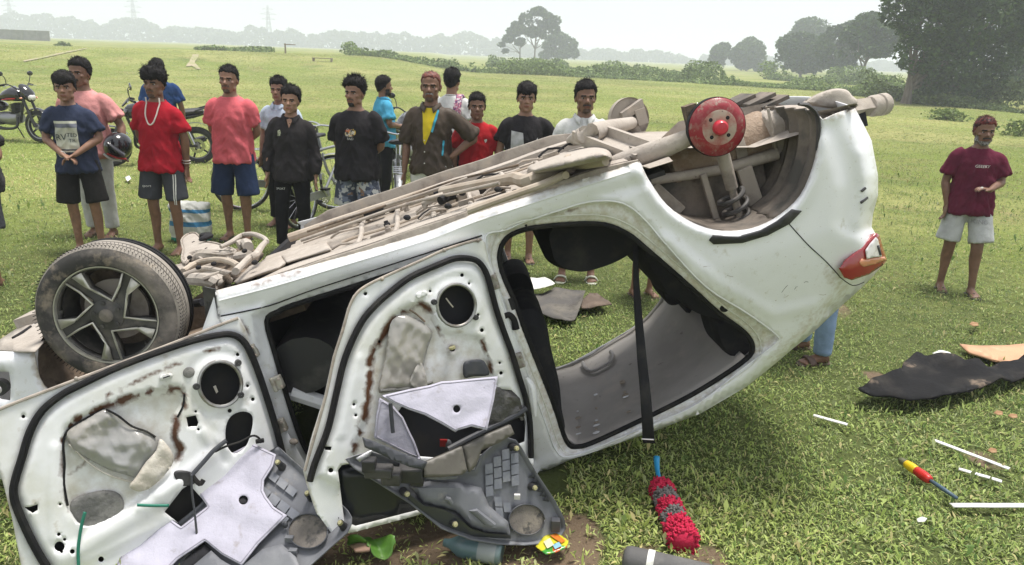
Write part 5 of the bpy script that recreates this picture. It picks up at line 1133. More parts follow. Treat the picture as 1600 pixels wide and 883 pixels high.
psheet('regulator_plate', DR, [(758, 600), (800, 610), (812, 622), (820, 650), (790, 660), (752, 672), (738, 668), (764, 640)], (), lambda P: .0+.03*crumple(P, .03, 1.), mat('smoky_film', (.06, .058, .055), .3, var=[((.16, .15, .14), 12, .5, .7)], bump=(20, .8, .02), coat=.3), rdoor, 8, 6)
ptube('regulator_bar', DR, [(700, 702), (750, 676), (800, 652), (822, 638)], .02, .012, m_greydk, rdoor, 3)
obj('red_reflector', box(DR([(693, 692)], .0)[0], (.03, .01, .03)), mat('red_plastic', (.22, .015, .015), .4), rdoor)
obj('lock_end', ellipsoid(DR([(700, 694)], .004)[0], (.016, .012, .022), 10, 8), m_greydk, rdoor)

# ================================================================== loose trim lying against the doors
def trim(name, label, pl, outer, rim, th=.035):
    P, T = sheet2d(outer, (), [inset(outer, q) for q in (3, 7)], 9, 6); d = sdist(P, outer)
    h = .022*sstep(d, 9, 0)*1.0-.004+.006*(fbm(np.c_[P*.03, np.zeros(len(P))], 3)-.5)
    V = clampz(pl(P, h), .012); base = V.mean(0); base[2] = V[:, 2].min()
    t = thing(name, label, 'door trim', base, 'door trim panels pulled off the doors')
    o = obj('panel', (V, orient(V, T, CAMN)), m_grey, t); mod_solid(o, .004)
    Q = np.r_[outer, outer[:1]]; obj('rim', strip(clampz(pl(Q, .020), .01), clampz(pl(Q, -th), .006), 1), m_greydk, t)
    return t
def pads(t, pl, org, ux, uy, rows, sx, sy, h=.004):
    """raised foam blocks laid in a running bond"""
    org, ux, uy = np.array(org, float), np.array(ux, float), np.array(uy, float); first = None
    for i, (c0_, c1_) in enumerate(rows):
        for j in range(c0_, c1_):
            o_ = org+uy*i+ux*(j+.5*(i % 2)); q = np.array([o_+ux*.05+uy*.06, o_+ux*.95+uy*.06, o_+ux*.95+uy*.94, o_+ux*.05+uy*.94])
            V = np.r_[pl(q, h), pl(q, h+.005)]; first = obj('foam_pad', (V, [(4, 5, 6, 7), (0, 1, 5, 4), (1, 2, 6, 5), (2, 3, 7, 6), (3, 0, 4, 7)]), m_padtile, t, smooth=False)
m_padtile = mat('foam_pad', (.155, .165, .19), .7, var=[((.24, .245, .26), 7, .45, .7, 6)], bump=(60, .15, .004))
def boss(t, pl, q, h=.045, r=.014):
    b = obj('clip_post', lathe([(r*1.25, 0), (r, h*.5), (r*.95, h)], pl([q], .0)[0], pl.n, 10, cap=True), m_blackpl, t)
    obj('clip', lathe([(.001, h+.010), (r*.6, h+.009), (r*.8, h+.002), (r*.8, h-.004)], pl([q], 0)[0], pl.n, 8), m_clip, b)
def speaker_cup(t, pl, c, rx, ry):
    q = circ(c[0], c[1], rx, 30, ry); q0 = np.r_[q, q[:1]]
    o = obj('speaker_cup', strip(pl(q0, .018), pl(q0, -.004), 1), m_greydk, t); mod_solid(o, .005)
    P, T = sheet2d(circ(c[0], c[1], rx-1, 26, ry-1), step=5); V = pl(P, .006+.003*fbm(np.c_[P*.2, np.zeros(len(P))], 3)); obj('speaker_mesh', (V, orient(V, T, CAMN)), mat('dusty_mesh', (.15, .135, .12), .9, var=[((.25, .22, .18), 8, .45, .7, 6), ((.08, .075, .07), 30, .5, .66, 3)], bump=(140, .5, .004)), t)
# front trim card
_A, _B, _C = DF([(434, 698)], .05)[0], on_plane([(546, 812)], (0, 2.43, 0), (0, 1, 0))[0], DF([(250, 880)], .07)[0]; TF = Plane(_A, np.cross(_B-_A, _C-_A) if np.cross(_B-_A, _C-_A) @ (CAMN-_A) > 0 else -np.cross(_B-_A, _C-_A))
TFO = np.array([(434, 697), (446, 709), (492, 750), (525, 780), (543, 798), (549, 808), (549, 818), (542, 833), (520, 852), (489, 880), (440, 920), (330, 985), (250, 990), (190, 940), (215, 880), (262, 830), (310, 790), (360, 740), (405, 715)], float)
tf = trim('door_trim', 'grey door trim panel with foam blocks and speaker ring, lying on the front door', TF, TFO, .02)
pads(tf, TF, (410, 757), (15, 11.2), (-9.5, 13.5), [(-2, 4), (-1, 3), (-2, 3), (-1, 2)], 0, 0)
pads(tf, TF, (424, 733), (14, 11), (-8, 12), [(0, 3)], 0, 0)
speaker_cup(tf, TF, (481, 830), 32, 28)
for q in ((441, 730), (487, 778), (538, 824)): boss(tf, TF, q)
for i in range(5): a0 = np.array([500, 783])+i*np.array([8, 7.2]); obj('rim_rib', (np.r_[TF([a0, a0+(5, 5), a0+(0, 9)], [.0, .0, .0]), TF([a0+(2, 0), a0+(6, 5)], .02)], [(0, 2, 3), (2, 1, 4), (0, 3, 4, 1), (2, 4, 3)]), m_greydk, tf, smooth=False)
psheet('pocket', TF, [(330, 860), (345, 874), (372, 890), (410, 858), (440, 850), (462, 870), (470, 890), (420, 930), (330, 960), (270, 930), (300, 885)], (), lambda P: .02+.008*crumple(P, .02, 4.), m_grey, tf, 10, t=.004)
psheet('dark_recess', TF, [(290, 872), (318, 848), (334, 862), (318, 874), (285, 896), (270, 900)], (), .012, m_dark, tf, 10, t=.004)
obj('screw', ellipsoid(TF([(446, 820)], .02)[0], (.010, .010, .014), 8, 6), m_greydk, tf)
for q in ((452, 842), (458, 862)): obj('bracket', box(TF([q], .014)[0], (.03, .02, .02)), m_grey, tf)
# rear trim card
TR = plane3((546, 720, 2.36), (805, 692, 2.66), (790, 850, 2.50))
TRO = np.array([(540, 718), (556, 712), (580, 706), (612, 716), (650, 740), (700, 742), (742, 735), (752, 712), (772, 694), (792, 684), (806, 688), (815, 700), (840, 742), (868, 784), (882, 812), (884, 826), (876, 840), (856, 849), (822, 852), (780, 851), (738, 844), (690, 826), (640, 786), (590, 754), (556, 733)], float)
tr = trim('door_trim', 'grey door trim panel leaning on the ground in front of the rear door', TR, TRO, .02, .05)
pads(tr, TR, (757, 725), (.5, 17.5), (13.5, -2.6), [(0, 3), (-1, 2), (-1, 2), (-1, 2)], 0, 0)
pads(tr, TR, (771, 775), (2, 17), (13, 0.5), [(0, 2), (0, 1)], 0, 0)
speaker_cup(tr, TR, (823, 812), 29, 25)
for q in ((630, 768), (704, 815), (799, 698)): boss(tr, TR, q)
boss(tr, TR, (830, 760), .03); 
obj('clip_post', box(TR([(868, 820)], .015)[0], (.035, .03, .05)), m_greydk, tr)
for i in range(6): a0 = np.array([832, 742])+i*np.array([4.5, 7.2]); obj('rim_rib', (np.r_[TR([a0, a0+(3, 6), a0+(-7, 4)], [.0, .0, .0]), TR([a0+(1, -2), a0+(3, 4)], .02)], [(0, 2, 3), (2, 1, 4), (0, 3, 4, 1), (2, 4, 3)]), m_greydk, tr, smooth=False)
APK = np.array([(640, 760), (668, 752), (720, 754), (752, 762), (764, 790), (794, 815), (798, 836), (760, 832), (735, 824), (712, 800), (690, 794), (660, 786)], float)
psheet('armrest_pocket', TR, APK, (), lambda P: .02+.022*sstep(sdist(P, APK), 0, 9)+.01*(fbm(np.c_[P*.03, np.zeros(len(P))], 2)-.5), m_grey, tr, 6, 4, t=.01)
obj('armrest_wall', strip(TR(np.array([(640, 772), (662, 790), (692, 796), (712, 806), (736, 826), (760, 833), (798, 837)], float), .045), TR(np.array([(636, 782), (655, 800), (690, 822), (712, 832), (736, 838), (760, 840), (798, 842)], float), .0), 1), m_greydk, tr)
obj('hook', tube(TR(np.array([(696, 778), (702, 780), (705, 786)], float), [.05, .056, .05]), .009, 8), m_grey, tr)
obj('moulded_bar', loft([(TR([(738, 796)], .04)[0], .022, .012), (TR([(765, 818)], .045)[0], .026, .014)], 10), m_grey, tr)
obj('white_tab', box(TR([(808, 776)], .015)[0], (.024, .012, .02)), m_clear, tr)
# bracket strip, broken duct and dark pieces on the rear trim
br = psheet('cross_strip', TR, [(568, 684), (580, 688), (640, 712), (668, 722), (662, 734), (640, 730), (590, 708), (572, 700)], (), .12, m_greydk, tr, 8, t=.02)
psheet('duct', TR, [(662, 724), (690, 712), (722, 698), (730, 736), (722, 742), (690, 746), (664, 746)], (), .09, mat('brown_grey_plastic', (.10, .092, .08), .5, var=[((.16, .15, .13), 6, .45, .7, 5)]), tr, 8, t=.02)
psheet('duct', TR, [(724, 698), (760, 680), (798, 664), (804, 678), (780, 692), (752, 704), (744, 728), (734, 738)], (), .07, mat('brown_grey_plastic', (.10, .09, .08), .5), tr, 8, t=.02)
for q, sz in (((592, 736), (.10, .05, .04)), ((612, 744), (.07, .06, .05)), ((642, 740), (.09, .05, .06)), ((652, 748), (.05, .05, .04)), ((577, 726), (.05, .04, .05))): o = obj('bracket', box(TR([q], .05)[0], sz), m_blackpl, tr, smooth=False); mod_bevel(o, .006)
psheet('silver_strip', TR, [(556, 716), (574, 706), (584, 702), (578, 712), (562, 722)], (), .06, m_clip if False else mat('dull_silver', (.42, .42, .44), .4, .4), tr, 5, t=.003)
psheet('trim_strip', TR, [(664, 748), (690, 742), (716, 744), (714, 748), (690, 750)], (), .05, m_grey, tr, 6, t=.006)

# felt sheets
def felt(label, pl, poly, holes, h0, amp, seed):
    P, T = sheet2d(np.array(poly, float), holes, step=5, fine=4); d = sdist(P, np.array(poly, float))
    h = h0+amp*.8*(fold(P, .009, int(seed*7), 4, 30)-.5)+amp*.5*(fbm(np.c_[P*.014, np.full(len(P), seed)], 2)-.5)
    V = clampz(pl(P, h), .02); b = V.mean(0); b[2] = V[:, 2].min(); o = obj('felt_sheet', (V, orient(V, T, CAMN)), m_felt, None, loc=b); mod_solid(o, .006); q_ = inset(densify(np.array(poly, float), 3), 3.0); hq = h0+amp*.8*(fold(q_, .009, int(seed*7), 4, 30)-.5)+amp*.5*(fbm(np.c_[q_*.014, np.full(len(q_), seed)], 2)-.5); obj('stitching', tube(clampz(pl(q_, hq+.0005), .02), .0022, 5, closed=True), m_felt2, o); tag(o, label, 'felt sheet', 'torn felt sheets from the doors'); return o
FELT1 = [(393, 692), (412, 701), (431, 710), (426, 728), (412, 750), (411, 766), (416, 776), (428, 792), (448, 805), (404, 849), (377, 883), (346, 866), (320, 845), (277, 874), (250, 902), (172, 898), (190, 862), (218, 830), (255, 803), (283, 823), (324, 791), (306, 766), (304, 748), (322, 736), (344, 716), (370, 704)]
f1 = felt('big torn lavender felt sheet spread over the front door trim', TF, FELT1, [circ(380, 781, 7.5, 14)], .035, .034, 1.0)
def _off(pl, q, h): return pl([q], h)[0]
hole = obj('hole_plug', ellipsoid(TF([(380, 781)], .012)[0], (.026, .026, .008), 14, 6), m_dark, tf)
FELT2 = [(597, 618), (640, 608), (671, 602), (690, 596), (707, 595), (745, 591), (778, 588), (772, 625), (761, 672), (737, 666), (716, 672), (712, 675), (690, 662), (664, 648), (639, 640), (616, 630)]
TRF = plane3((600, 618, 2.42), (775, 590, 2.66), (735, 672, 2.50))
felt('lavender felt sheet with round hole hanging across the rear door', TRF, FELT2, [circ(714, 639, 6, 12)], .0, .03, 2.0)
FELT3 = [(594, 622), (614, 634), (630, 652), (640, 674), (648, 690), (658, 718), (640, 712), (620, 702), (585, 684), (588, 650)]
felt('narrow lavender felt strip behind the hanging felt on the rear door', DR, FELT3, [], .03, .02, 3.0)

# ================================================================== people
def remesh(VF, vox, it=3, fac=.5):
    """fuse overlapping closed shapes into one continuous surface"""
    V, F = VF; me = bpy.data.meshes.new('tmp'); me.from_pydata([tuple(v) for v in V], [], F)
    o = bpy.data.objects.new('tmp', me); COL.objects.link(o)
    m = o.modifiers.new('r', 'REMESH'); m.mode = 'VOXEL'; m.voxel_size = vox
    if it: s = o.modifiers.new('s', 'SMOOTH'); s.factor = fac; s.iterations = it
    dg = bpy.context.evaluated_depsgraph_get(); e = o.evaluated_get(dg); r = bpy.data.meshes.new_from_object(e)
    n = len(r.vertices); A = np.zeros(n*3); r.vertices.foreach_get('co', A); A = A.reshape(-1, 3)
    Q = np.zeros(len(r.loops), int); r.loops.foreach_get('vertex_index', Q); lt = np.zeros(len(r.polygons), int); r.polygons.foreach_get('loop_total', lt)
    if (lt == 4).all(): Fq = Q.reshape(-1, 4)
    else:
        ls = np.zeros(len(r.polygons), int); r.polygons.foreach_get('loop_start', ls); Fq = np.array([[Q[a+min(k, b-1)] for k in range(4)] for a, b in zip(ls, lt)])
    bpy.data.objects.remove(o); bpy.data.meshes.remove(me); bpy.data.meshes.remove(r)
    return A, Fq
def vnormals(V, F):
    a, b, c = V[F[:, 0]], V[F[:, 1]], V[F[:, 2]]; n = np.cross(b-a, c-a); N = np.zeros_like(V)
    for k in range(F.shape[1]): np.add.at(N, F[:, k], n)
    return N/(np.linalg.norm(N, axis=1)[:, None]+1e-12)
def patch(V, F, N, fmask, off):
    """a thin shell lifted off part of a surface"""
    Fs = F[fmask]; 
    if len(Fs) == 0: return None
    u = np.unique(Fs); mp = np.full(len(V), -1); mp[u] = np.arange(len(u)); o = np.asarray(off)[u] if np.ndim(off) else off
    return V[u]+N[u]*(o[:, None] if np.ndim(o) else o), mp[Fs]
def mergeq(*ms):
    V = []; F = []; n = 0
    for v, f in ms: V.append(v); F.append(f+n); n += len(v)
    return np.concatenate(V), np.concatenate(F)
# ---- head, built once in its own space: chin at z=0, facing -y
def make_head():
    fs = [(.000, .018, .020, -.060), (.010, .032, .034, -.050), (.026, .043, .048, -.040), (.048, .053, .060, -.031), (.075, .060, .068, -.022), (.095, .066, .070, -.017), (.113, .069, .066, -.014), (.130, .071, .073, -.013), (.150, .074, .080, -.006), (.175, .073, .083, .000), (.200, .062, .074, .006), (.218, .040, .050, .010), (.226, .015, .02, .012)]
    P = [loft([((0, cy_, z), rx, ry) for z, rx, ry, cy_ in fs], 28, True, 2.15), ellipsoid((0, .022, .140), (.076, .090, .084), 24, 16), ellipsoid((0, .03, .085), (.060, .062, .06), 18, 12)]
    P += [tube([(0, -.078, .126), (0, -.090, .108), (0, -.104, .088), (0, -.100, .080)], [.008, .010, .0135, .010], 10, 3), ellipsoid((.012, -.092, .083), (.009, .010, .008), 10, 8), ellipsoid((-.012, -.092, .083), (.009, .010, .008), 10, 8)]
    P += [tube([(-.050, -.066, .131), (-.028, -.083, .134), (0, -.087, .131), (.028, -.083, .134), (.050, -.066, .131)], .0075, 8, 3)]
    P += [ellipsoid((0, -.089, .056), (.023, .008, .0055), 12, 8), ellipsoid((0, -.087, .046), (.020, .008, .006), 12, 8), ellipsoid((0, -.080, .016), (.018, .014, .012), 12, 8)]
    for s in (-1, 1):
        P += [ellipsoid((s*.046, -.058, .092), (.020, .018, .014), 12, 8), ellipsoid((s*.076, .012, .103), (.009, .019, .031), 12, 10), ellipsoid((s*.081, .018, .112), (.006, .014, .020), 10, 8), ellipsoid((s*.052, -.012, .042), (.014, .03, .022), 12, 8)]
    P += [tube([(0, .016, .06), (0, .018, .0), (0, .022, -.07)], [.054, .054, .058], 18, 3)]
    return remesh(join(*P), .0052, 3)
HV, HF = make_head(); HN = vnormals(HV, HF); HB = BVHTree.FromPolygons([tuple(v) for v in HV], [tuple(f) for f in HF]); HC = HV[HF].mean(1)
def make_hair(front=.178, side=.128, back=.045, thick=.016, nz=.010, fringe=0.0, seed=1, curl=0.0, part=0.0, tufts=620):
    nu, nv = 84, 46; c = np.array([0, .012, .128]); V = []; F = []; rng = np.random.default_rng(seed)
    D = []
    for i in range(nv+1):
        t = math.pi*i/nv
        for j in range(nu): p = 2*math.pi*j/nu; D.append((math.sin(t)*math.sin(p), -math.sin(t)*math.cos(p), math.cos(t)))
    D = np.array(D); R = np.zeros(len(D))
    for k, d in enumerate(D):
        h = HB.ray_cast(Vector(c+d*.3), Vector(-d)); R[k] = .3-h[3] if h[3] is not None else .08
    P = c+D*R[:, None]; az = np.abs(np.arctan2(P[:, 0], -(P[:, 1]-.012)))/math.pi      # 0 front, 1 back
    zl = np.interp(az, [0, .20, .30, .40, .47, .54, .70, 1], [front, front-.004, front-.022, side+.012, side-.03, side-.02, back+.02, back])
    J = fbm(np.c_[P*55+seed], 2)-.5; zl = zl+J*.022
    fr = fringe*np.exp(-(az/.22)**2)*(.6+1.0*fbm(np.c_[P[:, :1]*90+seed, P[:, :1]*0, P[:, :1]*0+seed], 2)); zl = zl-fr
    in_ = np.clip((P[:, 2]-zl)/.010, 0, 1); top = np.clip((D[:, 2]+.1)/.9, 0, 1)
    n1 = fbm(P*(30+curl*20)+seed, 3); n2 = vnoise(P*(95+curl*60)+seed); streak = vnoise(np.c_[P[:, 0]*150, P[:, 1]*40, P[:, 2]*40]+seed)
    th = thick*(.16+1.0*top**1.3)+nz*(.35+.65*top)*(n1*1.9-.6)+.005*(1+curl)*(n2-.5)+.004*(streak-.5)+np.where(az < .3, fringe*.25, 0)+part*np.clip(P[:, 0]/.07, -1, 1)*.006
    r = R+np.where(in_ > 0, np.maximum(th, .003)*in_**.5, 0)-np.where(in_ > 0, 0, .012)
    V = c+D*r[:, None]
    for i in range(nv):
        for j in range(nu): F.append((i*nu+j, (i+1)*nu+j, (i+1)*nu+(j+1) % nu, i*nu+(j+1) % nu))
    Fa = np.array(F); keep = (in_[Fa] > 0).any(1); Fa = Fa[keep]
    cand = np.where(in_ > .35)[0]; T = []
    for k in rng.choice(cand, tufts):
        d = D[k]; tg = unit(np.cross(d, rng.normal(size=3)))*.7+np.array([0, -.3 if az[k] < .35 else .1, -.5 if az[k] < .3 and fringe else .1])+d*(.35+curl*.5)
        tg = unit(tg); L = (.010+.018*rng.random())*(.5+.75*top[k])*(1+.5*curl); p = V[k]-d*.002; s_ = unit(np.cross(tg, d))*.0035
        T.append(([p-s_, p+s_, p+d*.003, p+tg*L], [(0, 1, 3, 3), (1, 2, 3, 3), (2, 0, 3, 3)]))
    v2 = np.concatenate([np.array(t[0]) for t in T]); f2 = np.concatenate([np.array(t[1])+4*i for i, t in enumerate(T)])
    return mergeq((V, Fa), (v2, f2))
def quads(F): return [tuple(dict.fromkeys(int(i) for i in f)) for f in F]

SKINS = {}
def skin(c):
    k = tuple(c)
    if k not in SKINS: SKINS[k] = mat('skin_%d' % len(SKINS), c, .50, var=[(tuple(.72*x for x in c), 9, .45, .7, 5), (tuple(min(1, 1.25*x) for x in c), 16, .55, .75, 5)], bump=(140, .12, .002), spec=.4)
    return SKINS[k]
m_hair = mat('black_hair', (.008, .007, .007), .72, var=[((.020, .017, .016), 60, .45, .7)], bump=(220, .8, .006), spec=.18)
m_henna = mat('henna_hair', (.16, .035, .018), .5, var=[((.06, .02, .014), 40, .42, .62)], bump=(220, .5, .004))
m_redpow = mat('red_powder_hair', (.13, .018, .015), .7, var=[((.012, .01, .01), 28, .45, .58)], bump=(200, .5, .004))
m_greyb = mat('grizzled_beard', (.16, .15, .145), .8, var=[((.35, .34, .33), 80, .5, .62), ((.03, .03, .03), 60, .5, .65)], bump=(260, .6, .003))
m_blackb = mat('black_beard', (.014, .012, .011), .7, bump=(260, .6, .003))
m_stub = mat('stubble', (.082, .050, .036), .75, bump=(300, .4, .002))
m_eyew = mat('eye_white', (.36, .32, .29), .3); m_iris = mat('dark_iris', (.012, .008, .006), .1)
def cloth(name, c, var=.75, rough=.88, fine=1.0, extra=()):
    return mat(name, c, rough, var=[(tuple(var*x for x in c), 5, .42, .7, 5), (tuple(min(1, 1.15*x+.01) for x in c), 11, .55, .78, 5)]+list(extra), bump=(24, .55*fine, .012), spec=.15)
def rz(a): c_, s_ = math.cos(a), math.sin(a); return np.array([[c_, -s_, 0], [s_, c_, 0], [0, 0, 1]])
def rx_(a): c_, s_ = math.cos(a), math.sin(a); return np.array([[1, 0, 0], [0, c_, -s_], [0, s_, c_]])
def ry_(a): c_, s_ = math.cos(a), math.sin(a); return np.array([[c_, 0, s_], [0, 1, 0], [-s_, 0, c_]])
ARMS = {'behind': ((.225, .060, 1.10), (.065, .135, .95), (-.55, .15, -.35)), 'clasp': ((.235, -.015, 1.12), (.060, -.175, .985), (-.8, -.15, -.35)), 'side': ((.230, .020, 1.09), (.245, -.035, .85), (0, -.15, -1)),
        'hip': ((.375, .07, 1.15), (.195, -.03, .99), (-.75, .25, -.35)), 'front': ((.235, .0, 1.11), (.085, -.215, 1.06), (-.8, -.35, .15)), 'pocket': ((.255, .03, 1.10), (.215, -.05, .87), (-.25, -.2, -.9)), 'back_hip': ((.33, .17, 1.15), (.17, .13, .99), (-.6, -.2, -.4))}
def hand_mesh(w_, d, side, curl=.5):
    """palm, four separate fingers and a thumb, from the wrist along d"""
    d = unit(d); out = unit(np.array([0, -1., 0])-d*(d @ np.array([0, -1., 0]))); s_ = np.cross(d, out)*side       # s_: little-finger..index axis, thumb at +out
    across = out; pn = s_
    P = [loft([(w_-d*.01, .020, .024, pn, across), (w_+d*.02, .014, .033, pn, across), (w_+d*.055, .013, .041, pn, across), (w_+d*.088, .011, .040, pn, across)], 14)]
    for k, (o_, L) in enumerate(((.030, .068), (.010, .078), (-.010, .072), (-.029, .056))):
        b = w_+d*.082+across*o_; q = [b]; ang = 0
        for seg in (.42, .33, .25):
            ang += curl*(.5 if seg == .42 else .75); q.append(q[-1]+L*seg*(d*math.cos(ang)-pn*math.sin(ang)))
        P.append(tube(q, [.0085, .0080, .0074, .0060], 8, 2))
    t0 = w_+d*.028+across*.026; P.append(tube([t0, t0+d*.026+across*.022-pn*.006, t0+d*.058+across*.026-pn*.014], [.012, .0105, .0075], 8, 2))
    return remesh(join(*P), .0046, 1, .4)
def wrinkle(V, F, amp, seed, sc=(9, 9, 4)):
    N = vnormals(V, F); sh = np.c_[V[:, 0]+.35*V[:, 2]*np.sign(V[:, 0]+1e-9), V[:, 1], V[:, 2]+.4*np.abs(V[:, 0])]; n = fbm(sh*np.array(sc)+seed*3.1, 3); r = 1-np.abs(2*n-1)*2.2; n2 = fbm(sh*np.array([20, 20, 11])+seed, 2); r2 = 1-np.abs(2*n2-1)*2
    return V+N*((amp*(r-.35)+amp*.5*(r2-.4))*(1-.85*sstep(V[:, 2], 1.20, 1.33)))[:, None]
def person(label, head, D, yaw=0, arms=('side', 'side'), skinc=(.20, .112, .072), hair=None, hairm=None, shirt=None, pants=None, build=1.0, hyaw=0, htilt=0, stub=None, moust=None, feet='bare', stance=(.0, .0), beard=None,
           extras=None, sleeve=.74, hem=.80, legz=.46, base=None, bend=0.0, seed=1, group='men gathered round the wreck', vis=True):
    if base is None:
        p = on_plane([head], (0, D, 0), (0, 1, 0))[0]; base = np.array([p[0], p[1], float(gz(p[0], p[1]))]); h = (p[2]-base[2])/1.012
    else: h = D
    s = h/1.70; rng = np.random.default_rng(seed); sk = skin(skinc)
    t = thing('person', label, 'person', base, group); t.rotation_euler = (0, rng.uniform(-.035, .035), rad(yaw)); stance = tuple(v+rng.uniform(-.05, .05) for v in stance); spread = rng.uniform(.9, 1.45); drop = rng.uniform(-.018, .018); build = build*rng.uniform(.97, 1.04)
    B = build; hz = .90
    body = [loft([((0, 0, z), rx*B, ry*B) for z, rx, ry in ((.80, .10, .08), (.86, .150, .100), (.94, .158, .108), (1.04, .138, .096), (1.16, .150, .104), (1.28, .164, .106), (1.355, .152, .084), (1.40, .100, .062), (1.45, .056, .056), (1.53, .052, .055))], 24, True, 2.3)]
    lg = []
    for sd, k in ((-1, 0), (1, 1)):
        fy = stance[k]; x = sd*.095; hip = np.array([sd*.085, 0, .90]); ank = np.array([x*1.15*spread, fy, .075]); kn = .5*(hip+ank)+np.array([sd*.006, -.022-abs(fy)*.12, -.01])
        lg.append((hip, kn, ank)); c0 = kn+(ank-kn)*.32+np.array([0, .014, 0])
        body.append(tube([hip+(0, 0, .03), hip+(kn-hip)*.45, kn, c0, kn+(ank-kn)*.7, ank, ank-(0, 0, .045)], [.082*B, .074*B, .053*B, .051*B, .037, .034, .036], 16, 3))
        if vis: body += [loft([(ank+(0, .055, -.045), .028, .030, (1, 0, 0), (0, 0, 1)), (ank+(0, .03, -.035), .034, .038, (1, 0, 0), (0, 0, 1)), (ank+(0, -.04, -.038), .038, .034, (1, 0, 0), (0, 0, 1)), (ank+(sd*.008, -.11, -.052), .046, .022, (1, 0, 0), (0, 0, 1)), (ank+(sd*.012, -.145, -.058), .042, .016, (1, 0, 0), (0, 0, 1))], 14)]+[tube([ank+(sd*.012+q*.019-.038*0, -.135, -.058), ank+(sd*.012+q*.021, -.170+abs(q+sd*.8)*.008, -.062)], [.0125, .010], 8) for q in (-2, -1, 0, 1, 2)]
    hands = []; am = []
    for sd, k in ((-1, 0), (1, 1)):
        a = arms[k]; E_, W_2, D_ = ARMS[a] if isinstance(a, str) else a
        m = np.array([sd, 1, 1]); sh = np.array([sd*.168*B, .0, 1.352+sd*drop]); E2 = np.array(E_)*m; Wr = np.array(W_2)*m; D2 = np.array(D_)*m
        am.append((sh, E2, Wr, D2)); body.append(tube([sh+(-sd*.02, 0, .0), sh+(E2-sh)*.3, E2, E2+(Wr-E2)*.3, Wr, Wr+unit(D2)*.03], [.058*B, .047*B, .037*B, .040*B, .0255, .023], 14, 3))
        if vis: hands.append(hand_mesh(Wr+unit(D2)*.01, D2, sd, .28 if a == 'side' else .55))
    bm = remesh(join(*body), .0125, 3)
    HM = rz(rad(hyaw)) @ rx_(rad(htilt)); ho = np.array([0, -.012, 1.458])
    def headx(V): return (np.asarray(V)*np.array([1.07, 1.07, 1.08])) @ HM.T+ho
    allm = [bm, (headx(HV), HF)]+hands
    bend_m = rx_(rad(bend)); pv = np.array([0, 0, .92])
    def fin(V):
        V = np.array(V, float)
        if bend:
            k = sstep(V[:, 2], .86, 1.0)[:, None]; V = V*(1-k)+((V-pv) @ bend_m.T+pv)*k
        return V*s
    bv, bf = mergeq(*allm)
    bo = obj('body', (fin(bv), bf), sk, t, local=True)
    # face details
    for sd in (-1, 1):
        e = obj('eye', (fin(headx(ellipsoid((sd*.031, -.0715, .1145), (.0135, .0075, .0062), 14, 8)[0])), ellipsoid((0, 0, 0), (1, 1, 1), 14, 8)[1]), m_eyew, t, local=True)
        g = ellipsoid((sd*.031, -.0765, .1148), (.0078, .0035, .0062), 10, 6); obj('iris', (fin(headx(g[0])), g[1]), m_iris, e, local=True)
    hm_ = hairm or m_hair; zc, xc, yc = HC[:, 2], HC[:, 0], HC[:, 1]
    for sd in (-1, 1): pr = patch(HV, HF, HN, (yc < -.045) & (np.abs(xc*sd-.030) < .019) & (np.abs(zc-(.1325-.10*np.abs(xc*sd-.030))) < .0042), .0022); obj('eyebrow', (fin(headx(pr[0])), pr[1]), m_blackb, t, local=True)
    lc = tuple(np.array(skinc)*np.array([.80, .58, .60])); pr = patch(HV, HF, HN, (yc < -.075) & (np.abs(xc) < .0225) & (np.abs(zc-.0515) < .0095-.0002*np.abs(xc)*1000*.12), .0010); obj('lips', (fin(headx(pr[0])), pr[1]), mat('lips_%d' % (int(skinc[0]*1000)), lc, .45), t, local=True)
    if moust: pr = patch(HV, HF, HN, (yc < -.070) & (np.abs(xc) < .031) & (zc > .0585-.25*np.abs(xc)*(np.abs(xc) > .018)) & (zc < .0725-.18*np.abs(xc)), .0042); obj('moustache', (fin(headx(pr[0])), pr[1]), moust, t, local=True)
    if beard or stub:
        jaw = ((zc < .040) & (zc > -.006) & (yc < .004)) | ((zc < .085) & (np.abs(xc) > .047) & (yc < .0) & (yc > -.052) & (zc < .10)) if beard else (zc < .036) & (zc > .0) & (yc < -.055) & (np.abs(xc) < .028)
        jaw &= ~((np.abs(xc) < .026) & (zc > .040)); o_ = (.006*fbm(HV*70, 2)+.001) if beard else .0012; pr = patch(HV, HF, HN, jaw, o_); obj('beard', (fin(headx(pr[0])), pr[1]), beard or stub, t, local=True)
    if hair is not None:
        hv, hf = make_hair(seed=seed, **hair); obj('hair', (fin(headx(hv)), quads(hf)), hm_, t, local=True)
    G = {}
    # upper garment
    if shirt is not None:
        w1 = 1.0 if hem < .9 else .95
        P = [loft([((0, y_, z), rx*B*1.0, ry*B) for z, rx, ry, y_ in ((hem, .198, .156, 0), (hem+.06, .196, .153, 0), (.98, .178, .138, 0), (1.08, .168, .126, 0), (1.18, .174, .124, 0), (1.29, .182, .120, 0), (1.355, .170, .100, .004), (1.398, .126, .082, .010), (1.422, .088, .072, .013), (1.428, .078, .066, .014))], 30, True, 2.3)]
        for sh, E2, Wr, D2 in am:
            up_ = E2-sh; fo = Wr-E2; sd = np.sign(sh[0])
            if sleeve <= 1: q = [sh+(-sd*.05, 0, .010), sh+up_*.12, sh+up_*sleeve*.6, sh+up_*sleeve]; r = [.058*B, .064*B, .069*B, .078*B]
            else: q = [sh+(-sd*.05, 0, .010), sh+up_*.12, sh+up_*.6, E2, E2+fo*.45, E2+fo*min(sleeve-1, .97)]; r = [.058*B, .064*B, .063*B, .060*B, .054, .045]
            P.append(tube(q, r, 18, 3))
        gv, gf = remesh(join(*P), .0125, 4); gv = wrinkle(gv, gf, .0235, seed, (11, 11, 5)); G['shirt'] = (gv, gf, obj('shirt', (fin(gv), gf), shirt, t, local=True))
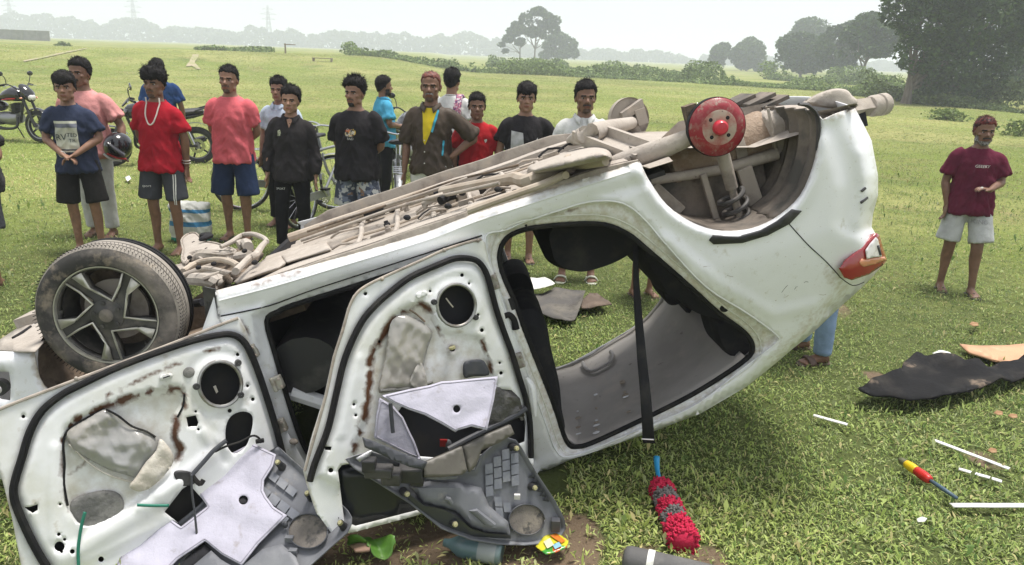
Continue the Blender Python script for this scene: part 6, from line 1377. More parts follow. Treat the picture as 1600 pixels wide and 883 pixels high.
        ring = [(math.cos(a)*.071, .016+math.sin(a)*.069-.004, 1.424-.020*math.cos(a+math.pi/2+math.pi)*-1*.6) for a in np.arange(20)*2*math.pi/20]
        obj('neckband', tube([tuple(fin([p])[0]) for p in ring], .0075*s, 8, closed=True), shirt, t, local=True)
    # lower garment
    if pants is not None:
        long_ = legz < .2; P = [loft([((0, 0, z), rx*B, ry*B) for z, rx, ry in ((.78, .12, .10), (.84, .160, .116), (.92, .156, .112), (1.0, .140, .098))], 26, True, 2.3)]
        for hip, kn, ank in lg:
            L = lambda z: (hip+(kn-hip)*((hip[2]-z)/(hip[2]-kn[2]))) if z > kn[2] else (kn+(ank-kn)*((kn[2]-z)/(kn[2]-ank[2])))
            zs = np.linspace(.90, legz, 6 if not long_ else 9); rr_ = [.094, .099, .099, .100, .103, .107] if not long_ else list(np.interp(zs, [.06, .3, .5, .75, .9], [.060, .064, .072, .090, .094]))
            if isinstance(pants, tuple): rr_ = [r*pants[1] for r in rr_]
            P.append(tube([L(z)*np.array([1, 1, 0])+np.array([np.sign(ank[0])*.034*(.9-z)/.4*(not long_), 0, z]) for z in zs], [r*B for r in rr_], 18, 2))
        gv, gf = remesh(join(*P), .0135, 4); gv = wrinkle(gv, gf, .006, seed+5); G['pants'] = (gv, gf, obj('trousers' if long_ else 'shorts', (fin(gv), gf), pants[0] if isinstance(pants, tuple) else pants, t, local=True))
    if feet != 'bare' and vis:
        col, strap = feet
        for hip, kn, ank in lg:
            sd = np.sign(ank[0]); sole = loft([(ank+(0, .075, -.071), .030, .004, (1, 0, 0), (0, 0, 1)), (ank+(0, .04, -.070), .042, .008, (1, 0, 0), (0, 0, 1)), (ank+(sd*.004, -.05, -.070), .044, .008, (1, 0, 0), (0, 0, 1)), (ank+(sd*.01, -.14, -.070), .052, .008, (1, 0, 0), (0, 0, 1)), (ank+(sd*.012, -.19, -.070), .03, .005, (1, 0, 0), (0, 0, 1))], 16)
            o = obj('sandal', (fin(sole[0]), sole[1]), col, t, local=True)
            st = tube([ank+(sd*.008-.050, -.085, -.066), ank+(sd*.008-.025, -.095, -.030), ank+(sd*.008+.025, -.095, -.030), ank+(sd*.008+.050, -.085, -.066)], strap, 8, 3, flat=.35) if strap > 0 else tube([ank+(-.04, -.03, -.06), ank+(0, -.11, -.032), ank+(.04, -.03, -.06)], .007, 8, 4)
            obj('strap', (fin(st[0]), st[1]), col, o, local=True)
    ctx = dict(t=t, s=s, fin=fin, G=G, headx=headx, am=am, lg=lg, base=base, yaw=yaw)
    if extras: extras(ctx)
    return ctx
def wear(ctx, name, VF, m, parent=None): return obj(name, (ctx['fin'](VF[0]), VF[1]), m, parent or ctx['t'], local=True)
def decal(ctx, name, poly, m, g='shirt', off=.009, step=.014, back=False, parent=None):
    """cloth piece or print laid on the front of a garment; poly in (x, z) metres of a 1.70 m figure"""
    gv, gf, go = ctx['G'][g]; bt = BVHTree.FromPolygons([tuple(v) for v in gv], [tuple(f) for f in gf]); P, T = sheet2d(np.array(poly)*1000, step=step*1000, fine=step*1000)
    V = []
    for x, z in P/1000:
        h = bt.ray_cast(Vector((x, 1 if back else -1, z)), Vector((0, -1 if back else 1, 0))); y = h[0].y if h[0] is not None else -.1
        V.append((x, y+(off if back else -off), z))
    V = np.array(V); return obj(name, (ctx['fin'](V), orient(V, T, (0, 5 if back else -5, 1.2))), m, parent or ctx['t'], local=True)
def text_on(ctx, name, txt, c, size, m, g='shirt', off=.014, parent=None, shear=0, rot=0):
    cu = bpy.data.curves.new('t', 'FONT'); cu.body = txt; cu.size = size; cu.align_x = 'CENTER'; cu.align_y = 'CENTER'; cu.shear = shear; cu.resolution_u = 2
    o = bpy.data.objects.new('t', cu); COL.objects.link(o); dg = bpy.context.evaluated_depsgraph_get(); me = bpy.data.meshes.new_from_object(o.evaluated_get(dg))
    V2 = np.array([tuple(v.co) for v in me.vertices]); F = [tuple(p.vertices) for p in me.polygons]; bpy.data.objects.remove(o); bpy.data.curves.remove(cu); bpy.data.meshes.remove(me)
    gv, gf, go = ctx['G'][g]; bt = BVHTree.FromPolygons([tuple(v) for v in gv], [tuple(f) for f in gf]); V = []
    for x, z, _ in V2:
        x, z = x*math.cos(rot)-z*math.sin(rot), x*math.sin(rot)+z*math.cos(rot)
        h = bt.ray_cast(Vector((x+c[0], -1, z+c[1])), Vector((0, 1, 0))); V.append((x+c[0], (h[0].y if h[0] is not None else -.1)-off, z+c[1]))
    return obj(name, (ctx['fin'](np.array(V)), F), m, parent or ctx['t'], local=True, smooth=False)
def collar(ctx, m, openv=.07):
    for sd in (-1, 1):
        q = np.array([(sd*.066, .06, 1.446), (sd*.078, .0, 1.452), (sd*.064, -.045, 1.440), (sd*.032, -.080, 1.420), (sd*.026, -.096, 1.402)]); q2 = q+np.array([(sd*.012, .012, -.022), (sd*.018, .0, -.026), (sd*.020, -.014, -.030), (sd*.026, -.020, -.040), (sd*.014, -.012, -.040)])
        v, f = strip(q, q2, 3); o = wear(ctx, 'collar', (v, f), m); mod_solid(o, .004)
def placket(ctx, m, btn, z0=.84, z1=1.40):
    decal(ctx, 'placket', [(-.014, z0), (.014, z0), (.014, z1), (-.014, z1)], m, off=.004)
    for z in np.linspace(z0+.06, z1-.04, 6):
        gv, gf, go = ctx['G']['shirt']; i = np.argmin((gv[:, 0]**2+(gv[:, 2]-z)**2)+(gv[:, 1] > 0)*9); wear(ctx, 'button', ellipsoid(gv[i]+(0, -.007, 0), (.005, .002, .005), 8, 6), btn)

m_navy = cloth('navy_cotton', (.030, .040, .075)); m_pinkc = cloth('pink_cotton', (.60, .27, .255)); m_redc = cloth('red_cotton', (.36, .010, .022)); m_bluec = cloth('royal_blue_cotton', (.020, .052, .15))
m_coral = cloth('coral_cotton', (.64, .13, .15)); m_sky = cloth('pale_blue_cotton', (.48, .56, .66)); m_blk = cloth('black_cotton', (.021, .019, .021)); m_char = cloth('charcoal_cotton', (.028, .025, .026)); m_cyan = cloth('cyan_cotton', (.07, .33, .50))
m_brown = cloth('brown_satin', (.070, .052, .038), .6, .5, .8); m_whitec = cloth('white_cotton', (.60, .60, .58)); m_red2 = cloth('bright_red_cotton', (.40, .014, .020)); m_maroon = cloth('maroon_cotton', (.105, .012, .032)); m_dkgrey = cloth('dark_grey_cotton', (.045, .045, .045))
m_cargo = cloth('black_cargo', (.018, .017, .016)); m_gshort = cloth('grey_shorts', (.055, .058, .068)); m_nshort = cloth('blue_shorts', (.022, .040, .095)); m_track = cloth('black_track', (.008, .008, .009)); m_white2 = cloth('off_white_cotton', (.62, .61, .57)); m_pale = cloth('pale_grey_trousers', (.50, .50, .49)); m_lshort = cloth('light_grey_shorts', (.46, .47, .47))
m_jean = cloth('faded_denim', (.22, .31, .45)); m_camo = mat('camo_cloth', (.42, .42, .42), .9, var=[((.05, .06, .09), 9, .5, .53, 2), ((.14, .16, .22), 13, .56, .58, 2), ((.20, .12, .08), 11, .62, .64, 2)], bump=(70, .2, .004))
m_blackflip = mat('dark_sandal', (.035, .03, .028), .7); m_whiteflip = mat('pale_sandal', (.55, .56, .46), .6); m_brownflip = mat('brown_sandal', (.085, .055, .045), .7)
m_print = mat('white_print', (.62, .62, .58), .7, var=[((.45, .45, .42), 30, .5, .7)]); m_bead = mat('pearl_beads', (.62, .55, .50), .35)
K1, K2, K3 = (.27, .148, .096), (.205, .108, .068), (.335, .188, .122)
ABS = lambda c, x, y, z: None

def ex_navy(c):
    p = decal(c, 'print_panel', [(-.115, 1.0), (.085, 1.0), (.085, 1.285), (-.115, 1.285)], mat('cream_print', (.55, .55, .44), .8, var=[((.40, .42, .36), 12, .45, .7)]))
    decal(c, 'print_band', [(-.115, 1.225), (.085, 1.225), (.085, 1.262), (-.115, 1.262)], mat('grey_print', (.14, .15, .18), .8), off=.012, parent=p)
    decal(c, 'print_band', [(-.115, 1.015), (.085, 1.015), (.085, 1.026), (-.115, 1.026)], m_navy, off=.012, parent=p)
    dk = mat('dark_print', (.035, .05, .05), .8)
    text_on(c, 'lettering', 'RV', (-.062, 1.135), .085, dk, parent=p, rot=.05); text_on(c, 'lettering', 'TED', (.035, 1.155), .05, dk, parent=p, rot=-.05); text_on(c, 'lettering', 'TR:', (.038, 1.105), .045, dk, parent=p)
    wear(c, 'wrist_thread', tube([c['am'][0][2]+np.array([.028*math.cos(a), 0, .028*math.sin(a)]) for a in np.arange(12)*math.pi/6], .004, 6, closed=True), m_print)
person('boy in navy tee with cream letter print and black cargo shorts, hands clasped', (106, 113), 6.75, 12, ('clasp', 'clasp'), K1, dict(front=.176, thick=.020, nz=.012, fringe=.030, side=.115), None, m_navy, (m_cargo, 1.02), .92, 6, 0, extras=ex_navy, seed=11, legz=.50)
HEL = {}
def ex_pink(c): HEL['p'] = c
person('moustached man in plain pink tee and pale trousers behind the navy boy', (127, 91), 7.35, 4, ('side', ((.30, .02, 1.10), (.335, -.08, .90), (.15, -.35, -.9))), K2, dict(front=.180, thick=.018, nz=.006, part=1), None, m_pinkc, m_pale, 1.06, -6, 0, moust=m_blackb, feet=(m_brownflip, -1), extras=ex_pink, seed=12, legz=.09)
def ex_red(c):
    gv, gf, go = c['G']['shirt']; bt = BVHTree.FromPolygons([tuple(v) for v in gv], [tuple(f) for f in gf]); pts = []
    for a in np.linspace(-1, 1, 25):
        x = .062*math.sin(a*math.pi/2)*(1 if abs(a) < .6 else 1); z = 1.46-.235*math.cos(a*math.pi/2)**.75
        h = bt.ray_cast(Vector((x, -1, z)), Vector((0, 1, 0))); pts.append((x, (h[0].y if h[0] is not None else -.06)-.006, z))
    wear(c, 'necklace', tube(pts, .0065, 8), m_bead)
    for z in (.03, .055): w2 = c['am'][1][2]+unit(c['am'][1][1]-c['am'][1][2])*z; wear(c, 'bangle', tube([w2+np.array([.034*math.cos(a), .034*math.sin(a), 0]) for a in np.arange(14)*math.pi/7], .0045, 6, closed=True), m_bead)
    text_on(c, 'logo', 'sport', (-.10, .66), .035, m_print, 'pants')
    for dx in (0, .016): decal(c, 'side_stripe', [(.168+dx-.012, .50), (.176+dx-.012, .50), (.168+dx-.014, .78), (.160+dx-.014, .78)], m_print, 'pants', .006)
person('thin man in red tee with white bead necklace and grey shorts', (233, 105), 6.8, -4, ('behind', ((.225, .03, 1.10), (.205, .07, .84), (.02, .0, -1))), K2, dict(front=.165, thick=.030, nz=.016, fringe=.022, curl=.6, side=.12), None, m_redc, m_gshort, .93, 2, 2, stub=m_stub, moust=m_stub, extras=ex_red, seed=13, legz=.53)
person('man in royal blue tee walking away behind the red tee man', (250, 91), 10.4, 205, ('side', 'side'), K2, dict(front=.175, thick=.014, nz=.004), None, m_bluec, m_cargo, 1.0, 25, 14, beard=m_blackb, seed=14, legz=.12, bend=-6)
person('man in coral tee and blue knee shorts, hands behind his back', (353, 101), 7.4, 0, ('behind', 'behind'), K1, dict(front=.182, thick=.011, nz=.004, side=.135), None, m_coral, (m_nshort, 1.0), 1.06, 0, 0, moust=m_stub, stub=m_stub, feet=(m_blackflip, -1), seed=15, legz=.47)
def ex_col(m, btn=m_print, pl=True):
    def f(c):
        collar(c, m)
        if pl: placket(c, m, btn)
    return f
person('man in pale blue collared shirt half hidden behind the black shirt man', (434, 121), 8.1, -10, ('side', 'behind'), K1, dict(front=.178, thick=.020, nz=.012, curl=.4), None, m_sky, m_track, 1.04, 8, 0, extras=ex_col(m_sky), seed=16, legz=.1)
def ex_black(c):
    collar(c, m_char); placket(c, m_char, m_dark); decal(c, 'chest_emblem', [(-.115, 1.235), (-.085, 1.24), (-.078, 1.27), (-.09, 1.30), (-.112, 1.29)], mat('pale_embroidery', (.40, .42, .28), .8, var=[((.05, .05, .05), 90, .5, .6)]), step=.01)
    text_on(c, 'trouser_logo', 'SPORT', (-.10, .70), .03, m_print, 'pants')
    decal(c, 'open_neck', [(0, 1.32), (.030, 1.400), (.0, 1.412), (-.030, 1.400)], skin(K3), off=.006, step=.012)
person('young man in dark long sleeved shirt and black track trousers', (447, 135), 7.0, 4, ('side', 'side'), K3, dict(front=.178, thick=.024, nz=.012, curl=.3, part=1), None, m_char, m_track, .98, 0, 0, extras=ex_black, sleeve=1.94, hem=.78, seed=17, legz=.1)
def ex_btee(c):
    pm = mat('colour_print', (.50, .46, .40), .8, var=[((.55, .38, .04), 30, .46, .52, 2), ((.45, .10, .03), 36, .55, .6, 2), ((.02, .02, .02), 42, .5, .54, 2)])
    decal(c, 'chest_print', [(-.055, 1.215), (-.040, 1.19), (0, 1.185), (.035, 1.195), (.055, 1.215), (.05, 1.245), (.03, 1.26), (0, 1.25), (-.03, 1.262), (-.05, 1.24)], pm, step=.01); text_on(c, 'lettering', 'BAD', (0, 1.165), .032, m_print)
person('stocky young man in faded black tee with small colourful print', (556, 122), 7.05, -10, ('behind', 'behind'), K1, dict(front=.178, thick=.030, nz=.016, curl=1.0, side=.13), None, m_blk, m_camo, 1.10, -6, 0, stub=m_blackb, moust=m_stub, extras=ex_btee, seed=18, sleeve=.85, hem=.77, legz=.5)
person('man in cyan polo shirt seen from behind by the motorcycles', (598, 118), 9.6, 120, ('front', 'front'), K2, dict(front=.18, thick=.014, nz=.004), None, m_cyan, m_track, 1.0, 0, 0, beard=m_blackb, extras=lambda c: collar(c, m_cyan), seed=19, legz=.1)
def ex_brown(c):
    collar(c, m_brown)
    decal(c, 'yellow_undershirt', [(-.065, 1.395), (-.050, 1.30), (-.045, 1.12), (-.030, 1.09), (.02, 1.20), (.055, 1.34), (.070, 1.395), (.03, 1.405), (-.03, 1.405)], mat('yellow_cotton', (.62, .47, .015), .85), off=.006, step=.015)
    decal(c, 'blue_undershirt_edge', [(.024, 1.205), (.058, 1.34), (.073, 1.395), (.086, 1.385), (.075, 1.32), (.040, 1.20)], mat('turquoise_cloth', (.04, .30, .42), .85), off=.008, step=.012)
    decal(c, 'turquoise_trim', [(.115, 1.0), (.128, 1.0), (.135, 1.13), (.120, 1.13)], mat('turquoise_cloth', (.04, .30, .42), .85), off=.008, step=.012)
    for z in (1.13, 1.03, .93): gv, gf, go = c['G']['shirt']; i = np.argmin(((gv[:, 0]+.03)**2+(gv[:, 2]-z)**2)+(gv[:, 1] > 0)*9); wear(c, 'button', ellipsoid(gv[i]+(0, -.006, 0), (.006, .003, .006), 8, 6), m_print)
person('older man with hennaed hair in open brown shirt over yellow vest, hand on hip', (678, 110), 6.9, -6, ('side', 'hip'), K2, dict(front=.186, thick=.008, nz=.003, side=.12, tufts=60), m_henna, m_brown, (m_white2, 1.15), 1.0, 4, 0, moust=m_greyb, stub=m_stub, extras=ex_brown, seed=20, sleeve=.95, hem=.83, legz=.1)
def ex_wback(c):
    v, f = tube([(-.10, -.10, 1.30), (-.10, -.02, 1.425), (-.10, .06, 1.41), (-.105, .125, 1.28), (-.10, .128, 1.15)], .05, 10, 4, flat=.25); o = wear(c, 'shoulder_cloth', (v, f), mat('checked_cloth', (.42, .16, .22), .9, var=[((.12, .05, .14), 26, .48, .52, 2), ((.62, .55, .56), 38, .55, .6, 2)]))
person('man in white tee with checked cloth on his shoulder, back turned', (710, 107), 8.8, 165, ('front', 'side'), K1, dict(front=.18, thick=.016, nz=.008), None, m_whitec, m_track, 1.0, 0, 4, extras=ex_wback, seed=21, legz=.1)
def ex_red2(c):
    decal(c, 'chest_emblem', [(.072, 1.255), (.100, 1.265), (.104, 1.245), (.086, 1.225)], m_print, step=.01)
person('slim boy in bright red tee standing beside the hennaed man', (748, 145), 7.2, 6, ('side', 'side'), K2, dict(front=.178, thick=.014, nz=.006), None, m_red2, m_track, .94, 0, 0, extras=ex_red2, seed=22, legz=.1)
def ex_N(c):
    wp_ = mat('grey_white_print', (.46, .46, .46), .8, var=[((.32, .32, .32), 16, .45, .7)])
    decal(c, 'graphic', [(-.130, 1.02), (-.075, .985), (-.078, 1.13), (-.045, 1.07), (-.02, 1.0), (-.005, 1.0), (.0, 1.10), (-.02, 1.27), (-.130, 1.285)], wp_)
    decal(c, 'graphic', [(.005, 1.02), (.06, 1.05), (.105, 1.10), (.125, 1.235), (.09, 1.18), (.045, 1.10), (.0, 1.07)], wp_)
    text_on(c, 'small_print', 'nova', (.02, 1.215), .018, m_dkgrey)
person('young man in black tee with big angular white graphic, hand behind hip', (820, 130), 7.1, 2, ('side', 'back_hip'), K1, dict(front=.172, thick=.022, nz=.012, fringe=.020, side=.12), None, m_blk, m_dkgrey, .98, 0, 0, extras=ex_N, seed=23, legz=.46, feet=(m_blackflip, -1), sleeve=.7)
person('moustached man in white long sleeved shirt behind the far wheel hub', (920, 126), 6.5, -4, ('side', 'side'), K2, dict(front=.18, thick=.018, nz=.006, side=.13), None, m_whitec, m_dkgrey, 1.0, 10, 0, moust=m_blackb, stub=m_stub, extras=ex_col(m_whitec), seed=24, sleeve=1.9, legz=.46, feet=(m_whiteflip, .03))
def ex_maroon(c):
    text_on(c, 'lettering', 'GEEEKY', (.005, 1.265), .036, m_print, shear=.1); text_on(c, 'faded_lettering', 'KING', (.075, .735), .055, mat('faded_print', (.27, .27, .27), .8), 'pants')
    wear(c, 'coin', ellipsoid(c['am'][1][2]+np.array([-.09, -.05, .02]), (.014, .008, .012), 8, 6), m_print)
person('bearded man in maroon tee and pale grey shorts alone on the right', (1549, 182), 6.57, -14, (((.235, .03, 1.10), (.205, -.03, .87), (.1, -.15, -1)), 'front'), (.175, .092, .058), dict(front=.180, thick=.012, nz=.005), m_redpow, m_maroon, (m_lshort, 1.0), 1.06, 4, 2, beard=m_greyb, moust=m_blackb, feet=(m_blackflip, -1), extras=ex_maroon, seed=25, legz=.52, stance=(.06, -.10), group='men gathered round the wreck')
person('man in faded jeans standing hidden behind the rear of the car', (1338, 176), 1.66, -80, ('front', 'front'), K2, dict(front=.18, thick=.014, nz=.005), None, m_dkgrey, m_jean, 1.0, 0, 10, feet=(m_brownflip, .035), seed=26, legz=.07, bend=38, base=np.array([2.16, 4.84, 0]))
gl = on_z(2, 447)
person('man at the left edge in dark grey tee, mostly out of frame', (0, 0), 1.66, -25, ('side', ((.36, -.02, 1.13), (.42, -.20, .98), (.1, -.6, -.5))), K2, dict(front=.18, thick=.014), None, m_dkgrey, m_gshort, 1.0, 0, 0, feet=(m_brownflip, .035), seed=27, legz=.5, base=np.array([gl[0]-.09, gl[1]+.05, 0]), sleeve=.75)
gl = on_z(1003, 462)
person('barelegged boy bending down behind the rear axle', (0, 0), 1.30, 20, ('side', 'side'), K1, dict(front=.18, thick=.016), None, m_dkgrey, m_gshort, .95, 0, 0, seed=28, legz=.52, base=np.array([gl[0], gl[1], 0]), bend=55, feet=(m_brownflip, -1))

# ================================================================== motorcycles, bicycles
m_tyreb = mat('black_tyre', (.025, .025, .025), .85, var=[((.07, .065, .055), 8, .5, .75)]); m_chrome = mat('chrome', (.55, .55, .56), .18, 1.0); m_gloss = mat('gloss_black', (.010, .010, .012), .15, coat=.6)
m_satin = mat('satin_black', (.03, .03, .032), .5); m_seat = mat('vinyl_seat', (.025, .025, .027), .55); m_alu = mat('cast_alloy', (.30, .30, .31), .45, .7); m_mirror = mat('mirror_glass', (.5, .53, .56), .05, 1.0)
m_redst = mat('red_stripe', (.45, .02, .015), .35); m_yelst = mat('yellow_stripe', (.55, .34, .02), .35)
def placed(t, yaw): t.rotation_euler = (0, 0, rad(yaw)); return t
def torus(c, R, r, ax, n=36, m=10, sx=1.0):
    c = np.asarray(c, float); ax = unit(ax); x = unit(np.cross(ax, [0, 0, 1.])) if abs(ax[2]) < .9 else np.array([1., 0, 0]); y = np.cross(ax, x); a = np.arange(n)*2*math.pi/n
    return tube([c+R*(math.cos(k)*x+math.sin(k)*y) for k in a], r, m, closed=True)
def motorcycle(label, base, yaw, stripes=True, fairing=True):
    t = placed(thing('motorcycle', label, 'motorcycle', base, 'motorcycles parked behind the crowd'), yaw); Y = np.array([0, 1., 0])
    P = lambda name, vf, m, par=None, **k: obj(name, vf, m, par or t, local=True, **k)
    for x, front in ((.66, 1), (-.62, 0)):
        w_ = P('wheel', lathe([(.205, -.03), (.225, -.035), (.225, .035), (.205, .03)], (x, 0, .30), Y, 36), m_alu); P('tyre', torus((x, 0, .30), .258, .045 if front else .056, Y, 40, 12), m_tyreb, w_)
        for k in range(5):
            a = 2*math.pi*k/5; d = np.array([math.cos(a), 0, math.sin(a)]); P('spoke', tube([np.array([x, 0, .3])+d*.03, np.array([x, 0, .3])+d*.215], [.022, .014], 6), m_satin, w_)
        P('hub', lathe([(.001, -.06), (.05, -.06), (.05, .06), (.001, .06)], (x, 0, .30), Y, 18), m_alu, w_); P('brake_disc', lathe([(.07, .062), (.12, .062), (.12, .066), (.07, .066)], (x, 0, .30), Y, 24), m_chrome, w_)
    for s in (-1, 1):
        P('fork', tube([(.66, s*.085, .30), (.50, s*.085, .72), (.44, s*.085, .90)], [.030, .024, .022], 10), m_satin); P('shock', tube([(-.56, s*.11, .33), (-.44, s*.11, .70)], [.034, .030], 10), m_redst if stripes else m_chrome); P('swingarm', tube([(-.62, s*.09, .30), (-.08, s*.09, .36)], [.026, .034], 8), m_satin)
    P('front_mudguard', strip([(.66+.33*math.cos(a), -.06, .30+.33*math.sin(a)) for a in np.linspace(.2, 2.5, 14)], [(.66+.33*math.cos(a), .06, .30+.33*math.sin(a)) for a in np.linspace(.2, 2.5, 14)], 4, .02, (0, 0, 1)), m_gloss)
    P('rear_mudguard', strip([(-.62+.36*math.cos(a), -.07, .32+.36*math.sin(a)) for a in np.linspace(1.2, 3.3, 14)], [(-.62+.36*math.cos(a), .07, .32+.36*math.sin(a)) for a in np.linspace(1.2, 3.3, 14)], 4), m_satin)
    tk = P('tank', loft([((.42, 0, .84), .05, .06, (0, 1, 0), (0, 0, 1)), ((.36, 0, .86), .13, .11, (0, 1, 0), (0, 0, 1)), ((.20, 0, .875), .165, .135, (0, 1, 0), (0, 0, 1)), ((.02, 0, .84), .14, .10, (0, 1, 0), (0, 0, 1)), ((-.10, 0, .80), .09, .06, (0, 1, 0), (0, 0, 1))], 22), m_gloss)
    if stripes:
        for s in (-1, 1): P('stripe', tube([(.34, s*.135, .80), (.20, s*.168, .79), (.06, s*.15, .77)], .02, 8, 3, flat=.4), m_redst, tk); P('stripe', tube([(.30, s*.142, .765), (.18, s*.165, .752)], .012, 8, flat=.4), m_yelst, tk)
    P('tank_cap', lathe([(.001, .02), (.03, .018), (.034, 0)], (.22, 0, 1.005), (0, 0, 1), 14), m_chrome, tk)
    P('seat', loft([((-.04, 0, .80), .09, .035, (0, 1, 0), (0, 0, 1)), ((-.20, 0, .81), .13, .05, (0, 1, 0), (0, 0, 1)), ((-.42, 0, .85), .14, .055, (0, 1, 0), (0, 0, 1)), ((-.66, 0, .87), .12, .05, (0, 1, 0), (0, 0, 1)), ((-.76, 0, .875), .07, .03, (0, 1, 0), (0, 0, 1))], 18), m_seat)
    P('tail_cowl', loft([((-.25, 0, .74), .11, .05, (0, 1, 0), (0, 0, 1)), ((-.6, 0, .80), .10, .05, (0, 1, 0), (0, 0, 1)), ((-.86, 0, .86), .05, .03, (0, 1, 0), (0, 0, 1))], 14), m_gloss); P('grab_rail', tube([(-.62, -.13, .88), (-.84, -.10, .95), (-.84, .10, .95), (-.62, .13, .88)], .013, 8, 3), m_satin); P('tail_lamp', ellipsoid((-.88, 0, .85), (.03, .06, .03), 12, 8), m_red)
    e = P('engine', loft([((.26, 0, .44), .11, .10, (0, 1, 0), (0, 0, 1)), ((.10, 0, .42), .15, .13, (0, 1, 0), (0, 0, 1)), ((-.12, 0, .42), .14, .12, (0, 1, 0), (0, 0, 1)), ((-.22, 0, .44), .08, .08, (0, 1, 0), (0, 0, 1))], 16), m_alu)
    for k in range(7): P('fin', box((.20, 0, .54+k*.026), (.17, .20, .010), ry_(.3)), m_satin, e)
    P('side_panel', join(*[ellipsoid((-.20, s*.12, .64), (.15, .03, .09), 12, 8) for s in (-1, 1)]) if False else ellipsoid((-.20, 0, .64), (.17, .14, .10), 16, 10), m_gloss); P('downtube', tube([(.40, 0, .82), (.30, 0, .5), (.26, 0, .36)], .022, 8), m_satin)
    P('exhaust', tube([(.30, -.10, .46), (.28, -.14, .28), (.0, -.16, .24), (-.35, -.17, .30), (-.78, -.18, .40)], [.022, .024, .028, .055, .050], 12, 4), m_satin); P('heat_shield', tube([(-.34, -.215, .32), (-.68, -.225, .395)], .032, 8, flat=.4), m_chrome)
    P('side_stand', tube([(.0, .12, .28), (-.06, .30, .02)], .012, 6), m_satin); P('footpeg', tube([(-.05, -.26, .32), (-.05, .26, .32)], .014, 6), m_satin)
    hb_ = P('handlebar', tube([(.26, -.36, 1.04), (.32, -.22, 1.06), (.42, -.08, .96), (.42, .08, .96), (.32, .22, 1.06), (.26, .36, 1.04)], .012, 8, 3), m_satin)
    for s in (-1, 1):
        P('grip', tube([(.30, s*.27, 1.05), (.25, s*.38, 1.035)], .019, 10), m_rubber, hb_); P('lever', tube([(.34, s*.22, 1.05), (.36, s*.36, 1.02)], .006, 6), m_chrome, hb_); st = P('mirror', tube([(.31, s*.24, 1.06), (.33, s*.27, 1.18), (.30, s*.31, 1.23)], .007, 6, 3), m_satin, hb_)
        P('mirror_head', ellipsoid((.29, s*.32, 1.25), (.018, .065, .045), 14, 8), m_gloss, hb_)
    if fairing: P('headlamp_cowl', loft([((.62, 0, .82), .05, .06, (0, 1, 0), (0, 0, 1)), ((.56, 0, .86), .12, .12, (0, 1, 0), (0, 0, 1)), ((.46, 0, .94), .12, .12, (0, 1, 0), (0, 0, 1)), ((.40, 0, 1.02), .08, .05, (0, 1, 0), (0, 0, 1))], 16), m_gloss)
    P('headlamp', ellipsoid((.585, 0, .83), (.05, .085, .07), 14, 10), m_clear)
    for s in (-1, 1): P('indicator', ellipsoid((.52, s*.17, .82), (.025, .03, .018), 10, 6), m_orange)
    return t
def gpos(px, D): p = on_plane([(px, 300)], (0, D, 0), (0, 1, 0))[0]; return np.array([p[0], D, float(gz(p[0], D))])
motorcycle('black motorcycle with red and yellow tank stripes parked at far left', gpos(34, 14.2), -14)
motorcycle('all black motorcycle parked behind the man in red tee', gpos(252, 12.2), 208, False, False)
motorcycle('dark motorcycle standing end on beside the man in cyan polo', gpos(632, 12.0), 78, False, False)
m_bframe = mat('steel_bicycle_paint', (.26, .27, .28), .4, .5, var=[((.12, .09, .07), 18, .55, .75)])
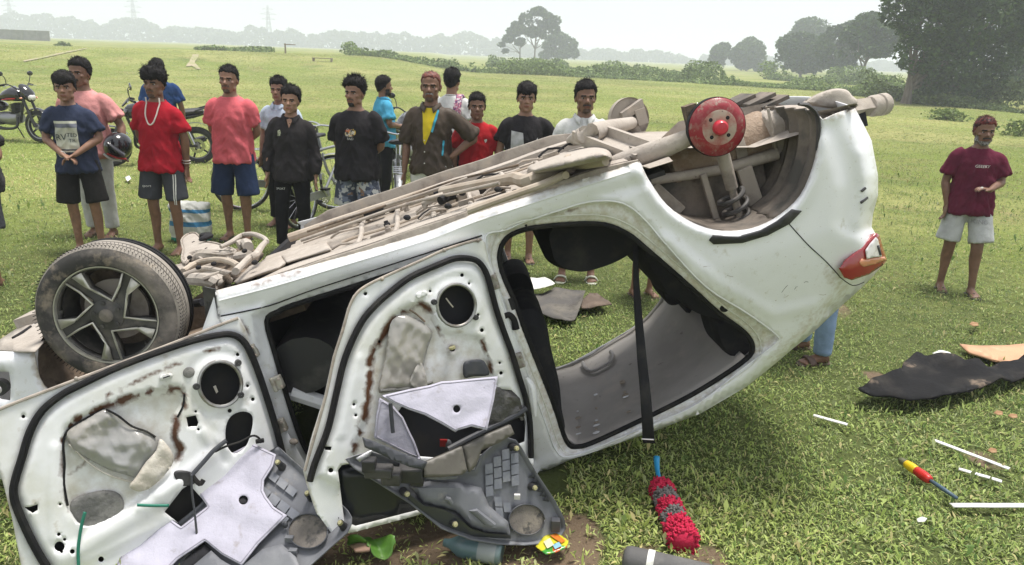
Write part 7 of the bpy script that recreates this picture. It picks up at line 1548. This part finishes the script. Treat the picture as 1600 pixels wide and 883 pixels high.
def bicycle(label, base, yaw):
    t = placed(thing('bicycle', label, 'bicycle', base, 'bicycles standing among the crowd'), yaw); Y = (0, 1, 0); P = lambda name, vf, m, par=None, **k: obj(name, vf, m, par or t, local=True, **k)
    for x in (.55, -.55):
        w_ = P('wheel', torus((x, 0, .34), .305, .012, Y, 40, 8), m_chrome); P('tyre', torus((x, 0, .34), .325, .019, Y, 44, 10), m_tyreb, w_)
        P('hub', tube([(x, -.05, .34), (x, .05, .34)], .022, 10), m_chrome, w_)
        for k in range(18): a = 2*math.pi*k/18; P('spoke', tube([(x, .02*(-1)**k, .34), (x+.305*math.cos(a), 0, .34+.305*math.sin(a))], .0022, 4), m_chrome, w_)
        P('mudguard', strip([(x+.355*math.cos(a), -.03, .34+.355*math.sin(a)) for a in np.linspace(.4, 2.9, 18)], [(x+.355*math.cos(a), .03, .34+.355*math.sin(a)) for a in np.linspace(.4, 2.9, 18)], 3, .012, (0, 0, 1)), m_bframe)
    fr = P('frame', remesh(join(tube([(-.22, 0, .86), (-.10, 0, .30)], .018, 8), tube([(-.21, 0, .82), (.36, 0, .84)], .017, 8), tube([(-.10, 0, .30), (.37, 0, .80)], .018, 8), tube([(.36, 0, .92), (.40, 0, .72)], .021, 8), *[tube([(-.10, s*.03, .30), (-.55, s*.055, .34)], .011, 6) for s in (-1, 1)], *[tube([(-.20, s*.02, .80), (-.55, s*.055, .34)], .010, 6) for s in (-1, 1)]), .008, 1), m_bframe)
    for s in (-1, 1): P('fork', tube([(.41, s*.045, .70), (.46, s*.055, .50), (.55, s*.055, .34)], .012, 8, 3), m_bframe)
    P('saddle_post', tube([(-.21, 0, .84), (-.235, 0, .97)], .013, 8), m_chrome); P('saddle', loft([((-.02, 0, .985), .018, .02, (0, 1, 0), (0, 0, 1)), ((-.14, 0, .99), .04, .025, (0, 1, 0), (0, 0, 1)), ((-.27, 0, .995), .105, .03, (0, 1, 0), (0, 0, 1)), ((-.33, 0, 1.0), .10, .028, (0, 1, 0), (0, 0, 1)), ((-.35, 0, 1.0), .06, .02, (0, 1, 0), (0, 0, 1))], 16), m_seat)
    h = P('handlebar', tube([(.10, -.27, 1.02), (.28, -.25, 1.05), (.38, -.12, 1.03), (.36, 0, 1.01), (.38, .12, 1.03), (.28, .25, 1.05), (.10, .27, 1.02)], .012, 8, 4), m_chrome); P('stem', tube([(.36, 0, .90), (.36, 0, 1.01)], .014, 8), m_chrome, h)
    for s in (-1, 1): P('grip', tube([(.20, s*.265, 1.035), (.09, s*.272, 1.018)], .018, 8), m_rubber, h)
    P('chain_guard', box((-.30, -.05, .335), (.50, .015, .09)), m_bframe); P('chainring', lathe([(.02, -.045), (.095, -.045), (.095, -.038), (.02, -.038)], (-.10, 0, .30), Y, 24), m_chrome)
    for s in (-1, 1): P('pedal', box((-.10+s*.12, s*.11, .30-s*.10), (.09, .08, .02)), m_rubber); P('crank', tube([(-.10, s*.05, .30), (-.10+s*.12, s*.07, .30-s*.10)], .010, 6), m_chrome)
    c = P('carrier', tube([(-.27, -.06, .74), (-.80, -.06, .74), (-.84, 0, .74), (-.80, .06, .74), (-.27, .06, .74)], .007, 6), m_chrome)
    for k in range(4): P('carrier_bar', tube([(-.35-k*.13, -.06, .74), (-.35-k*.13, .06, .74)], .006, 6), m_chrome, c)
    for s in (-1, 1): P('stay', tube([(-.72, s*.06, .74), (-.55, s*.06, .34)], .006, 6), m_chrome, c)
    P('kick_stand', tube([(-.45, .06, .33), (-.48, .20, .01)], .009, 6), m_chrome); P('lock_box', box((-.16, -.035, .5), (.05, .03, .12)), m_chrome)
    return t
bicycle('bicycle seen end on with bright handlebar and black saddle between two dark shirts', gpos(512, 8.5), 72)
bicycle('bicycle side on with its wheel showing beside the coral tee man', gpos(452, 8.9), 12)
bicycle('bicycle with rear carrier behind the faded black tee man', gpos(622, 8.3), 100)
bicycle('bicycle with its handlebar showing beside the angular graphic tee', gpos(796, 8.2), 60)

# ================================================================== things held and lying about
# helmet carried by the man in pink
c = HEL['p']; hp = c['am'][1][2]*c['s']; a = rad(c['yaw']); hw = np.array(c['base'])+rz(a) @ hp+np.array([.0, -.10, -.17])
hp_ = on_plane([(184, 228)], (0, hw[1], 0), (0, 1, 0))[0]; hel = thing('helmet', 'black motorcycle helmet with red stripe hanging from the hand of the man in pink', 'helmet', hp_)
hv, hf = ellipsoid((0, 0, 0), (.125, .145, .135), 28, 18); hv = hv @ ry_(.5).T
obj('shell', (hv, hf), m_gloss, hel, local=True); obj('visor', tube([(-.02, -.125, .05), (.06, -.128, -.02), (.10, -.085, -.075)], .040, 10, 4, flat=.35), mat('smoked_visor', (.03, .03, .035), .08, coat=.5), hel, local=True)
obj('stripe', tube([(-.04, -.128, -.06), (.04, -.118, -.098), (.09, -.05, -.115)], .018, 8, 4, flat=.4), m_redst, hel, local=True); obj('rim', tube([(-.09, -.10, -.07), (-.02, -.11, -.115), (.06, -.07, -.135)], .010, 8, 4), m_print, hel, local=True)
# sack
sp0 = gpos(293, 7.25); sack = thing('sack', 'white and blue striped woven sack on the grass behind the red tee man', 'sack', sp0)
sv, sf = loft([((.0, 0, .0), .15, .09), ((.0, 0, .03), .19, .11), ((.0, 0, .14), .20, .12), ((.01, 0, .27), .19, .11), ((.0, 0, .36), .20, .08), ((.02, 0, .40), .19, .04)], 36, True, 2.6)
sv, sf = remesh((sv, sf), .012, 2); sv = wrinkle(sv, sf, .014, 4, (12, 12, 12)); ms = [mat('woven_white', (.55, .56, .52), .7, var=[((.42, .43, .40), 14, .5, .7)], bump=(160, .4, .004)), mat('woven_blue', (.04, .19, .36), .7, bump=(160, .4, .004)), mat('woven_green', (.02, .22, .17), .7, bump=(160, .4, .004))]
zc_ = sv[sf].mean(1)[:, 2]; fm_ = np.where(zc_ < .05, 2, np.where(((zc_ > .17) & (zc_ < .225)) | ((zc_ > .31) & (zc_ < .345)), 1, 0)); obj('cloth', (sv, sf), None, sack, local=True, mats=ms, fm=fm_)
# flat sheets on the grass
def ground_sheet(name, label, cat, poly, m, lift=.04, amp=.03, step=10, t=.006, seed=1, group=None, curl=0.0, parts=()):
    P, T = sheet2d(np.array(poly, float), step=step, fine=step*.7); V = np.array([on_g(*p) for p in P]); d = sdist(P, np.array(poly, float))
    V[:, 2] += lift+amp*fbm(np.c_[V[:, :2]*4, np.full(len(V), seed)], 3)+amp*.5*fbm(np.c_[V[:, :2]*13, np.full(len(V), seed)], 2)+curl*np.clip(1-d/22, 0, 1)**2*sstep(fbm(np.c_[V[:, :2]*3, np.full(len(V), seed+3.)], 2), .45, .6)
    b = V.mean(0); b[2] = V[:, 2].min(); o = obj(name, (V, orient(V, T, (0, 0, 50))), m, None, loc=b); mod_solid(o, t); tag(o, label, cat, group); return o
m_mat = mat('charred_rubber_mat', (.014, .014, .015), .9, var=[((.04, .037, .034), 3.5, .48, .7, 6), ((.26, .20, .15), 3.1, .60, .70, 6)], bump=(40, .5, .01), spec=.12)
ground_sheet('floor_mat', 'torn black rubber floor mat with pale mud patches lying on the grass at right', 'floor mat', [(1337, 629), (1368, 620), (1400, 608), (1406, 592), (1418, 578), (1428, 571), (1440, 580), (1462, 584), (1483, 590), (1500, 597), (1540, 592), (1579, 584), (1605, 577), (1660, 575), (1670, 590), (1620, 602), (1585, 612), (1540, 626), (1474, 642), (1440, 648), (1415, 651), (1385, 644), (1355, 642), (1338, 636)], m_mat, .05, .07, 9, .012, 3, curl=.05)
m_oboard = mat('orange_board', (.50, .29, .17), .8, var=[((.40, .23, .14), 5, .45, .7, 6), ((.66, .42, .26), 9, .55, .75)])
ground_sheet('board', 'faded orange board with broken edge at the right border', 'board', [(1497, 549), (1515, 551), (1560, 552), (1600, 549), (1660, 550), (1660, 586), (1605, 584), (1577, 581), (1545, 573), (1512, 562)], m_oboard, .05, .012, 10, .014, 5)
m_gmat = mat('grey_underfelt', (.085, .08, .075), .9, var=[((.16, .145, .12), 4, .45, .7, 6), ((.05, .045, .04), 9, .55, .75)], bump=(50, .4, .01))
ground_sheet('carpet', 'dusty grey carpet piece lying on the grass beyond the car', 'carpet', [(812, 470), (840, 474), (866, 463), (890, 467), (914, 469), (908, 490), (897, 512), (882, 516), (860, 512), (840, 506), (822, 500), (805, 488)], m_gmat, .04, .05, 8, .008, 6, curl=.06)
ground_sheet('carpet', 'small brown folded carpet flap beside the grey carpet piece', 'carpet', [(905, 488), (920, 474), (932, 473), (955, 490), (930, 494), (908, 497)], mat('brown_carpet', (.10, .075, .058), .9, var=[((.16, .12, .09), 6, .45, .7)]), .05, .05, 6, .008, 7)
ground_sheet('paper', 'crumpled white sheet lying on the grey carpet piece', 'paper', [(806, 464), (830, 460), (850, 457), (866, 468), (850, 474), (824, 478), (812, 474)], m_print, .11, .05, 6, .003, 8)
ground_sheet('plastic_scrap', 'black plastic scrap near the carpets beyond the car', 'scrap', [(796, 436), (815, 432), (828, 437), (820, 442), (800, 442)], m_dark, .04, .03, 5, .006, 9)
ground_sheet('plastic_scrap', 'crumpled white plastic scrap above the black floor mat', 'scrap', [(1452, 572), (1462, 568), (1480, 570), (1486, 577), (1470, 578), (1458, 578)], m_print, .05, .05, 4, .003, 10)
ground_sheet('plastic_scrap', 'small white scrap on the grass under the coloured screwdriver', 'scrap', [(1428, 830), (1436, 827), (1444, 830), (1440, 835), (1430, 835)], m_print, .05, .02, 3, .003, 11)
ground_sheet('plastic_scrap', 'small white scrap in front of the coral shorts man on the grass', 'scrap', [(196, 284), (203, 281), (206, 286), (200, 290)], m_print, .05, .02, 3, .003, 12)
m_clearpl = mat('clear_plastic', (.80, .85, .80), .12, trans=.93)
m_dry = mat('dry_leaf', (.24, .13, .06), .8, var=[((.36, .24, .13), 20, .45, .7)])
for i, (q, lb) in enumerate([((1555, 662), 'orange dry leaf below the black mat'), ((1577, 668), 'pale brown dry leaf below the black mat, nearer the border'), ((1518, 519), 'brown dry leaf above the orange board'), ((1545, 722), 'flat dry leaf between the white strips')]):
    r = 7; ground_sheet('dry_leaf', lb, 'leaf', [(q[0]-r, q[1]), (q[0]-2, q[1]-4), (q[0]+r, q[1]-2), (q[0]+r+1, q[1]+3), (q[0], q[1]+4)], m_dry, .045, .03, 3, .002, 20+i)
# white trim strips
def gstrip(label, a_, b_, wpx):
    A, B = on_g(*a_), on_g(*b_); d = unit(B-A); n = unit(np.cross((0, 0, 1), d)); wd = wpx/FPX*np.linalg.norm(A-CAMN); pts = np.linspace(0, 1, 9); jit = RNG.normal(size=9)*.0008
    Q = np.array([A+(B-A)*t+n*j+np.array([0, 0, .048]) for t, j in zip(pts, jit)]); b = Q.mean(0); b[2] -= .01
    v, f = strip(Q-n*wd/2, Q+n*wd/2, 2, .003, (0, 0, 1)); o = obj('trim_strip', (v, f), m_wstrip, None, loc=b); mod_solid(o, .005); tag(o, label, 'trim strip', 'white trim strips on the grass')
m_wstrip = mat('white_plastic_strip', (.72, .72, .71), .5, var=[((.5, .48, .44), 14, .55, .75)])
gstrip('short white strip on the grass nearest the car roof', (1269, 660), (1322, 675), 7); gstrip('long thin white strip slanting below the black mat', (1455, 699), (1574, 745), 7); gstrip('shorter thin white strip just under the long slanting one', (1495, 745), (1562, 765), 7); gstrip('broad white strip level with the screwdriver tip at the border', (1483, 803), (1650, 803), 9)
# screwdriver
A, B, Cc, Dd, Ee = [on_g(*q)+np.array([0, 0, .06]) for q in ((1402, 734), (1412, 741), (1428, 752), (1450, 768), (1491, 796))]
sd_ = thing('screwdriver', 'screwdriver with yellow and red handle lying on the grass', 'screwdriver', (A+Ee)/2-(0, 0, .03)); hr_ = .017
obj('end_cap', tube([A, A+(B-A)*.3, B], [.012, .017, .019], 12), mat('olive_cap', (.10, .10, .05), .6), sd_); obj('handle', tube([B, B+(Cc-B)*.5, Cc], [.020, .024, .022], 12, 3), mat('yellow_handle', (.62, .42, .01), .35), sd_); obj('handle', tube([Cc, Cc+(Dd-Cc)*.5, Cc+(Dd-Cc)*.9, Dd], [.022, .025, .021, .013], 12, 3), mat('red_handle', (.45, .02, .015), .35), sd_); obj('shaft', tube([Dd, Dd+(Ee-Dd)*.5, Ee], [.009, .011, .008], 10), mat('blue_grey_sleeve', (.06, .10, .14), .5), sd_)
# duster mop
dp = [on_g(*q) for q in ((1025, 752), (1031, 774), (1037, 788), (1046, 812), (1054, 834), (1063, 856), (1068, 864))]; DR_ = .056; dp = [p+np.array([0, 0, DR_*.8]) for p in dp]
du = thing('duster', 'fluffy red and grey striped duster with blue handle on the grass', 'duster', dp[3]*(1, 1, 0)); m_rfl = mat('red_chenille', (.50, .015, .06), .9, bump=(120, .6, .01)); m_gfl = mat('grey_chenille', (.155, .145, .14), .9, bump=(120, .6, .01))
def fluff(p0, p1, r, n, seed, vary=(1, 1)):
    rng = np.random.default_rng(seed); ax_ = unit(p1-p0); L = np.linalg.norm(p1-p0); x = unit(np.cross(ax_, (0, 0, 1))); y = np.cross(ax_, x); parts = [tube([p0, p1], [r*.8, r*.8], 14)]
    for _ in range(n):
        a = rng.random()*2*math.pi; t_ = rng.random(); d = math.cos(a)*x+math.sin(a)*y; b = p0+(p1-p0)*t_+d*r*.72; e = unit(d+rng.normal(size=3)*.5); l = r*(.24+.18*rng.random()); k = unit(np.cross(e, rng.normal(size=3)))
        parts.append(tube([b, b+e*l*.6, b+e*l+k*l*.35], [.0052, .0056, .0042], 5))
    return join(*parts)
segs = [(0.0, .17, 1), (.17, .34, 0), (.34, .52, 1), (.52, .68, 0), (.68, 1.0, 1)]; Dp = lambda f: dp[1]+(dp[6]-dp[1])*f
for i, (f0, f1, rd_) in enumerate(segs): obj('fluff_band', fluff(Dp(f0), Dp(f1), DR_*(1.02 if rd_ else .95)*(1.12 if i == 4 else 1), 420 if i == 4 else 260, 40+i), m_rfl if rd_ else m_gfl, du)
obj('handle', tube([dp[1], dp[0]+(0, 0, .02), on_g(1023, 742)+(0, 0, .10)], [.010, .012, .016], 10, 3), mat('blue_plastic', (.02, .28, .55), .35), du)
# grey pipe with white tape
q0, q1 = on_g(972, 888)+(0, 0, .05), on_g(1116, 922)+(0, 0, .05); pp = thing('pipe', 'dark grey rubber pipe with white tape at the bottom border', 'pipe', (q0+q1)/2*(1, 1, 0)); d = unit(q1-q0); Lp = np.linalg.norm(q1-q0)
m_prub = mat('grey_rubber', (.095, .093, .092), .75, var=[((.17, .165, .155), 7, .45, .7, 6)], bump=(60, .3, .006))
obj('tube', lathe([(.001, .012), (.030, .0), (.048, .010), (.052, .03), (.052, Lp*.6), (.050, Lp)], q0, d, 28), m_prub, pp); obj('tape', lathe([(.0545, .095), (.055, .10), (.055, .118), (.0545, .122)], q0, d, 28), m_print, pp)
# bottle, packet, leaves under the trim
b0, b1 = on_g(693, 862)+(0, 0, .045), on_g(784, 880)+(0, 0, .045); d = unit(b1-b0); Lb = np.linalg.norm(b1-b0); bo = thing('bottle', 'dusty teal plastic bottle lying under the rear trim panel', 'bottle', (b0+b1)/2*(1, 1, 0))
obj('body', lathe([(.001, 0), (.016, .001), (.018, .02), (.022, .03), (.045, .07), (.047, .10), (.044, .11), (.047, .12), (.047, Lb*.95), (.042, Lb), (.001, Lb-.004)], b0, d, 26), mat('teal_plastic', (.10, .17, .185), .3, trans=.15, coat=.3, var=[((.22, .24, .22), 9, .5, .75, 6)]), bo)
obj('label', lathe([(.0482, Lb*.62), (.0482, Lb*.92)], b0, d, 26), mat('grey_label', (.26, .28, .28), .5), bo)
ground_sheet('plastic_scrap', 'orange red broken plastic piece above the teal bottle', 'scrap', [(722, 852), (735, 849), (752, 853), (750, 860), (735, 864), (724, 860)], mat('orange_plastic', (.36, .10, .04), .5, var=[((.2, .06, .03), 16, .5, .7)]), .10, .02, 4, .006, 15)
pk = ground_sheet('snack_packet', 'crumpled yellow and green snack packet on bare soil', 'packet', [(836, 872), (848, 860), (864, 853), (876, 856), (887, 866), (884, 876), (868, 882), (852, 884)], mat('yellow_foil', (.55, .50, .03), .25, var=[((.05, .26, .04), 9, .52, .56, 2), ((.55, .10, .02), 12, .60, .63, 2)], bump=(24, .5, .01), coat=.4), .03, .04, 4, .004, 16)
def on_pk(poly, m, nm, l): P, T = sheet2d(np.array(poly, float), step=4); V = np.array([on_g(*p) for p in P]); V[:, 2] += .03+.04*fbm(np.c_[V[:, :2]*4, np.full(len(V), 16)], 3)+.02*fbm(np.c_[V[:, :2]*13, np.full(len(V), 16)], 2)+l; obj(nm, (V, orient(V, T, (0, 0, 50))), m, pk)
on_pk([(858, 860), (868, 856), (882, 868), (876, 872)], mat('orange_print', (.55, .16, .02), .4), 'print_band', .007); on_pk([(848, 868), (858, 864), (864, 874), (854, 878)], mat('cream_print2', (.6, .56, .36), .4), 'print_spot', .007); on_pk([(862, 874), (872, 870), (876, 876), (866, 880)], mat('sky_print', (.20, .40, .52), .4), 'print_spot', .007)
m_lf = mat('bright_leaf', (.10, .24, .035), .45, var=[((.18, .34, .07), 9, .45, .7), ((.06, .13, .03), 14, .58, .75)], transl=.2)
def big_leaf(label, c_, rx, rz_, tilt, seed):
    p = on_g(*c_)+np.array([0, 0, .05]); n = 26; rng = np.random.default_rng(seed); V = [p]; F = []
    for ring in (.35, .7, 1.0):
        for k in range(n): a = 2*math.pi*k/n; rr2 = ring*(1+.07*rng.normal()*(ring == 1)); V.append(p+np.array([rx*rr2*math.cos(a), rz_*rr2*math.sin(a)*.8, .025*ring*ring+.02*math.sin(a*2+tilt)*ring+tilt*.03*math.sin(a)*ring]))
    for k in range(n):
        F.append((0, 1+k, 1+(k+1) % n))
        for r_ in (0, 1): F.append((1+r_*n+k, 1+(r_+1)*n+k, 1+(r_+1)*n+(k+1) % n, 1+r_*n+(k+1) % n))
    o = obj('leaf', (V, F), m_lf, None, loc=p-(0, 0, .02)); mod_solid(o, .003); tag(o, label, 'leaf', 'fresh green leaves at the bottom border'); return o
big_leaf('round bright green leaf at the bottom border, right of its neighbour', (596, 876), .055, .045, .8, 1); big_leaf('darker green leaf at the bottom border beside the front trim', (563, 868), .055, .04, -1.0, 2)
ground_sheet('food_scrap', 'pinkish brown food scrap between two green leaves at the border', 'scrap', [(548, 876), (562, 872), (580, 874), (578, 884), (556, 886)], mat('pinkish_brown', (.34, .22, .16), .8), .05, .03, 4, .01, 17)
# foot of a man outside the frame at far left

# crisp folded edges on sheet metal, plastic and machine parts
for o in bpy.data.objects:
    if o.type != 'MESH': continue
    rt = rootof(o)
    if rt.get('category') in ('car', 'door trim', 'motorcycle', 'bicycle', 'bench', 'wall', 'post') and o.name.split('.')[0] not in ('tread_sipes', 'body_side', 'front_wing', 'moisture_film', 'film_flap', 'fuel_tank', 'control_arm', 'floor_pan', 'frame_horn', 'floor_patch'): autosmooth(o, 38)

# ------------------------------------------------------------------ haze
hm = bpy.data.materials.new('haze_air'); hm.use_nodes = True; hn = hm.node_tree; hn.nodes.remove(hn.nodes['Principled BSDF'])
pv = hn.nodes.new('ShaderNodeVolumePrincipled'); pv.inputs['Color'].default_value = (.87, .92, 1, 1); pv.inputs['Density'].default_value = 0.0019; pv.inputs['Anisotropy'].default_value = .2
hn.links.new(pv.outputs[0], hn.nodes['Material Output'].inputs['Volume'])
hz = obj('haze', box((0, 0, 16.5), (7400, 7400, 35)), hm, smooth=False); tag(hz, 'thin pale haze over the whole field', 'haze', None, 'stuff')
